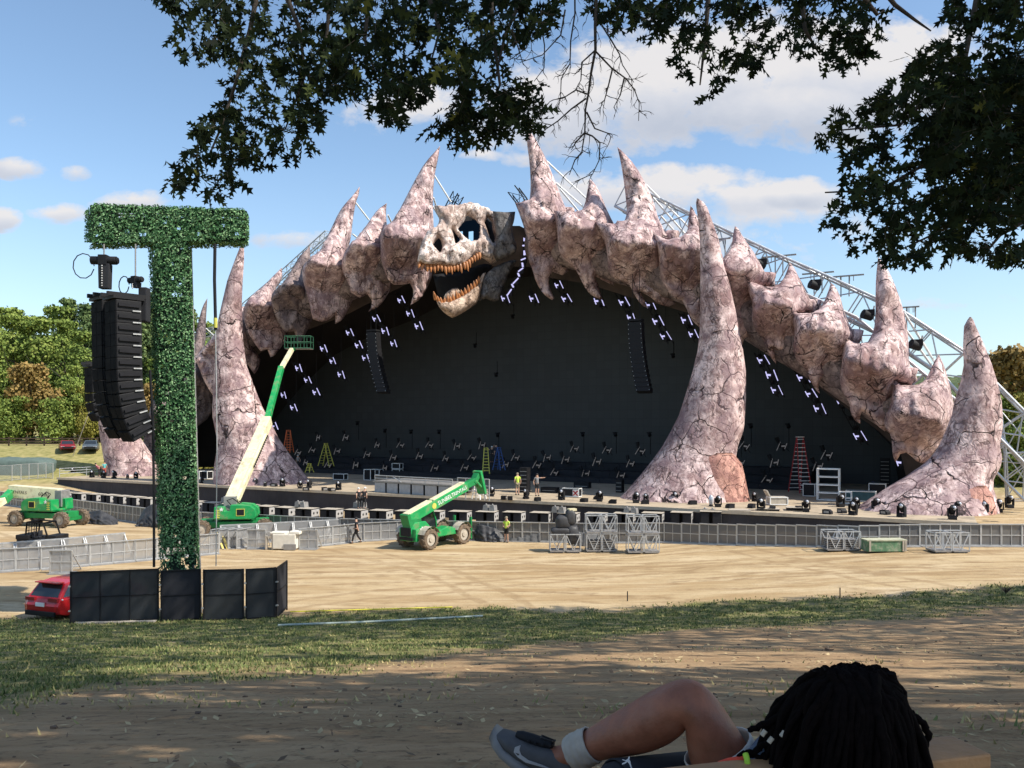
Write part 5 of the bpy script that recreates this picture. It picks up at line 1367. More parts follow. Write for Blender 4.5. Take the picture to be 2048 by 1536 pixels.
p = dl(958, 998); ladder(p, 2.2, .7, 1.0, RZ+R(75), M['white'], M['white'], 'small white step ladder at the stage edge below the telehandler fork', 5)
# ------------------------------------------------------------------ steel barrier dollies
def dolly(px, py, levels, label, w_=1.9, load=0, rz=0):
    p = ground(px, py); r = thing('barrier_dolly', label, 'dolly', p, rz, 'steel barrier dollies on the field')
    for k in range(levels):
        z0 = k*1.15+.12
        b = MB(); b.box((-w_*.27, 0, z0), (w_*.46, 1.1, .1)); b.box((w_*.27, 0, z0), (w_*.46, 1.1, .1)); b.build('tray', M['dkalu'], r)
        for x0, x1 in ((-w_/2, -.04), (.04, w_/2)):
            b = MB(); xm = (x0+x1)/2
            for x in (x0, x1):
                for y in (-.5, .5): b.bar((x, y, z0), (x, y, z0+1.05), .05)
                b.bar((x, -.5, z0+1.02), (x, .5, z0+1.02), .04)
            for y in (-.5, .5):
                if True:
                    b.bar((x0, y, z0+1.05), (xm, y, z0+.05), .05); b.bar((x1, y, z0+1.05), (xm, y, z0+.05), .05); b.bar((x0, y, z0+1.05), (x1, y, z0+1.05), .06)
            b.build('post_frame', M['steel'], r)
        if load and k < load:
            for i in range(5):
                b = MB(); b.box((0, 0, z0+.12+i*.11), (w_*.86, .95, .05)); b.build('stacked_plate', M['dkalu'], r)
    for x in (-w_*.42, w_*.42):
        for y in (-.45, .45):
            b = MB(); b.cyl((x, y-.03, .08), (x, y+.03, .08), .08, n=10); b.build('castor', M['black'], r)
    return r
d1 = dolly(1130, 1104, 1, 'steel dolly carrying a tall heap of grey tarpaulin', 1.9, 0)
dolly(1202, 1103, 2, 'double-height steel dolly loaded with dark plates, middle of the three', 1.9, 1)
dolly(1285, 1106, 2, 'double-height steel dolly with pale slats, rightmost of the three', 1.9, 0)
dolly(1681, 1101, 1, 'low steel dolly with plates stacked, left of the green crate', 1.95, 1)
dolly(1895, 1104, 1, 'low empty steel dolly right of the green crate', 1.95, 0)
p = ground(1767, 1104); r = thing('crate', 'long weathered green crate with pale lid before the barriers', 'crate', p, R(2))
M['crate'] = simple('weathered_green', (.10, .20, .11), .8, var=.4, scale=3, dirt=(.35, .36, .26), dscale=2.5)
b = MB(); b.box((0, 0, .38), (2.25, .8, .62)); b.build('crate_body', M['crate'], r, bevel=.02)
b = MB(); b.box((0, 0, .72), (2.33, .88, .07)); b.build('lid', simple('pale_lid', (.42, .42, .30), .8, var=.3), r)
b = MB()
for x in (-1.0, .95, 1.09): b.box((x, -.42, .4), (.1, .05, .62))
b.build('batten', M['rim'], r)
p = ground(565, 1099); r = thing('cream_box', 'cream box-like unit with an open dark side between two barriers', 'box', p, R(-4))
b = MB(); b.box((.25, 0, .55), (1.5, .9, .95)); b.box((-.2, 0, 1.08), (1.0, .8, .12)); b.box((.9, 0, 1.1), (.7, .8, .2)); b.build('box_body', simple('cream_board', (.68, .64, .55), .7, var=.1), r, bevel=.05)
b = MB()
for x in (-.95, -.52): b.box((x, -.3, .45), (.1, .2, .85))
b.box((-.74, -.3, .87), (.5, .2, .06)); b.build('open_frame', M['rim'], r)
b = MB(); b.box((.65, -.48, .22), (.8, .05, .36)); b.build('lower_grid', M['dkalu'], r)
for i in range(2):
    p = ground(447+i*9, 1098); r = thing('board', 'yellow plank leaning on the edge-on barriers', 'board', p, R(10), 'two yellow planks leaning on barriers', rot=None)
    b = MB(); b.bar((0, -.1, 0), (-.45, .35, 1.0), .16, .04); b.build('plank', simple('pale_yellow_wood', (.62, .50, .16), .7), r)
# ------------------------------------------------------------------ tarpaulins
def tarp(top, bot, Yo, label, mat=None, amp=.16, lean=.5, seed=0, name='tarpaulin'):
    n = 26; m_ = 16; gr_ = [ground(*p) for p in bot]
    def lerp(pts, k):
        k *= len(pts)-1; i = min(int(k), len(pts)-2); f = k-i; return pts[i][0]+(pts[i+1][0]-pts[i][0])*f, pts[i][1]+(pts[i+1][1]-pts[i][1])*f
    org = gr_[0].copy(); vs = []; fs = []
    for j in range(m_+1):
        v = j/m_
        for i in range(n+1):
            u_ = i/n; bx, by = lerp(bot, u_); tx, ty = lerp(top, u_); g = ground(bx, by) if j == 0 else base[i]
            if j == 0:
                if i == 0: base = []
                base.append(g)
            P1 = at(tx, ty, g.y+lean); p = g.lerp(P1, v)
            f = amp*(noise.noise((u_*5+seed, v*3, seed))+.6*noise.noise((u_*11, v*4+seed, 2))+.5*math.sin((u_*2.2+v*1.4)*9+seed))
            p = p+Vector((0, -abs(f)*math.sin(math.pi*min(1, v*1.2+.1)), 0)) - org; vs.append(p)
    for j in range(m_):
        for i in range(n): fs.append((j*(n+1)+i, j*(n+1)+i+1, (j+1)*(n+1)+i+1, (j+1)*(n+1)+i))
    b = MB(); b.add(vs, fs, smooth=True); o = b.build(name, mat or M['tarp']); o.location = org
    so_ = o.modifiers.new('t', 'SOLIDIFY'); so_.thickness = .03
    tag(o, label, 'tarpaulin'); return o
tarp([(944,1051),(962,1049),(990,1056),(1011,1068)], [(950,1082),(968,1084),(988,1085),(1012,1083)], 0, 'black tarpaulin slumped against the barriers left of the standing worker')
tarp([(1022,1067),(1050,1060),(1080,1048)], [(1018,1083),(1048,1084),(1081,1085)], 0, 'grey tarpaulin with a slanting top edge right of the standing worker', M['greyfab'], .06)
tarp([(1150,1066),(1172,1066),(1200,1070)], [(1148,1092),(1170,1093),(1200,1092)], 0, 'grey cloth hung low behind the loaded steel dolly', M['greyfab'], .05)
tarp([(178,1024),(200,1020),(222,1030),(238,1040)], [(178,1048),(200,1050),(225,1050),(237,1049)], 0, 'black tarpaulin heap against the barriers right of the left boom lift', None, .3, .9, 3)
tarp([(276,1040),(288,1018),(304,1008),(318,1010)], [(272,1053),(288,1054),(304,1055),(320,1056)], 0, 'black tarpaulin bundle beside the dark foot of the leaf-covered column', None, .3, .8, 6)
tarp([(110,985),(135,978),(165,984),(185,996),(205,1003)], [(112,1012),(140,1014),(165,1016),(185,1018),(205,1018)], 0, 'dark tarpaulin humped over equipment at the left end of the subwoofers', None, .4, 1.2, 9)
g_ = ground(1130, 1104)
r = thing('tarpaulin_heap', 'tall grey tarpaulin heap folded like a chair on the steel dolly', 'tarpaulin', g_)
b = MB()
def blob(b, c, d_, sd):
    vs = []; n = 18; m2 = 12
    for i in range(m2+1):
        th_ = math.pi*i/m2
        for k in range(n):
            a = 2*math.pi*k/n; v = Vector((math.sin(th_)*math.cos(a), math.sin(th_)*math.sin(a), math.cos(th_)))
            v = Vector((math.copysign(abs(v.x)**.55, v.x), math.copysign(abs(v.y)**.55, v.y), math.copysign(abs(v.z)**.6, v.z)))
            q = 1+.16*noise.noise((v.x*2+sd, v.y*2, v.z*2))+.08*noise.noise((v.x*6+sd, v.y*6, v.z*5)); vs.append(Vector(c)+Vector((v.x*d_[0], v.y*d_[1], v.z*d_[2]))*q)
    b.add(vs, [(i*n+k, (i+1)*n+k, (i+1)*n+(k+1) % n, i*n+(k+1) % n) for i in range(m2) for k in range(n)], smooth=True)
blob(b, (-.25, 0, 1.35), (.65, .45, .2), 1); blob(b, (-.1, .1, 1.85), (.5, .4, .45), 2); blob(b, (.35, .1, 2.15), (.32, .4, .5), 3); blob(b, (.5, 0, 1.1), (.35, .45, .6), 4)
b.build('folded_cloth', M['tarp'], r); b = MB(); b.box((.45, .1, 2.66), (.5, .4, .14), rz=.3); b.build('pale_roll', M['cream'], r)
# ------------------------------------------------------------------ far left bank: fence, cars, mesh fence, tarp mound
def fenceline():
    pts = [(-18+i*35.5, 917.5) for i in range(7)]; g = []
    for px, py in pts:
        x = (px-1024)/F*113; g.append(Vector((x, 113, gz(x, 113))))
    r = thing('rail_fence', 'brown three-rail wooden fence in front of the wood', 'fence', g[0])
    for p in g:
        b = MB(); b.box(p-g[0]+Vector((0, 0, .6)), (.16, .16, 1.3)); b.build('post', M['fencewood'], r)
    for z in (.3, .65, 1.05):
        b = MB()
        for a, c_ in zip(g, g[1:]): b.bar(a-g[0]+Vector((0, -.1, z)), c_-g[0]+Vector((0, -.1, z)), .05, .15)
        b.build('rail', M['fencewood'], r)
fenceline()
def car(loc, rz, paint, label, suv=True, name='parked_car'):
    r = thing(name, label, 'car', loc, rz)
    L, Wd, H = (4.7, 1.86, 1.72) if suv else (4.6, 1.82, 1.45)
    cl = .26
    if suv: lo = [(-2.32,.42),(-2.35,.75),(-2.24,1.05),(-1.2,1.08),(1.0,1.06),(1.5,1.0),(2.15,.9),(2.34,.7),(2.33,.38),(1.9,.27),(-1.9,.27)]; up = [(-2.22,1.03),(-1.78,1.62),(-1.3,1.70),(.1,1.70),(.55,1.60),(1.25,1.04)]
    else: lo = [(-2.28,.4),(-2.3,.75),(-2.2,.95),(-1.3,.98),(1.0,.95),(1.5,.9),(2.1,.78),(2.28,.6),(2.26,.34),(1.9,.25),(-1.9,.25)]; up = [(-1.75,.93),(-1.05,1.38),(-.7,1.43),(.2,1.43),(.5,1.37),(1.3,.93)]
    # body loft: side profile swept across with tumblehome
    b = MB(); ks = [(-1, .90), (-.93, .97), (-.8, 1), (.8, 1), (.93, .97), (1, .90)]; n = len(lo); vs = []
    cz = .62
    for k, q in ks:
        for (x, z) in lo: vs.append((x*(.985 if abs(k) > .9 else 1), k*Wd/2, cz+(z-cz)*q))
    fs = [(j*n+i, j*n+(i+1) % n, (j+1)*n+(i+1) % n, (j+1)*n+i) for j in range(len(ks)-1) for i in range(n)]
    fs += [tuple(range(n)), tuple(range(n*(len(ks)-1), n*len(ks)))]
    b.add(vs, fs, smooth=False); bd = b.build('body', paint, r, bevel=.035)
    def cab(inset, sc, y, z): return (inset+(0)+y*0, z)
    b = MB(); n = len(up); vs = []
    zt = max(p[1] for p in up); zb = min(p[1] for p in up)
    for sg in (-1, 1):
        for (x, z) in up:
            f = (z-zb)/(zt-zb); vs.append((x, sg*(Wd/2-.06-.17*f), z))
    b.add(vs, [tuple(range(n)), tuple(range(2*n-1, n-1, -1))]+[(i, (i+1) % n, n+(i+1) % n, n+i) for i in range(n)]); b.build('roof', paint, r, bevel=.03, remove=True)
    # glazing sits a few millimetres proud
    def yat(z): return Wd/2-.06-.17*(z-zb)/(zt-zb)
    b = MB()
    for sg in (-1, 1):
        x0, x1 = up[0][0], up[-1][0]; z0, z1 = zb+.06, zt-.12
        quads = [[(x0+.62, z0), (-.12, z0), (-.12, z1), (x0+.85, z1)], [(-.02, z0), (x1-.28, z0), (x1-.78, z1), (-.02, z1)]] + ([[(x0+.2, z0), (x0+.52, z0), (x0+.72, z1), (x0+.62, z1)]] if suv else [])
        for q in quads: b.add([(x, sg*(yat(z)+.006), z) for x, z in q], [(0, 1, 2, 3)])
    b.build('side_window', M['glass'], r)
    def cross(a, c_, k0, k1, off):
        a, c_ = Vector((a[0], 0, a[1])), Vector((c_[0], 0, c_[1])); nrm = Vector((-(c_.z-a.z), 0, c_.x-a.x)).normalized()
        if nrm.z < 0: nrm = -nrm
        p, q = a.lerp(c_, k0)+nrm*off, a.lerp(c_, k1)+nrm*off
        return [(p.x, -yat(p.z)+.1, p.z), (p.x, yat(p.z)-.1, p.z), (q.x, yat(q.z)-.1, q.z), (q.x, -yat(q.z)+.1, q.z)]
    b = MB(); b.add(cross(up[0], up[1], .12, .9, .007), [(0, 1, 2, 3)]); b.build('rear_window', M['glass'], r)
    b = MB(); b.add(cross(up[-1], up[-2], .06, .95, .007), [(0, 1, 2, 3)]); b.build('windscreen', M['glass'], r)
    for sg in (-1, 1):
        b = MB(); b.box((-L/2+.09, sg*.62, 1.0 if suv else .8), (.12, .5, .14)); b.build('tail_light', M['carred'], r)
        b = MB(); b.box((L/2-.12, sg*.62, .68 if suv else .6), (.14, .42, .15)); b.build('headlight', M['lens'], r)
    b = MB(); b.box((-L/2+.0, 0, .42), (.1, 1.6, .2)); b.build('rear_bumper', M['black'], r, bevel=.03)
    b = MB(); b.box((-L/2-.01, 0, .80 if suv else .62), (.05, .46, .16)); b.build('number_plate', M['white'], r)
    b = MB(); b.box((L/2-.02, 0, .5), (.08, 1.3, .26)); b.build('front_grille', M['black'], r)
    if suv: b = MB(); b.box((-1.92, 0, 1.66), (.3, 1.3, .05)); b.build('spoiler', paint, r, bevel=.015); b = MB(); b.box((-L/2-.005, 0, .36), (.06, 1.2, .07)); b.build('skid_plate', M['alu'], r, bevel=.02)
    for x in (-1.4, 1.42):
        for sg in (-1, 1):
            o = wheel(r, (x, sg*(Wd/2-.1), .35), .35, .24, lug=0)
            q = MB(); q.cyl((0, -.121, 0), (0, .121, 0), .38, n=20)
    return r
gc = on_z(160, 1232, gz(-16.5, 33.5)); gc = Vector((-18.3, 34.6, gz(-18.3, 34.6)-.03))
cr_ = car(gc, R(70), M['red'], 'shiny red SUV seen from behind, half hidden by the black fence panels'); cr_.scale = (1, 1, .955)
M['carred2'] = M['carred']
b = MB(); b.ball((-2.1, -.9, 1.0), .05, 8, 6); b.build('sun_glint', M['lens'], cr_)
x = (134-1024)/F*109; car((x, 109, gz(x, 109)), R(-58), M['carred'], 'dark red car facing us in front of the brown fence', False)
x = (182-1024)/F*109; car((x, 109, gz(x, 109)), R(-66), M['cargrey'], 'grey car facing us beside the dark red one', False)
# mesh fence and tarp mound on the bank
xs_ = [(-20, 962), (24, 960), (42, 958), (58, 957), (76, 956), (92, 955), (106, 956)]
g = [ground(px, py+2) for px, py in xs_]
r = thing('mesh_fence', 'temporary pale-posted mesh fence on the grassy bank', 'fence', g[0])
for p in g:
    b = MB(); b.cyl(p-g[0], p-g[0]+Vector((0, 0, 1.9)), .045, n=6); b.build('post', M['alu'], r)
b = MB()
for a, c_ in zip(g, g[1:]):
    b.bar(a-g[0]+Vector((0, 0, 1.88)), c_-g[0]+Vector((0, 0, 1.88)), .05); b.bar(a-g[0]+Vector((0, 0, .1)), c_-g[0]+Vector((0, 0, .1)), .04)
b.build('rail', M['alu'], r)
b = MB()
for a, c_ in zip(g, g[1:]): b.add([a-g[0]+Vector((0, 0, .1)), c_-g[0]+Vector((0, 0, .1)), c_-g[0]+Vector((0, 0, 1.85)), a-g[0]+Vector((0, 0, 1.85))], [(0, 1, 2, 3)])
m_, t = newmat('fine_mesh'); tr = t.n('ShaderNodeBsdfTransparent'); bs = t.n('ShaderNodeBsdfPrincipled', {'Base Color': (.35, .37, .36, 1)}); mx = t.n('ShaderNodeMixShader', {0: .25, 1: tr.outputs[0], 2: bs.outputs[0]}); t.out(mx.outputs[0])
b.build('mesh', m_, r)
p = ground(25, 952); r = thing('covered_mound', 'grey-green tarpaulin stretched over a long mound behind the mesh fence', 'mound', p)
b = MB(); blob(b, (0, 1.6, .6), (4.2, 1.5, 1.55), 5); b.build('cover', simple('greygreen_tarp', (.10, .14, .125), .8, var=.2, bump=.2), r)
p = at(22, 800, 128); z = gz(p.x, 128); r = thing('bare_trunk', 'thin pale bare tree trunk standing before the wood', 'tree', (p.x, 120, gz(p.x, 120)))
b = MB(); b.tube([(0, 0, 0), (.1, 0, 6), (-.4, 0, 12.5)], [.14, .11, .03], 6); b.tube([(.05, 0, 7), (.6, 0, 9.5)], [.05, .02], 5); b.build('trunk', M['rim'], r)
a_ = at(177, 850, 106); c2 = at(196, 776, 104); r = thing('pole', 'thin pale pole leaning left of the hanging speakers', 'pole', (a_.x, a_.y, gz(a_.x, a_.y)))
b = MB(); b.tube([Vector((a_.x-(c2-a_).x*.9, a_.y, gz(a_.x, a_.y)))-r.location, c2-r.location], .05, 6); b.build('pole_shaft', M['rim'], r)

# ------------------------------------------------------------------ people (small)
SKIN = [simple('skin_%d' % i, c_, .55, var=.08) for i, c_ in enumerate([(.50, .30, .21), (.12, .065, .04)])]
CL = {n: simple('cloth_'+n, c_, .85, var=.15) for n, c_ in dict(black=(.02, .02, .022), grey=(.22, .22, .22), hivis=(.55, .75, .10), white=(.7, .7, .68), blue=(.05, .13, .34), teal=(.12, .45, .45), khaki=(.28, .24, .17), redp=(.45, .10, .08), maroon=(.32, .05, .10), navy=(.03, .04, .08)).items()}
def person(loc, rz, label, shirt='black', legs='black', shorts=True, pose=None, hat=None, sk=0, H=1.75, vest=None, hair='black'):
    r = thing('person', label, 'person', loc, rz)
    k = H/1.75; P = dict(la=(-.24, .02, .85), ra=(.24, .02, .85), le=(-.27, -.06, 1.12), re=(.27, -.06, 1.12), lk=(-.1, .03, .5), rk=(.1, .03, .5), lf=(-.11, 0, .08), rf=(.11, 0, .08), lean=0.0, crouch=0.0)
    if pose: P.update(pose)
    c_ = P['crouch']; ln = P['lean']
    def q(p): return Vector(p)*k
    hip = Vector((0, 0, .93-c_)); ch = Vector((0, .0+ln*.6, 1.28-c_-abs(ln)*.15)); nk = Vector((0, ln, 1.47-c_-abs(ln)*.3)); hd = nk+Vector((0, .03+ln*.25, .13)); tp = hd+Vector((0, ln*.1, .10))
    sh = lambda s: nk+Vector((s*.18, 0, -.06)); hp = lambda s: hip+Vector((s*.09, 0, -.03))
    V = [hip, ch, nk, hd, tp, sh(-1), Vector(P['le']), Vector(P['la']), sh(1), Vector(P['re']), Vector(P['ra']), hp(-1), Vector(P['lk']), Vector(P['lf']), Vector(P['lf'])+Vector((0, .16, -.04)), hp(1), Vector(P['rk']), Vector(P['rf']), Vector(P['rf'])+Vector((0, .16, -.04))]
    E = [(0, 1), (1, 2), (2, 3), (3, 4), (2, 5), (5, 6), (6, 7), (2, 8), (8, 9), (9, 10), (0, 11), (11, 12), (12, 13), (13, 14), (0, 15), (15, 16), (16, 17), (17, 18)]
    rad = [.115, .13, .055, .085, .075, .055, .042, .035, .055, .042, .035, .085, .06, .042, .04, .085, .06, .042, .04]
    skin('body', [v*k for v in V], E, [x*k for x in rad], SKIN[sk], r, 2)
    top = [hip+Vector((0, 0, -.02)), ch, nk+Vector((0, 0, -.03)), sh(-1), (sh(-1)+Vector(P['le']))/2, sh(1), (sh(1)+Vector(P['re']))/2]
    skin('shirt', [v*k for v in top], [(0, 1), (1, 2), (2, 3), (3, 4), (2, 5), (5, 6)], [x*k for x in (.135, .148, .07, .072, .062, .072, .062)], CL[shirt], r, 2)
    lg = [hip+Vector((0, 0, .04))]; E2 = []; rd = [.135]
    for s, kk, ff in ((-1, 'lk', 'lf'), (1, 'rk', 'rf')):
        o = len(lg); lg += [hp(s), (hp(s)+Vector(P[kk]))/2, Vector(P[kk])+Vector((0, 0, .04))]; E2 += [(0, o), (o, o+1), (o+1, o+2)]; rd += [.1, .085, .078]
        if not shorts: lg += [Vector(P[ff])+Vector((0, 0, .05))]; E2.append((o+2, o+3)); rd.append(.06)
    skin('shorts' if shorts else 'trousers', [v*k for v in lg], E2, [x*k for x in rd], CL[legs], r, 2)
    if vest:
        b = MB(); 
        for s in (-.085, .085):
            b.tube([(ch+Vector((s, -.155, -.28)))*k, (ch+Vector((s, -.165, 0)))*k, (nk+Vector((s, -.05, .02)))*k, (ch+Vector((s, .15, 0)))*k, (ch+Vector((s, .14, -.28)))*k], .032*k, 6)
        b.tube([(hip+Vector((.155*math.cos(a*.785), .15*math.sin(a*.785), .16)))*k for a in range(9)], .03*k, 6)
        b.build('vest', CL[vest], r)
    b = MB(); b.ball((tp+Vector((0, -.01, .0)))*k, (.098*k, .108*k, .085*k), 12, 8)
    if hat: b.box((tp+Vector((0, .1, -.01)))*k, (.15*k, .1*k, .02*k))
    b.build('helmet' if hat else 'hair', CL[hat] if hat else CL['black'], r)
    b = MB()
    for s in ('lf', 'rf'): b.ball((Vector(P[s])+Vector((0, .06, -.03)))*k, (.055*k, .14*k, .05*k), 8, 6)
    b.build('shoes', CL['black'], r)
    return r
person(ground(713, 1087), R(100), 'person in black with a long skirt-like wrap walking past the barriers', 'black', 'black', False, dict(lf=(-.1, .28, .08), lk=(-.1, .2, .5), rf=(.1, -.3, .12), rk=(.1, -.05, .5), la=(-.26, -.15, .85), ra=(.22, .25, .95)), sk=0, vest=None)
person(ground(1013, 1085), R(150), 'person in a lime vest and dark shorts standing on the field by the tarpaulins', 'hivis', 'black', True, dict(la=(-.1, .22, 1.1), ra=(.1, .24, 1.08), le=(-.27, .02, 1.15), re=(.27, .02, 1.15)), hat='khaki')
person(on_z(1035, 990, DZ), R(20), 'person in a lime vest and shorts seen from behind on the stage', 'hivis', 'khaki', True, dict(la=(-.22, .1, 1.0)), H=1.95, hat='khaki')
person(on_z(1074, 992, DZ), R(200), 'shirtless-looking person in a pale top and dark shorts pointing left on the stage', 'grey', 'black', True, dict(la=(-.62, .2, 1.45), le=(-.42, .1, 1.42)), H=1.95)
p = on_z(719, 1018, 1.4); p2 = on_z(728, 1018, 1.4)
person(p, R(30), 'person in black bending over the subwoofers, left of the two there', 'black', 'black', False, dict(lean=.15, ra=(.25, .4, 1.2), re=(.26, .15, 1.2)), hat='white', H=1.7)
person(p2, R(-20), 'person in black standing on the subwoofers, right of the two there', 'black', 'black', False, dict(lean=.1), hat='white', H=1.72)
p = on_t(984, 926, 19); person(p, R(160), 'person in black up on the yellow-green ladder at stage centre', 'black', 'black', False, dict(ra=(.3, .3, 1.6), re=(.3, .15, 1.4)), H=1.85, hat='white')
p = on_t(992, 922, 20.3); person(p, R(200), 'person in dark clothes up on the blue ladder at stage centre', 'navy', 'navy', False, dict(ra=(.3, .3, 1.7), re=(.3, .15, 1.45)), H=1.9, hat='black')
p = on_t(596, 938, 19); person(p, R(170), 'person in a pale shirt and white cap behind the foot of the left tusk', 'grey', 'black', False, None, hat='white', H=1.8)
person(on_z(209, 953, DZ), R(20), 'person in a teal top and red trousers at the far left end of the stage', 'teal', 'redp', False, H=1.8)
person(on_z(199, 953, DZ), R(100), 'person in a maroon top bending beside the teal-topped one', 'maroon', 'black', False, dict(lean=.3, crouch=.1), H=1.8)
person(on_z(1741, 993, DZ), R(-60), 'person in blue crouching over the cases beside the rightmost tusk', 'blue', 'navy', False, dict(crouch=.42, lean=.25, lk=(-.14, .3, .45), rk=(.14, .3, .45), la=(-.2, .45, .6), ra=(.2, .45, .6), le=(-.25, .3, .75), re=(.25, .3, .75)), H=1.8, hat='navy')
# ------------------------------------------------------------------ leaf-wrapped T tower
TD = 33.0; tb = at(356, 1240, TD); tb.z = gz(tb.x, tb.y)
tw = thing('speaker_tower', 'tall T-shaped tower wrapped in small green leaves, holding the hanging speakers', 'tower', tb)
def sx(px, py=1240): return (px-1024)/F*TD - tb.x
ztop = CZ+(HY-409)/F*TD - tb.z; zb = CZ+(HY-487)/F*TD - tb.z
def shear(x, z): return x - .42*(z/15.0) + .05
cx0 = sx(331); cx1 = sx(392); cf = sx(312)
faces = []     # (p00, p10, p11, p01) quads of the leaf cover
def col(x, y, z): return Vector((shear(x, z), y, z))
Zc0 = .6
faces += [[col(cx0, 0, Zc0), col(cx1, 0, Zc0), col(cx1+.05, 0, zb+.2), col(cx0, 0, zb+.2)],
          [col(cf-.12, .75, Zc0), col(cx0, 0, Zc0), col(cx0, 0, zb+.1), col(cf-.2, .75, zb+.1)],
          [col(cx1, 0, Zc0), col(cx1-.35, 1.1, Zc0), col(cx1-.35, 1.1, zb), col(cx1+.05, 0, zb)]]
bx0 = sx(156); bxf = sx(188); bx1 = sx(490)
zt_ = lambda x: ztop-.24*(x-bx0)/(bx1-bx0)
zl_ = lambda x: zb+.02*(x-bx0)
faces += [[Vector((bxf, 0, zl_(bxf))), Vector((bx1, 0, zl_(bx1))), Vector((bx1, 0, zt_(bx1))), Vector((bxf, 0, zt_(bxf)))],
          [Vector((bx0-.1, .85, zl_(bx0)+.25)), Vector((bxf, 0, zl_(bxf))), Vector((bxf, 0, zt_(bxf))), Vector((bx0-.1, .85, zt_(bx0)-.1))],
          [Vector((bx0, .9, zl_(bx0)+.05)), Vector((bx1-.2, 1.0, zl_(bx1))), Vector((bx1, 0, zl_(bx1))), Vector((bxf, 0, zl_(bxf)))],
          [Vector((bxf, 0, zt_(bxf))), Vector((bx1, 0, zt_(bx1))), Vector((bx1-.2, 1.0, zt_(bx1))), Vector((bx0, .9, zt_(bx0)))],
          [Vector((bx1, 0, zl_(bx1))), Vector((bx1-.3, 1.1, zl_(bx1))), Vector((bx1-.3, 1.1, zt_(bx1))), Vector((bx1, 0, zt_(bx1)))]]
rnd = random.Random(8); vs = []; fs = []; tn = []; nb = MB()
for q in faces:
    e1 = q[1]-q[0]; e2 = q[3]-q[0]; nrm = e1.cross(e2).normalized(); area = e1.length*e2.length
    for i in range(int(area*330)):
        u_, v_ = rnd.random(), rnd.random()
        p = q[0].lerp(q[1], u_).lerp(q[3].lerp(q[2], u_), v_)
        cl = noise.noise((p.x*2.2, p.z*2.2, 5))
        if p.z < 2.6 and rnd.random() < .5: continue
        p = p+nrm*rnd.uniform(-.02, .10)
        d = (nrm*1.0+Vector((rnd.gauss(0, .55), rnd.gauss(0, .55), rnd.gauss(0, .55)))).normalized()
        a = d.orthogonal().normalized(); a.rotate(Matrix.Rotation(rnd.uniform(0, 6.28), 3, d)); b2 = d.cross(a)
        s = rnd.uniform(.042, .078); o = len(vs)
        vs += [p-a*s, p+b2*s*.55+d*.01, p+a*s, p-b2*s*.55+d*.01]; fs.append((o, o+1, o+2, o+3)); tn += [min(1, max(0, rnd.gauss(.5+cl*.2, .22)))]*4
    n1 = max(1, int(e1.length/.14)); n2 = max(1, int(e2.length/.14))
    for i in range(n1):
        for j in range(n2):
            P = [q[0].lerp(q[1], (i+a)/n1).lerp(q[3].lerp(q[2], (i+a)/n1), (j+b_)/n2)-nrm*.06 for a, b_ in ((0, 0), (1, 0), (1, 1), (0, 1))]
            if rnd.random() < (.30 if P[0].z < 2.8 else .05): continue
            nb.add(P, [(0, 1, 2, 3)])
me = bpy.data.meshes.new('leaf_cover'); me.from_pydata([tuple(v) for v in vs], [], fs)
a = me.attributes.new('tint', 'FLOAT', 'POINT'); a.data.foreach_set('value', tn)
m_, t = newmat('plastic_leaf'); tt = t.n('ShaderNodeAttribute', attribute_name='tint').outputs['Fac']
t.pbr(t.ramp(tt, [(.1, (.025, .085, .03)), (.5, (.115, .25, .105)), (.85, (.28, .43, .22))]), .8, spec=.15)
me.materials.append(m_); lc = bpy.data.objects.new('leaf_cover', me); C.objects.link(lc); lc.parent = tw
nb.build('backing_net', simple('dark_net', (.010, .022, .012), .9), tw)
b = MB()
for x in (cx0+.2, cx1-.15):
    for y in (.15, .8): b.tube([col(x, y, 0), col(x, y, zb)], .05, 6)
for k in range(22): b.tube([col(cx0+.2, .15 if k % 2 else .8, k*.65), col(cx1-.15, .8 if k % 2 else .15, k*.65+.65)], .025, 5)
for y in (.15, .8):
    for z in (zb+.25, ztop-.4): b.tube([(bxf+.1, y, z), (bx1-.15, y, z)], .05, 6)
b.build('inner_truss', M['dkalu'], tw)
# hanging cables
def cable(pts, r_, label, mat=M['black'], name='cable'):
    base = Vector(pts[-1]); o = MB().tube([Vector(p)-base for p in pts], r_, 6).build(name, mat); o.location = base
    return tag(o, label, 'cable')
cable([at(430, 488, TD), at(429, 560, TD), at(431, 640, TD), at(431, 660, TD)], .07, 'thick black cable hanging from the right arm of the leaf-covered tower')
cable([at(431, 660, TD), at(433, 780, TD), at(434, 900, TD), at(432, 1132, TD)], .022, 'thin grey line below the thick black cable at the tower', M['alu'])
o = MB().tube([Vector((0, 0, .0)), Vector((0, 0, -.4))], .08, 8).build('cable_grip', M['yellow']); o.location = at(431, 636, TD-.05); tag(o, 'yellow sleeve on the thick black cable', 'cable sleeve')
cable([at(300, 740, TD-.9), at(306, 850, TD-.7), at(308, 1000, TD-.6), at(308, 1134, TD-.6)], .055, 'black cable bundle running down left of the leaf-covered column')
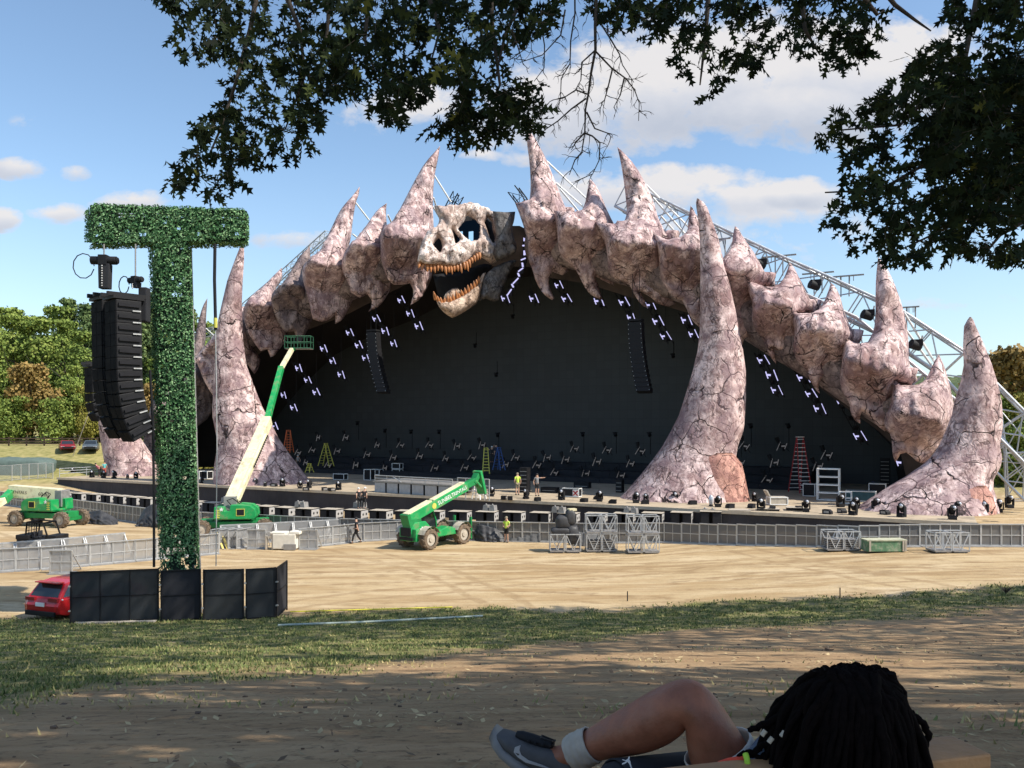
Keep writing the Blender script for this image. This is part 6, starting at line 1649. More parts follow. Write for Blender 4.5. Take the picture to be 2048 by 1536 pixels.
# ------------------------------------------------------------------ hanging speaker columns
AR = R(-42)
def array(px, py, D, n, label, dy=0):
    top = at(px, py, D); r = thing('line_array', label, 'loudspeakers', top, AR)
    hgt = .455; y = 0; z = -.25; pit = 0
    M['grille'] = M.get('grille') or simple('speaker_grille', (.006, .0065, .008), .85, var=.2, spec=.08)
    for i in range(n):
        k = i/(n-1); pit = R(1)+R(29)*max(0, (k-.4)/.6)**1.6
        Mx = Matrix.Rotation(pit, 3, 'X')
        c = Vector((0, y, z))
        b = MB(); b.box(c, (1.06, .98, hgt*.985), M=Mx); o = b.build('speaker_cabinet', M['black'], r, bevel=.03)
        q = MB(); q.box(c+Mx @ Vector((-.36, -.5, 0)), (.5, .06, hgt*.9), M=Mx); q.box(c+Mx @ Vector((.36, -.5, 0)), (.5, .06, hgt*.9), M=Mx); 
        g1_ = MB(); g1_.box(c+Mx @ Vector((-.265, -.5, 0)), (.50, .05, hgt*.975), M=Mx); g1_.build('grille', M['grille'], o)
        g1_ = MB(); g1_.box(c+Mx @ Vector((.265, -.5, 0)), (.50, .05, hgt*.975), M=Mx); g1_.build('grille', M['grille'], o)
        f1 = MB(); f1.prism([(-.42, .02), (.40, .0), (.40, .10), (-.42, .14)], lambda p: c+Mx @ Vector((.53, p[0], p[1]-.05)), lambda p: c+Mx @ Vector((.60, p[0], p[1]-.05))); f1.build('side_fin', M['dkblk'], o)
        f1 = MB(); f1.bar(c+Mx @ Vector((.55, .12, -hgt*.42)), c+Mx @ Vector((.55, .44, -hgt*.42)), .06, .05); f1.build('rigging_link', M['alu'], o)
        z -= hgt*math.cos(pit); y += hgt*math.sin(pit)*.95
    b = MB(); b.box((0, 0, .07), (1.1, 1.2, .12)); b.box((.3, 0, .2), (.12, 1.5, .16)); b.box((-.3, 0, .2), (.12, 1.5, .16)); b.cyl((-.75, -.2, .16), (-.2, -.2, .16), .11, n=10); b.build('bumper_frame', M['black'], r)
    return r
M['dkblk'] = simple('worn_black', (.018, .018, .021), .8, var=.3, spec=.15)
array(247, 602, 32.0, 12, 'curved column of black speakers hanging from the left arm of the leafy tower')
array(219, 604, 33.0, 12, 'second black speaker column hanging just behind and left of the first')
array(196, 735, 44, 6, 'small dark speaker column far behind the two hanging ones')
def hoist(px, py, D, s, rz, label, bag):
    r = thing('chain_hoist', label, 'hoist', at(px, py, D), rz)
    b = MB(); b.cyl((-.5*s, 0, 0), (.5*s, 0, 0), .17*s, n=16); b.box((0, 0, 0), (.34*s, .4*s, .42*s)); b.cyl((.5*s, 0, 0), (.56*s, 0, 0), .13*s, n=16); b.build('motor', M['black'], r, bevel=.02)
    b = MB(); L = bag*s; b.prism([(-.22*s, 0), (.22*s, 0), (.19*s, -L), (-.2*s, -L)], lambda p: (p[0]+.05, -.18*s, p[1]-.15*s), lambda p: (p[0]+.05, .18*s, p[1]-.15*s)); b.build('chain_bag', M['blackfab'], r, bevel=.03)
    b = MB()
    for k in range(9): b.ball((.0, -.2*s, -.25*s-k*L/10), .035*s, 6, 4)
    b.build('chain', M['alu'], r)
    b = MB(); b.tube([(0, 0, .2*s), (0, 0, (py-488)/F*D)], .03, 6); b.build('lifting_chain', M['dkalu'], r)
    b = MB(); b.tube([(-.45*s+.75*s*.55*math.cos(a*.55)-.3*s, -.1, -.25*s+.5*s*math.sin(a*.55)) for a in range(12)], .022, 5); b.build('cable_loop', M['black'], r)
    return r
hoist(208, 521, 32.3, 1.0, R(4), 'black chain hoist with chain bag above the left hanging speaker column', 1.0)
hoist(271, 560, 32.3, .72, R(-25), 'smaller chain hoist beside the leafy column, above the hanging speakers', .3)
o = MB().box((0, 0, 0), (.34, .4, 1.4)).build('chain_bag', M['blackfab'], bevel=.05); o.location = at(289, 610, 32.6); tag(o, 'long black cloth chain bag hanging against the leafy column', 'bag')
# ------------------------------------------------------------------ black fence panels round the foot of the tower
m_, t = newmat('black_mesh_panel'); tr = t.n('ShaderNodeBsdfTransparent'); bs = t.n('ShaderNodeBsdfPrincipled', {'Base Color': (.022, .026, .030, 1), 'Roughness': .6})
mx = t.n('ShaderNodeMixShader', {0: .93, 1: tr.outputs[0], 2: bs.outputs[0]}); t.out(mx.outputs[0])
def fpanel(a, b_, Ya, Yb, label, solid=False, H=2.06):
    p = at(a, 1240, Ya); q = at(b_, 1240, Yb); p.z = gz(p.x, p.y)-.02; q.z = gz(q.x, q.y)-.02
    d = q-p; L = d.to_2d().length; r = thing('fence_panel', label, 'fence panel', p, math.atan2(d.y, d.x), 'black fence panels round the foot of the tower')
    dz = d.z
    b = MB()
    for x in (.03, L-.03): b.bar((x, 0, dz*x/L), (x, 0, H), .06)
    for z in (.04, H*.5, H-.03): b.bar((0, 0, z), (L, 0, z), .05 if z != H*.5 else .03)
    n = max(1, round(L/1.3))
    for k in range(1, n): b.bar((L*k/n, 0, .04), (L*k/n, 0, H), .03)
    b.build('frame', M['black'], r)
    b = MB(); b.box((L/2, .02, H/2), (L-.06, .012, H-.06)); b.build('mesh_sheet', m_ if not solid else M['blackfab'], r)
    b = MB(); b.box((-.01, -.02, H*.25), (.08, .1, .05)); b.build('hinge', M['alu'], r); b = MB(); b.box((-.01, -.02, H*.72), (.08, .1, .05)); b.build('hinge', M['alu'], r)
    return r
fpanel(140, 318, 31.4, 32.1, 'widest black mesh panel, at the left beside the red car')
fpanel(321, 402, 32.0, 32.4, 'solid-looking black panel directly below the leafy column', True)
fpanel(406, 488, 32.2, 32.4, 'bluish-black mesh panel right of the leafy column')
fpanel(491, 552, 32.4, 32.8, 'narrow black mesh panel near the right end of the row')
fpanel(553, 574, 32.8, 34.6, 'black side panel turned edge-on at the right end of the row', True)
for i, (px, py, h) in enumerate([(352, 1172, .9), (520, 1165, 1.2), (470, 1160, 1.3)]):
    pass
b = MB(); p = ground(150, 1248); q = ground(312, 1245); b.bar(Vector((0, 0, .03)), q-p+Vector((0, 0, .05)), .22, .05); o = b.build('plank', M['rim']); o.location = p; tag(o, 'pale board lying along the foot of the widest black panel', 'board')
p = ground(556, 1254); q = ground(965, 1235); pts = [p.lerp(q, k/12) for k in range(13)]
pts = [Vector((v.x, v.y, gz(v.x, v.y)+.06)) for v in pts]; o = MB().tube([v-p for v in pts], .045, 6).build('pipe', simple('pale_pipe', (.34, .40, .36), .6)); o.location = p; tag(o, 'long thin pale pipe lying in the grass right of the black panels', 'pipe')
p = ground(580, 1228); q = ground(905, 1219); pts = [p.lerp(q, k/12) for k in range(13)]
pts = [Vector((v.x, v.y, gz(v.x, v.y)+.09)) for v in pts]; o = MB().tube([v-p for v in pts], .03, 6).build('rope', simple('yellow_rope', (.60, .55, .06), .7)); o.location = p; tag(o, 'yellow rope along the lower edge of the grass', 'rope')
for i, (px, py) in enumerate([(1680, 1196), (1255, 1203)]):
    pp = ground(px, py); r = thing('stake', 'thin dark stake at the edge of the grass, %s' % ('nearer the right side' if i == 0 else 'near the middle'), 'stake', pp)
    b = MB(); b.cyl((0, 0, 0), (0, 0, .45), .025, n=6); b.build('shaft', M['black'], r)
pp = ground(2012, 1188); r = thing('bush', 'small dark dry bush at the grass edge far right', 'bush', pp)
b = MB(); rnd = random.Random(4)
for k in range(60):
    a = rnd.uniform(0, 6.28); L = rnd.uniform(.15, .4); b.tube([(0, 0, 0), (math.cos(a)*L*.5, math.sin(a)*L*.5, L*.7), (math.cos(a)*L*.8, math.sin(a)*L*.8, L*rnd.uniform(.5, 1))], [.012, .01, .006], 4)
b.build('twigs', M['bark'], r)
# ------------------------------------------------------------------ bench and resting person
bd = (Vector((1.10, 1.93, 0))-Vector((.42, 1.76, 0))); brz = math.atan2(bd.y, bd.x)
bo = Vector((1.055, 1.925, 0)); RT = 7.224
bo.z = gz(bo.x, bo.y)
bn = thing('wooden_bench', 'wooden slatted bench at the lower right that the person leans on', 'bench', bo, brz)
h = RT-bo.z
def bx(name, c, d, par=bn, M_=None, mat=None):
    b = MB(); b.box(c, d, M=M_); return b.build(name, mat or M['wood'], par, bevel=.006)
bx('top_rail', (-.72, 0, h-.015), (1.56, .12, .035))
for k, z in enumerate((h-.12, h-.24)): bx('back_slat', (-.72, .03+.015*k, z), (1.44, .022, .085))
for x in (-.03, -1.42):
    bx('post', (x, .035, (h-.035)/2), (.07, .05, h-.035)); bx('front_leg', (x, .50, .21), (.07, .06, .42)); bx('arm_rest', (x, .27, h-.16), (.09, .42, .03)); bx('arm_support', (x, .46, .50), (.05, .05, h-.58))
for k in range(5): bx('seat_slat', (-.72, .10+k*.095, .435), (1.46, .08, .028))
SK = simple('warm_brown_skin', (.27, .098, .054), .5, var=.22, scale=22, bump=.5, spec=.4, bdist=.003, dirt=(.30, .125, .075), dscale=9)
pc_ = at(1560, 1590, 2.12); pz = gz(pc_.x, pc_.y)
pe = thing('person', 'person with long dark dreadlocks lying back on the bench, one leg crossed over', 'person', Vector((pc_.x, pc_.y, pz)))
O = Vector((pc_.x, pc_.y, pz)); rel = lambda v: v-O
hipc = at(1500, 1618, 2.25); kn = at(1384, 1391, 2.2); an = at(1158, 1502, 2.35); kn2 = at(1240, 1588, 2.2); an2 = Vector((.10, 2.45, gz(.1, 2.45)+.09))
hL = hipc+Vector((-.02, -.06, .02)); hR = hipc+Vector((-.02, .10, 0))
ch = at(1600, 1560, 2.08); nk = at(1660, 1490, 1.99); hd = at(1690, 1445, 1.93); tp = at(1706, 1405, 1.87)
V = [hipc, ch, nk, hd, tp,
     hL, hL.lerp(kn, .5)+Vector((-.012, 0, .0)), kn+Vector((.004, 0, -.006)), kn.lerp(an, .14)+Vector((0, 0, -.008)), kn.lerp(an, .38)+Vector((0, 0, -.024)), kn.lerp(an, .72)+Vector((0, 0, -.006)), an, at(1120, 1520, 2.38), at(1030, 1505, 2.42),
     hR, hR.lerp(kn2, .5), kn2, kn2.lerp(an2, .35), an2, an2+Vector((-.12, 0, -.05)),
     nk+Vector((-.02, -.17, -.05)), at(1560, 1640, 1.95), at(1480, 1640, 2.1), nk+Vector((.02, .17, -.05)), at(1570, 1640, 2.35), at(1490, 1625, 2.3)]
E = [(0, 1), (1, 2), (2, 3), (3, 4), (0, 5), (5, 6), (6, 7), (7, 8), (8, 9), (9, 10), (10, 11), (11, 12), (12, 13), (0, 14), (14, 15), (15, 16), (16, 17), (17, 18), (18, 19), (2, 20), (20, 21), (21, 22), (2, 23), (23, 24), (24, 25)]
rad = [.13, .13, .055, .088, .075, .105, .090, .080, .074, .080, .058, .041, .038, .03, .09, .08, .066, .055, .036, .03, .06, .045, .032, .06, .045, .032]
skin('body', [rel(v) for v in V], E, rad, SK, pe, 3)
# hands with five fingers resting on the lap
for s, w_ in ((0, at(1480, 1640, 2.1)), (1, at(1490, 1625, 2.3))):
    hv = [w_, w_+Vector((-.05, .0, -.005))]; he = [(0, 1)]; hr = [(.028, .018), (.034, .016)]
    for k in range(4):
        o = len(hv); y = -.03+.02*k; L = [.062, .074, .07, .055][k]
        hv += [w_+Vector((-.085, y, 0)), w_+Vector((-.085-L*.55, y*1.1, -.008)), w_+Vector((-.085-L, y*1.15, -.028))]; he += [(1, o), (o, o+1), (o+1, o+2)]; hr += [(.010, .009), (.0085, .008), (.007, .007)]
    o = len(hv); hv += [w_+Vector((-.045, .048 if s else -.05, -.005)), w_+Vector((-.085, .06 if s else -.064, -.014))]; he += [(0, o), (o, o+1)]; hr += [(.011, .010), (.009, .008)]
    skin('hand', [rel(v) for v in hv], he, hr, SK, pe, 2)
# face (turned away, under the hair)
fd = (hd-nk).normalized(); b = MB(); fw = Vector((-.25, .95, .2)).normalized()
b.ball(rel(hd+fw*.085+Vector((0, 0, -.01))), (.016, .026, .02), 8, 6); b.build('nose', SK, pe)
for s in (-1, 1):
    b = MB(); b.ball(rel(hd+fw*.078+Vector((s*.033, 0, .025))), .013, 8, 6); b.build('eye', M['white'], pe)
    b = MB(); b.ball(rel(hd+Vector((s*.088, .0, .0))), (.012, .022, .034), 8, 6); b.build('ear', SK, pe)
b = MB(); b.ball(rel(hd+fw*.078+Vector((0, 0, -.045))), (.026, .012, .008), 8, 6); b.build('mouth', M['carred'], pe)
# shorts, liner, shirt, vest
SH = simple('charcoal_shorts', (.045, .043, .046), .85, var=.25, scale=20, bump=.2, bdist=.003)
def cuff(a, c_, f0, f1, r0, r1, name, mat, n=22, fl=.02, seed=0):
    d = (c_-a); b = MB(); rings = 9; vs = []
    up = d.orthogonal().normalized(); bb = d.normalized().cross(up)
    for j in range(rings):
        f = f0+(f1-f0)*j/(rings-1); p = a+d*f; rr = r0+(r1-r0)*j/(rings-1)
        for i in range(n):
            an_ = 2*math.pi*i/n; q = rr*(1+fl*math.sin(an_*3+j*.7+seed)+fl*noise.noise((math.cos(an_)*2, math.sin(an_)*2, j*.4+seed)))
            vs.append(rel(p+(up*math.cos(an_)+bb*math.sin(an_))*q))
    b.add(vs, [(j*n+i, (j+1)*n+i, (j+1)*n+(i+1) % n, j*n+(i+1) % n) for j in range(rings-1) for i in range(n)], smooth=True)
    o = b.build(name, mat, pe); s_ = o.modifiers.new('t', 'SOLIDIFY'); s_.thickness = .004; return o
cuff(hL, kn, -.1, .44, .130, .104, 'shorts_leg', SH, seed=1)
cuff(hL, kn, .30, .56, .098, .0945, 'white_liner', simple('white_liner', (.60, .56, .50), .8, var=.1, scale=30), fl=.008, seed=2)
o = cuff(hR, kn2, -.1, 1.05, .12, .088, 'shorts_leg', M['blackfab'], seed=3)
b = MB(); b.ball(rel(kn2), (.085, .085, .085), 16, 10); b.build('shorts_knee', M['blackfab'], pe)
skin('shirt', [rel(v) for v in (hipc+Vector((.03, 0, 0)), ch, nk+Vector((-.01, 0, -.03)), V[20], V[20].lerp(V[21], .5), V[23], V[23].lerp(V[24], .5))], [(0, 1), (1, 2), (2, 3), (3, 4), (2, 5), (5, 6)], [.15, .148, .075, .075, .062, .075, .062], M.setdefault('slate', simple('slate_shirt', (.09, .115, .16), .85, var=.2, scale=15)), pe, 2)
b = MB(); A1 = at(1425, 1545, 1.86); A2 = at(1458, 1527, 1.86); A3 = at(1490, 1521, 1.86)
b.tube([rel(v) for v in (A1, A1.lerp(A2, .5)+Vector((0, 0, .006)), A2, A3)], [.008, .015, .018, .016], 10, flat=.7); b.build('vest_fold', simple('orange_cloth', (.65, .06, .025), .7, var=.15, scale=30), pe)
b = MB(); b.tube([rel(v) for v in (at(1491, 1508, 1.84), at(1494, 1518, 1.83), at(1495, 1530, 1.83))], .007, 8); b.build('vest_edge', simple('lime_cloth', (.35, .60, .05), .7), pe)
b = MB(); b.tube([rel(v) for v in (at(1492, 1522, 1.87), at(1515, 1513, 1.88), at(1540, 1508, 1.89), at(1580, 1510, 1.9))], [.022, .026, .028, .03], 10); b.build('shirt_fold', M['slate'], pe)
# small white emblem on the dark knee: a leaping-figure mark
def mark(pts, c, ax, ay, nrm, s, mat, name):
    b = MB(); f = lambda p, o: rel(c+ax*(p[0]*s)+ay*(p[1]*s)+nrm*o)
    b.prism(pts, lambda p: f(p, 0), lambda p: f(p, .002)); return b.build(name, mat, pe)
J = [(-.9,.35),(-.35,.2),(-.05,.35),(.15,.75),(.3,.7),(.2,.3),(.35,.05),(.45,-.5),(.6,-.95),(.4,-.95),(.15,-.3),(-.1,-.05),(-.6,-.35),(-.95,-.45),(-.9,-.25),(-.45,-.05),(-.35,.08),(-.85,.22)]
ec = at(1256, 1523, 2.2-.083)
mark([(x, y) for x, y in J], ec, Vector((1, 0, 0)), Vector((0, .25, .97)), Vector((0, -1, .25)), .017, M['white'], 'emblem')
# sock
WS = simple('ribbed_sock', (.42, .37, .31), .9, var=.12, scale=25)
b = MB(); vs = []; n = 28; a0 = kn.lerp(an, .865); a1 = an+(an-kn)*.06; d = a1-a0; upv = d.orthogonal().normalized(); bb = d.normalized().cross(upv); rg = 14
for j in range(rg):
    for i in range(n):
        an_ = 2*math.pi*i/n; rr = .0475+.003*math.sin(j/(rg-1)*3.1)+.0022*math.sin(an_*14+.5*noise.noise((an_*2, j*.3, 1))*6)+.002*math.sin(j*1.9+an_)
        vs.append(rel(a0+d*(j/(rg-1))+(upv*math.cos(an_)+bb*math.sin(an_))*rr))
b.add(vs, [(j*n+i, (j+1)*n+i, (j+1)*n+(i+1) % n, j*n+(i+1) % n) for j in range(rg-1) for i in range(n)], smooth=True); o = b.build('sock', WS, pe); s_ = o.modifiers.new('t', 'SOLIDIFY'); s_.thickness = .004
# shoe: lofted along the foot, sole towards lower left
heel = at(1150, 1590, 2.36); toe = at(982, 1476, 2.46); fx = (toe-heel); FL = fx.length; fx.normalize()
fy = Vector((.15, 1, .1)); fy = (fy-fx*fy.dot(fx)).normalized(); fz = fx.cross(fy)
if fz.z < 0: fz = -fz
def shoe(par, O_, heel, fx, fy, fz, FL, up_mat, sole_mat, lace=True):
    st_ = [(-.02, .030, .03, .07), (.03, .040, .0, .098), (.12, .042, .0, .105), (.25, .041, .0, .100), (.38, .041, .0, .088), (.5, .044, .0, .074), (.65, .049, .002, .062), (.8, .047, .006, .050), (.92, .036, .014, .042), (1.0, .016, .024, .032)]
    def loft(rows, name, mat):
        b = MB(); n = 20; vs = []
        for (k, hw, z0, z1) in rows:
            for i in range(n):
                a = 2*math.pi*i/n; cy = math.copysign(abs(math.cos(a))**.75, math.cos(a)); cz = math.copysign(abs(math.sin(a))**.75, math.sin(a))
                vs.append(heel+fx*(k*FL)+fy*(hw*cy)+fz*((z0+z1)/2+(z1-z0)/2*cz)-O_)
        b.add(vs, [(j*n+i, (j+1)*n+i, (j+1)*n+(i+1) % n, j*n+(i+1) % n) for j in range(len(rows)-1) for i in range(n)]+[tuple(range(n-1, -1, -1)), tuple(range((len(rows)-1)*n, len(rows)*n))], smooth=True)
        return b.build(name, mat, par)
    u_ = loft(st_, 'shoe_upper', up_mat)
    loft([(k*1.03-.02, hw*1.1+.002, z0-.026, z0+.012+(.012 if k > .85 else 0)) for k, hw, z0, z1 in st_], 'shoe_sole', sole_mat)
    if lace:
        b = MB(); b.tube([heel+fx*(k*FL)+fz*zz-O_ for k, zz in ((.40, .094), (.5, .082), (.62, .071), (.72, .063), (.78, .058))], [.012, .017, .018, .016, .010], 10); b.build('tongue', M['black'], par)
        b = MB()
        for k, zz in ((.42, .102), (.49, .093), (.56, .085), (.63, .078)):
            b.tube([heel+fx*(k*FL)+fy*(sg*.028)+fz*(zz+(.006 if sg == 0 else -.006))-O_ for sg in (-1, -.4, 0, .4, 1)], .0035, 6)
        b.tube([heel+fx*(.42*FL)+fz*.104+fy*y_+fx*x_+fz*z_-O_ for x_, y_, z_ in ((0, 0, 0), (.0, -.03, .012), (.03, -.045, .01), (.035, -.02, .006), (0, 0, .004))], .003, 5)
        b.build('laces', M['black'], par)
        sw_ = [(.30, .030), (.36, .024), (.45, .024), (.62, .042), (.70, .052), (.60, .046), (.46, .034), (.38, .036), (.34, .046), (.33, .060), (.29, .045)]
        b = MB(); b.prism(sw_, lambda p: heel+fx*((1.0-p[0])*FL)-fy*.0455+fz*p[1]-O_, lambda p: heel+fx*((1.0-p[0])*FL)-fy*.0485+fz*p[1]-O_); b.build('swoosh_mark', simple('silver_mark', (.34, .34, .35), .5), par)
shoe(pe, O, heel, fx, fy, fz, FL, simple('grey_shoe', (.075, .073, .074), .75, var=.2, scale=40, bump=.3, bdist=.002), simple('grey_sole', (.20, .195, .19), .6, var=.15, scale=20))
shoe(pe, O, an2+Vector((.08, 0, -.085)), Vector((-1, .1, 0)).normalized(), Vector((.1, 1, 0)).normalized(), Vector((0, 0, 1)), .29, M['black'], M['blackfab'], False)
# dreadlocks
HM = simple('dark_dreadlocks', (.0045, .0028, .0026), .95, var=.6, scale=60, bump=.8, spec=.06, bdist=.003)
rnd = random.Random(12); b = MB()
crown = at(1704, 1352, 1.84)
b.ball(rel(at(1694, 1438, 1.87)), (.112, .115, .108), 20, 14)
b.ball(rel(at(1672, 1500, 1.88)), (.138, .11, .12), 20, 14)
def dread(pts, r0):
    # twisted, lumpy rope of hair
    P = []; Rr = []
    for i in range(len(pts)-1):
        for k in range(5):
            f = k/5; q = Vector(pts[i]).lerp(Vector(pts[i+1]), f); P.append(q)
    P.append(Vector(pts[-1]))
    for _ in range(2): P = [P[0]]+[(P[i-1]+P[i]*2+P[i+1])/4 for i in range(1, len(P)-1)]+[P[-1]]
    Rr = [r0*(1+.2*noise.noise((i*.9+r0*900, P[0].x*40, 0)))*(1-.35*i/len(P)) for i in range(len(P))]
    P = [p+Vector((noise.noise((i*.5, p.x*20, 1)), noise.noise((i*.5, p.x*20, 5)), noise.noise((i*.5, p.x*20, 9))))*.006 for i, p in enumerate(P)]
    b.tube([rel(p) for p in P], Rr, 7)
for i in range(330):
    a = rnd.uniform(0, 2*math.pi); ca, sa = math.cos(a), math.sin(a)
    ln = rnd.uniform(.75, 1.08)
    if i > 290: ln *= rnd.uniform(1.0, 1.16)
    rxx = (.192 if ca < 0 else .136)*ln; ryy = .14*ln
    c0 = crown+Vector((ca*.05*rnd.random()+rnd.gauss(0, .018), sa*.05*rnd.random(), rnd.uniform(.0, .012)))
    m1 = crown+Vector((ca*(.112 if ca < 0 else .102), sa*.10, -.03-.01*rnd.random()))
    m2_ = crown+Vector((ca*rxx*.86, sa*ryy*.98, -.105-.02*rnd.random()))
    e_ = crown+Vector((ca*rxx*(1.06 if ca < -.3 else 1)+rnd.gauss(0, .015), sa*ryy+rnd.gauss(0, .012), -.20-rnd.uniform(0, .09)))
    dread([c0, m1+Vector((rnd.gauss(0, .006), 0, rnd.gauss(0, .006))), m2_+Vector((rnd.gauss(0, .008), 0, rnd.gauss(0, .012))), e_], rnd.uniform(.0065, .0125))
for (p1, p2, p3, p4, p5) in [((1822,1425),(1846,1445),(1858,1475),(1850,1500),(1828,1512)), ((1815,1440),(1836,1462),(1842,1490),(1838,1512),(1812,1530)), ((1560,1430),(1535,1448),(1515,1452),(1502,1458),(1498,1462)), ((1560,1470),(1530,1490),(1510,1502),(1490,1506),(1475,1512)), ((1570,1490),(1545,1505),(1525,1512),(1505,1514),(1488,1516))]:
    dread([at(p[0], p[1], 1.80 if p1[0] > 1700 else 1.86) for p in (p1, p2, p3, p4, p5)], .009)
b.build('dreadlocks', HM, pe)
for i, (px, py) in enumerate([(1527, 1466), (1541, 1480), (1566, 1468)]):
    b = MB(); p = at(px, py, 1.72 if px > 1600 else 1.80); d_ = Vector((-.006, 0, -.008)); b.cyl(rel(p-d_*.7), rel(p+d_*.7), .0055 if px < 1600 else .0025, n=9); b.build('hair_cuff', M['rim'], pe)

# ------------------------------------------------------------------ oaks overhead
LEAF = [(0, 0), (.03, .10), (.17, .12), (.30, .26), (.14, .26), (.06, .33), (.20, .40), (.42, .56), (.20, .52), (.07, .58), (.16, .68), (.30, .84), (.12, .80), (.04, 1.0), (-.05, .82), (-.28, .86), (-.15, .68), (-.07, .57), (-.22, .53), (-.40, .58), (-.19, .40), (-.06, .32), (-.15, .27), (-.29, .25), (-.16, .12), (-.03, .10)]
class LeafMesh:
    def __init__(s): s.v = []; s.f = []; s.t = []
    def leaf(s, p, d, n, L, tint, curl=0):
        d = d.normalized(); n = (n-d*n.dot(d)).normalized(); x = d.cross(n); o = len(s.v)
        for (a, b_) in LEAF: s.v.append(tuple(p+x*(a*L*.82)+d*(b_*L)+n*(abs(a)*curl*L)))
        s.f.append(tuple(range(o, o+len(LEAF)))); s.t += [tint]*len(LEAF)
    def build(s, name, mat, par):
        me = bpy.data.meshes.new(name); me.from_pydata(s.v, [], s.f)
        a = me.attributes.new('tint', 'FLOAT', 'POINT'); a.data.foreach_set('value', s.t); me.materials.append(mat)
        o = bpy.data.objects.new(name, me); C.objects.link(o); o.parent = par; return o
m_, t = newmat('oak_leaf'); tt = t.n('ShaderNodeAttribute', attribute_name='tint').outputs['Fac']
lc_ = t.ramp(tt, [(.0, (.007, .011, .006)), (.5, (.018, .030, .012)), (.85, (.05, .068, .020)), (1, (.16, .17, .04))])
df = t.n('ShaderNodeBsdfPrincipled', {'Roughness': .75, 'Specular IOR Level': .12}); t.t.links.new(lc_, df.inputs['Base Color'])
tl = t.n('ShaderNodeBsdfTranslucent'); t.t.links.new(lc_, tl.inputs['Color'])
mx = t.n('ShaderNodeMixShader', {0: .3, 1: df.outputs[0], 2: tl.outputs[0]}); t.out(mx.outputs[0]); M['oakleaf'] = m_
REG = [
 (0, [(335,-30),(345,90),(368,125),(400,112),(432,165),(470,190),(478,205),(440,215),(400,240),(378,290),(338,325),(345,372),(400,385),(430,402),(480,370),(540,325),(600,318),(640,270),(665,190),(700,130),(660,-30)], 1350, (5.2, 7.0)),
 (0, [(640,-30),(650,110),(690,190),(740,240),(790,252),(830,215),(870,165),(930,140),(1000,105),(1075,60),(1130,20),(1140,-30)], 1500, (5.0, 7.5)),
 (0, [(925,150),(990,130),(1070,175),(1085,240),(1062,258),(1000,272),(930,292),(872,282),(866,245),(912,222),(918,175)], 440, (5.4, 6.4)),
 (0, [(300,-30),(335,5),(345,40),(380,-20)], 40, (5.4, 6.4)),
 (1, [(1175,-30),(1190,55),(1225,80),(1245,25),(1330,108),(1360,160),(1400,200),(1450,180),(1480,145),(1560,118),(1640,122),(1690,135),(1750,115),(1762,70),(1740,-30)], 1050, (5.4, 7.5)),
 (1, [(1890,-30),(1900,60),(1880,92),(1830,112),(1785,180),(1740,200),(1700,232),(1645,246),(1622,285),(1680,308),(1765,330),(1720,358),(1645,372),(1636,392),(1690,470),(1690,500),(1760,520),(1800,538),(1850,525),(1900,515),(1990,520),(2030,545),(2120,540),(2120,-30)], 2900, (4.6, 7.5)),
 (1, [(1890,150),(2100,120),(2100,430),(1880,430),(1830,330)], 1700, (5.0, 7.5)),
]
oaks = [thing('oak_tree', 'oak whose dark lobed leaves hang into the upper left and middle', 'tree', (-6.5, -4.5, gz(-6.5, -4.5))), thing('oak_tree', 'oak whose dark lobed leaves crowd the upper right corner', 'tree', (8.5, -3.0, gz(8.5, -3.0)))]
lm = [LeafMesh(), LeafMesh()]; tg = [MB(), MB()]
rnd = random.Random(31)
for (ti, poly, cnt, (y0, y1)) in REG:
    xs_ = [p[0] for p in poly]; ys_ = [p[1] for p in poly]; org = oaks[ti].location; k = 0
    while k < cnt:
        px, py = rnd.uniform(min(xs_), max(xs_)), rnd.uniform(min(ys_), max(ys_))
        if not pin(poly, px, py): continue
        if noise.noise((px*.017, py*.017, ti*3+1)) < -.22 and rnd.random() < .75 and not (px > 1860 and 100 < py < 440): continue
        Y = rnd.uniform(y0, y1); c0 = at(px, py, Y)
        m = rnd.randint(3, 6); out = Vector((rnd.gauss(0, 1), rnd.gauss(0, 1), rnd.gauss(-.5, .6))).normalized()
        st0 = c0-out*.10+Vector((0, 0, .01))
        tg[ti].tube([rel2 for rel2 in (st0-org, c0-org)], [.0022, .0012], 4, cap=False)
        for j in range(m):
            d = (out*.5+Vector((rnd.gauss(0, .7), rnd.gauss(0, .7), rnd.gauss(-.35, .6))))
            n = Vector((rnd.gauss(0, .8), rnd.gauss(-.5, .8), rnd.gauss(.35, .7)))
            L = rnd.uniform(.085, .155)
            ti_ = min(1, max(0, rnd.gauss(.42, .2)))
            if 790 < px < 960 and 30 < py < 150 and rnd.random() < .25: ti_ = rnd.uniform(.85, 1)  # brighter tint paints sunlight onto some leaves of this patch
            lm[ti].leaf(c0-org-out*rnd.uniform(0, .1), d, n, L, ti_, rnd.uniform(-.2, .35)); k += 1
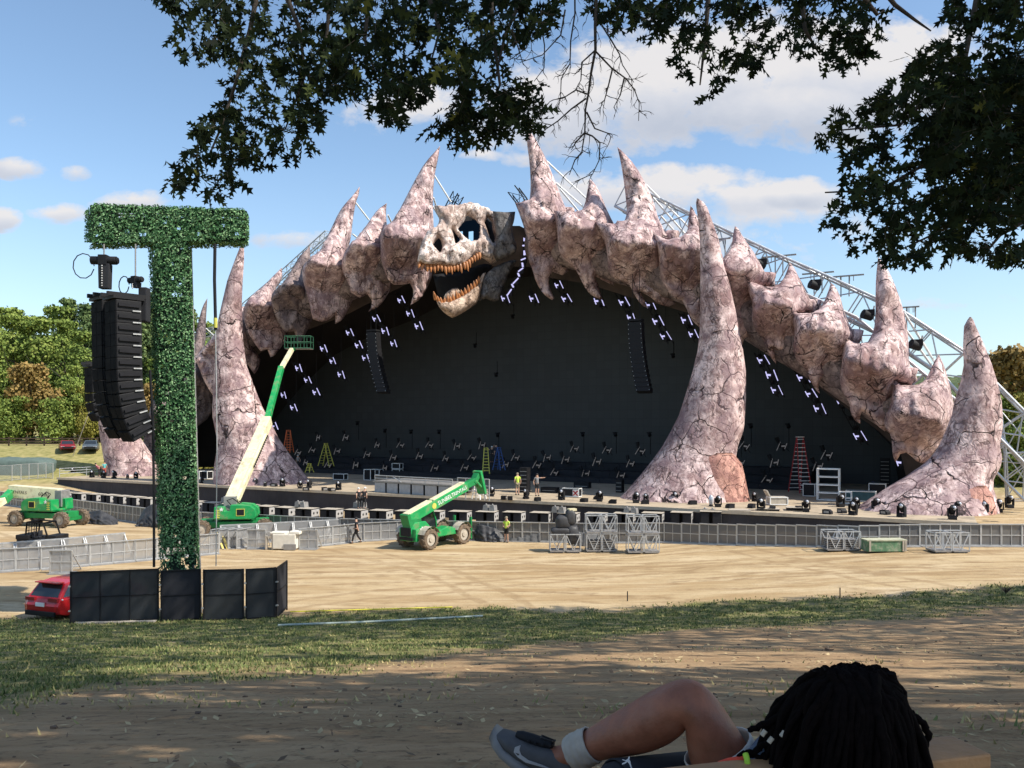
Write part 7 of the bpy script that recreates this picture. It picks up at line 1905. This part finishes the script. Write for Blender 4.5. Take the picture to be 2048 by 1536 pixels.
# high crown above the frame, which shades the slope
flecks = [(590, 1335, 1.0), (470, 1325, .5), (1450, 1315, .9), (1560, 1322, .9), (1650, 1330, .7), (1990, 1372, .35), (1860, 1345, .35), (700, 1300, .9), (300, 1300, .5), (1180, 1200, .5), (1540, 1228, .6), (760, 1285, .6), (1900, 1375, .3), (250, 1395, .3), (1330, 1318, .6)]
fl = [(ground(a, b_), r_) for a, b_, r_ in flecks]
k = 0
while k < 19000:
    Y = rnd.uniform(-2, 36.2) if rnd.random() < .8 else rnd.uniform(26, 36.0); xx = rnd.uniform(-.74, .74)*max(6, Y)
    g = Vector((xx, Y, gz(xx, Y)))
    if tval(xx, Y) > 34.6+.9*noise.noise((xx*.35, 3, 0)): 
        if not (-16.5 < xx < -11 and Y < 34.5): continue
    if -16 < xx < -11.5 and 31 < Y < 34.5 and rnd.random() < .6: g = Vector((xx, 33, rnd.uniform(0, 6.5)))
    if any(((g.x-f.x)/2.2)**2+((g.y-f.y)*1.0)**2 < r_*r_*3 for f, r_ in fl) and rnd.random() < .93: continue
    if noise.noise((g.x*.55, g.y*.7, 2)) < -.42 and Y < 33 and rnd.random() < .6: continue
    for _ in range(12):
        lam = rnd.uniform(9, 44); p = g+LD*lam
        el_ = (p.z-CZ)/max(.5, p.y) if p.y > 0 else 9
        if (p.y <= 0 and p.z > 10.2) or (el_ > .60 and p.z > 11) or (p.y > 0 and abs(p.x)/p.y > .78 and p.z > 11): break
    else: continue
    ti = 0 if p.x < 3 else 1; org = oaks[ti].location
    nrm = (LD+Vector((rnd.gauss(0, .5), rnd.gauss(0, .5), rnd.gauss(0, .5)))).normalized()
    lm[ti].leaf(p-org, Vector((rnd.gauss(0, 1), rnd.gauss(0, 1), rnd.gauss(0, .6))), nrm, rnd.uniform(.42, .74), rnd.random()*.8, .1); k += 1
for i in range(2):
    lm[i].build('foliage', M['oakleaf'], oaks[i])
for i, tips in ((0, [(500, -60, 6), (760, -60, 6.4), (1000, -70, 6), (1120, -50, 6.4)]), (1, [(1300, -60, 6.4), (1560, -60, 6.6), (2000, -90, 6.5), (2200, 200, 6), (2250, 420, 5.6)])):
    org = oaks[i].location; b = MB()
    b.tube([(0, 0, -.4), (.1, .1, 1.5), (.0, .3, 4), (.2, .6, 7.5), (.0, 1.5, 11), (.4, 3, 15)], [.62, .46, .40, .32, .22, .1], 14); b.build('trunk', M['bark'], oaks[i])
    for k, (px, py, Y) in enumerate(tips):
        s0 = Vector((.1, .5, 5+k*.7)); e_ = at(px, py, Y)-org; b = MB()
        mid = s0.lerp(e_, .5)+Vector((0, 0, 1.2)); b.tube([s0, s0.lerp(mid, .5)+Vector((0, 0, .4)), mid, mid.lerp(e_, .5)+Vector((0, 0, .2)), e_], [.16, .12, .09, .05, .02], 8); b.build('limb', M['bark'], oaks[i])
    for k in range(7):
        a = k*.9+i; s0 = Vector((.1, .6, 7+k*.8)); L = 9; e_ = s0+Vector((math.cos(a)*L, abs(math.sin(a))*L+2, 6)); b = MB()
        if (e_+org).y > 0 and ((e_+org).z-CZ)/(e_+org).y < .7: e_.z += 6
        b.tube([s0, s0.lerp(e_, .5)+Vector((0, 0, 1)), e_], [.15, .09, .02], 7); b.build('limb', M['bark'], oaks[i])
for i, lines in ((0, [[(520,-40),(500,60),(470,170),(440,260),(410,330)], [(560,-40),(600,60),(610,150),(570,260)], [(740,-40),(730,80),(760,180)], [(660,-40),(655,60),(640,130)], [(980,-40),(985,60),(1000,170),(960,250)], [(850,-30),(880,60),(860,130)], [(1060,-40),(1010,70),(990,160)]]), (1, [[(1960,-40),(1930,120),(1800,250),(1660,262)], [(2080,150),(1900,300),(1760,380),(1650,385)], [(2090,330),(1950,430),(1800,500)], [(1420,-40),(1410,80),(1400,170)], [(1600,-40),(1610,60),(1640,110)], [(2090,420),(2000,470),(1960,520)], [(1750,-40),(1790,10),(1830,40),(1862,62)], [(1700,-40),(1755,30),(1770,20)]])):
    for ln_ in lines:
        P = [at(px, py, 6.1)-oaks[i].location for px, py in ln_]; n = len(P); tg[i].tube(P, [.022*(1-.75*k/(n-1)) for k in range(n)], 6)
    o = tg[i].build('twigs', M['bark'], oaks[i]); o['kind'] = 'stuff'
# bare dead branch hanging in the middle
DB = [[(1195,-30),(1190,51),(1189,100),(1180,145),(1175,188),(1171,218),(1169,266),(1164,303)], [(1192,103),(1222,136),(1249,157),(1270,179),(1280,206),(1281,242)], [(1174,197),(1143,218),(1116,242),(1089,260),(1068,285)], [(1149,-20),(1149,27),(1143,82),(1140,127),(1122,157),(1122,194),(1113,230)], [(1170,266),(1185,272),(1199,285),(1198,321),(1186,348),(1152,363)], [(1173,224),(1189,257),(1213,266),(1226,275)], [(1083,20),(1083,45),(1089,91),(1089,136),(1067,163)], [(1072,40),(1052,97),(1020,120)], [(1205,50),(1222,80),(1240,108),(1244,130),(1267,165)], [(1164,303),(1150,320),(1140,350)], [(1175,188),(1150,180),(1130,196),(1105,200)], [(1130,20),(1120,70),(1085,110),(1040,125)], [(1249,157),(1240,190),(1225,215)], [(1222,136),(1218,170),(1210,200),(1200,208)], [(1189,100),(1165,125),(1160,160),(1150,185)], [(1169,266),(1150,285),(1140,300)], [(1024,60),(1035,95),(1048,130)]]
p0 = at(1195, -30, 6.0); r = thing('dead_branch', 'bare leafless branch hanging among the oak leaves above the skull', 'branch', p0)
b = MB(); rnd = random.Random(9)
def twig(p, d, L, r_, lev):
    pts = [p]; q = p
    for k in range(4):
        d = (d+Vector((rnd.gauss(0, .28), rnd.gauss(0, .2), rnd.gauss(-.08, .25)))).normalized(); q = q+d*L/4; pts.append(q)
    b.tube(pts, [r_*(1-.17*k) for k in range(5)], 4, cap=False)
    if lev > 0:
        for _ in range(rnd.randint(1, 3)):
            i = rnd.randint(1, 3); twig(pts[i], (d+Vector((rnd.gauss(0, .8), rnd.gauss(0, .4), rnd.gauss(0, .6)))).normalized(), L*rnd.uniform(.4, .7), r_*.7, lev-1)
for i, ln_ in enumerate(DB):
    off = rnd.uniform(-.25, .25) if i else 0
    P = [at(px+rnd.gauss(0, 1.5), py, 6.0+off*k/len(ln_)) - p0 for k, (px, py) in enumerate(ln_)]
    b.tube(P, [(.013 if i == 0 else .007)*(1-.65*k/(len(P)-1)) for k in range(len(P))], 6)
    for k in range(1, len(P)):
        for _ in range(2):
            q = P[k-1].lerp(P[k], rnd.random()); d = (P[k]-P[k-1]).normalized()+Vector((rnd.choice((-1, 1))*rnd.uniform(.5, 1.1), rnd.gauss(0, .4), rnd.gauss(-.1, .3)))
            twig(q, d.normalized(), rnd.uniform(.06, .18), .0038, 1)
b.build('branch_wood', M['bark'], r)
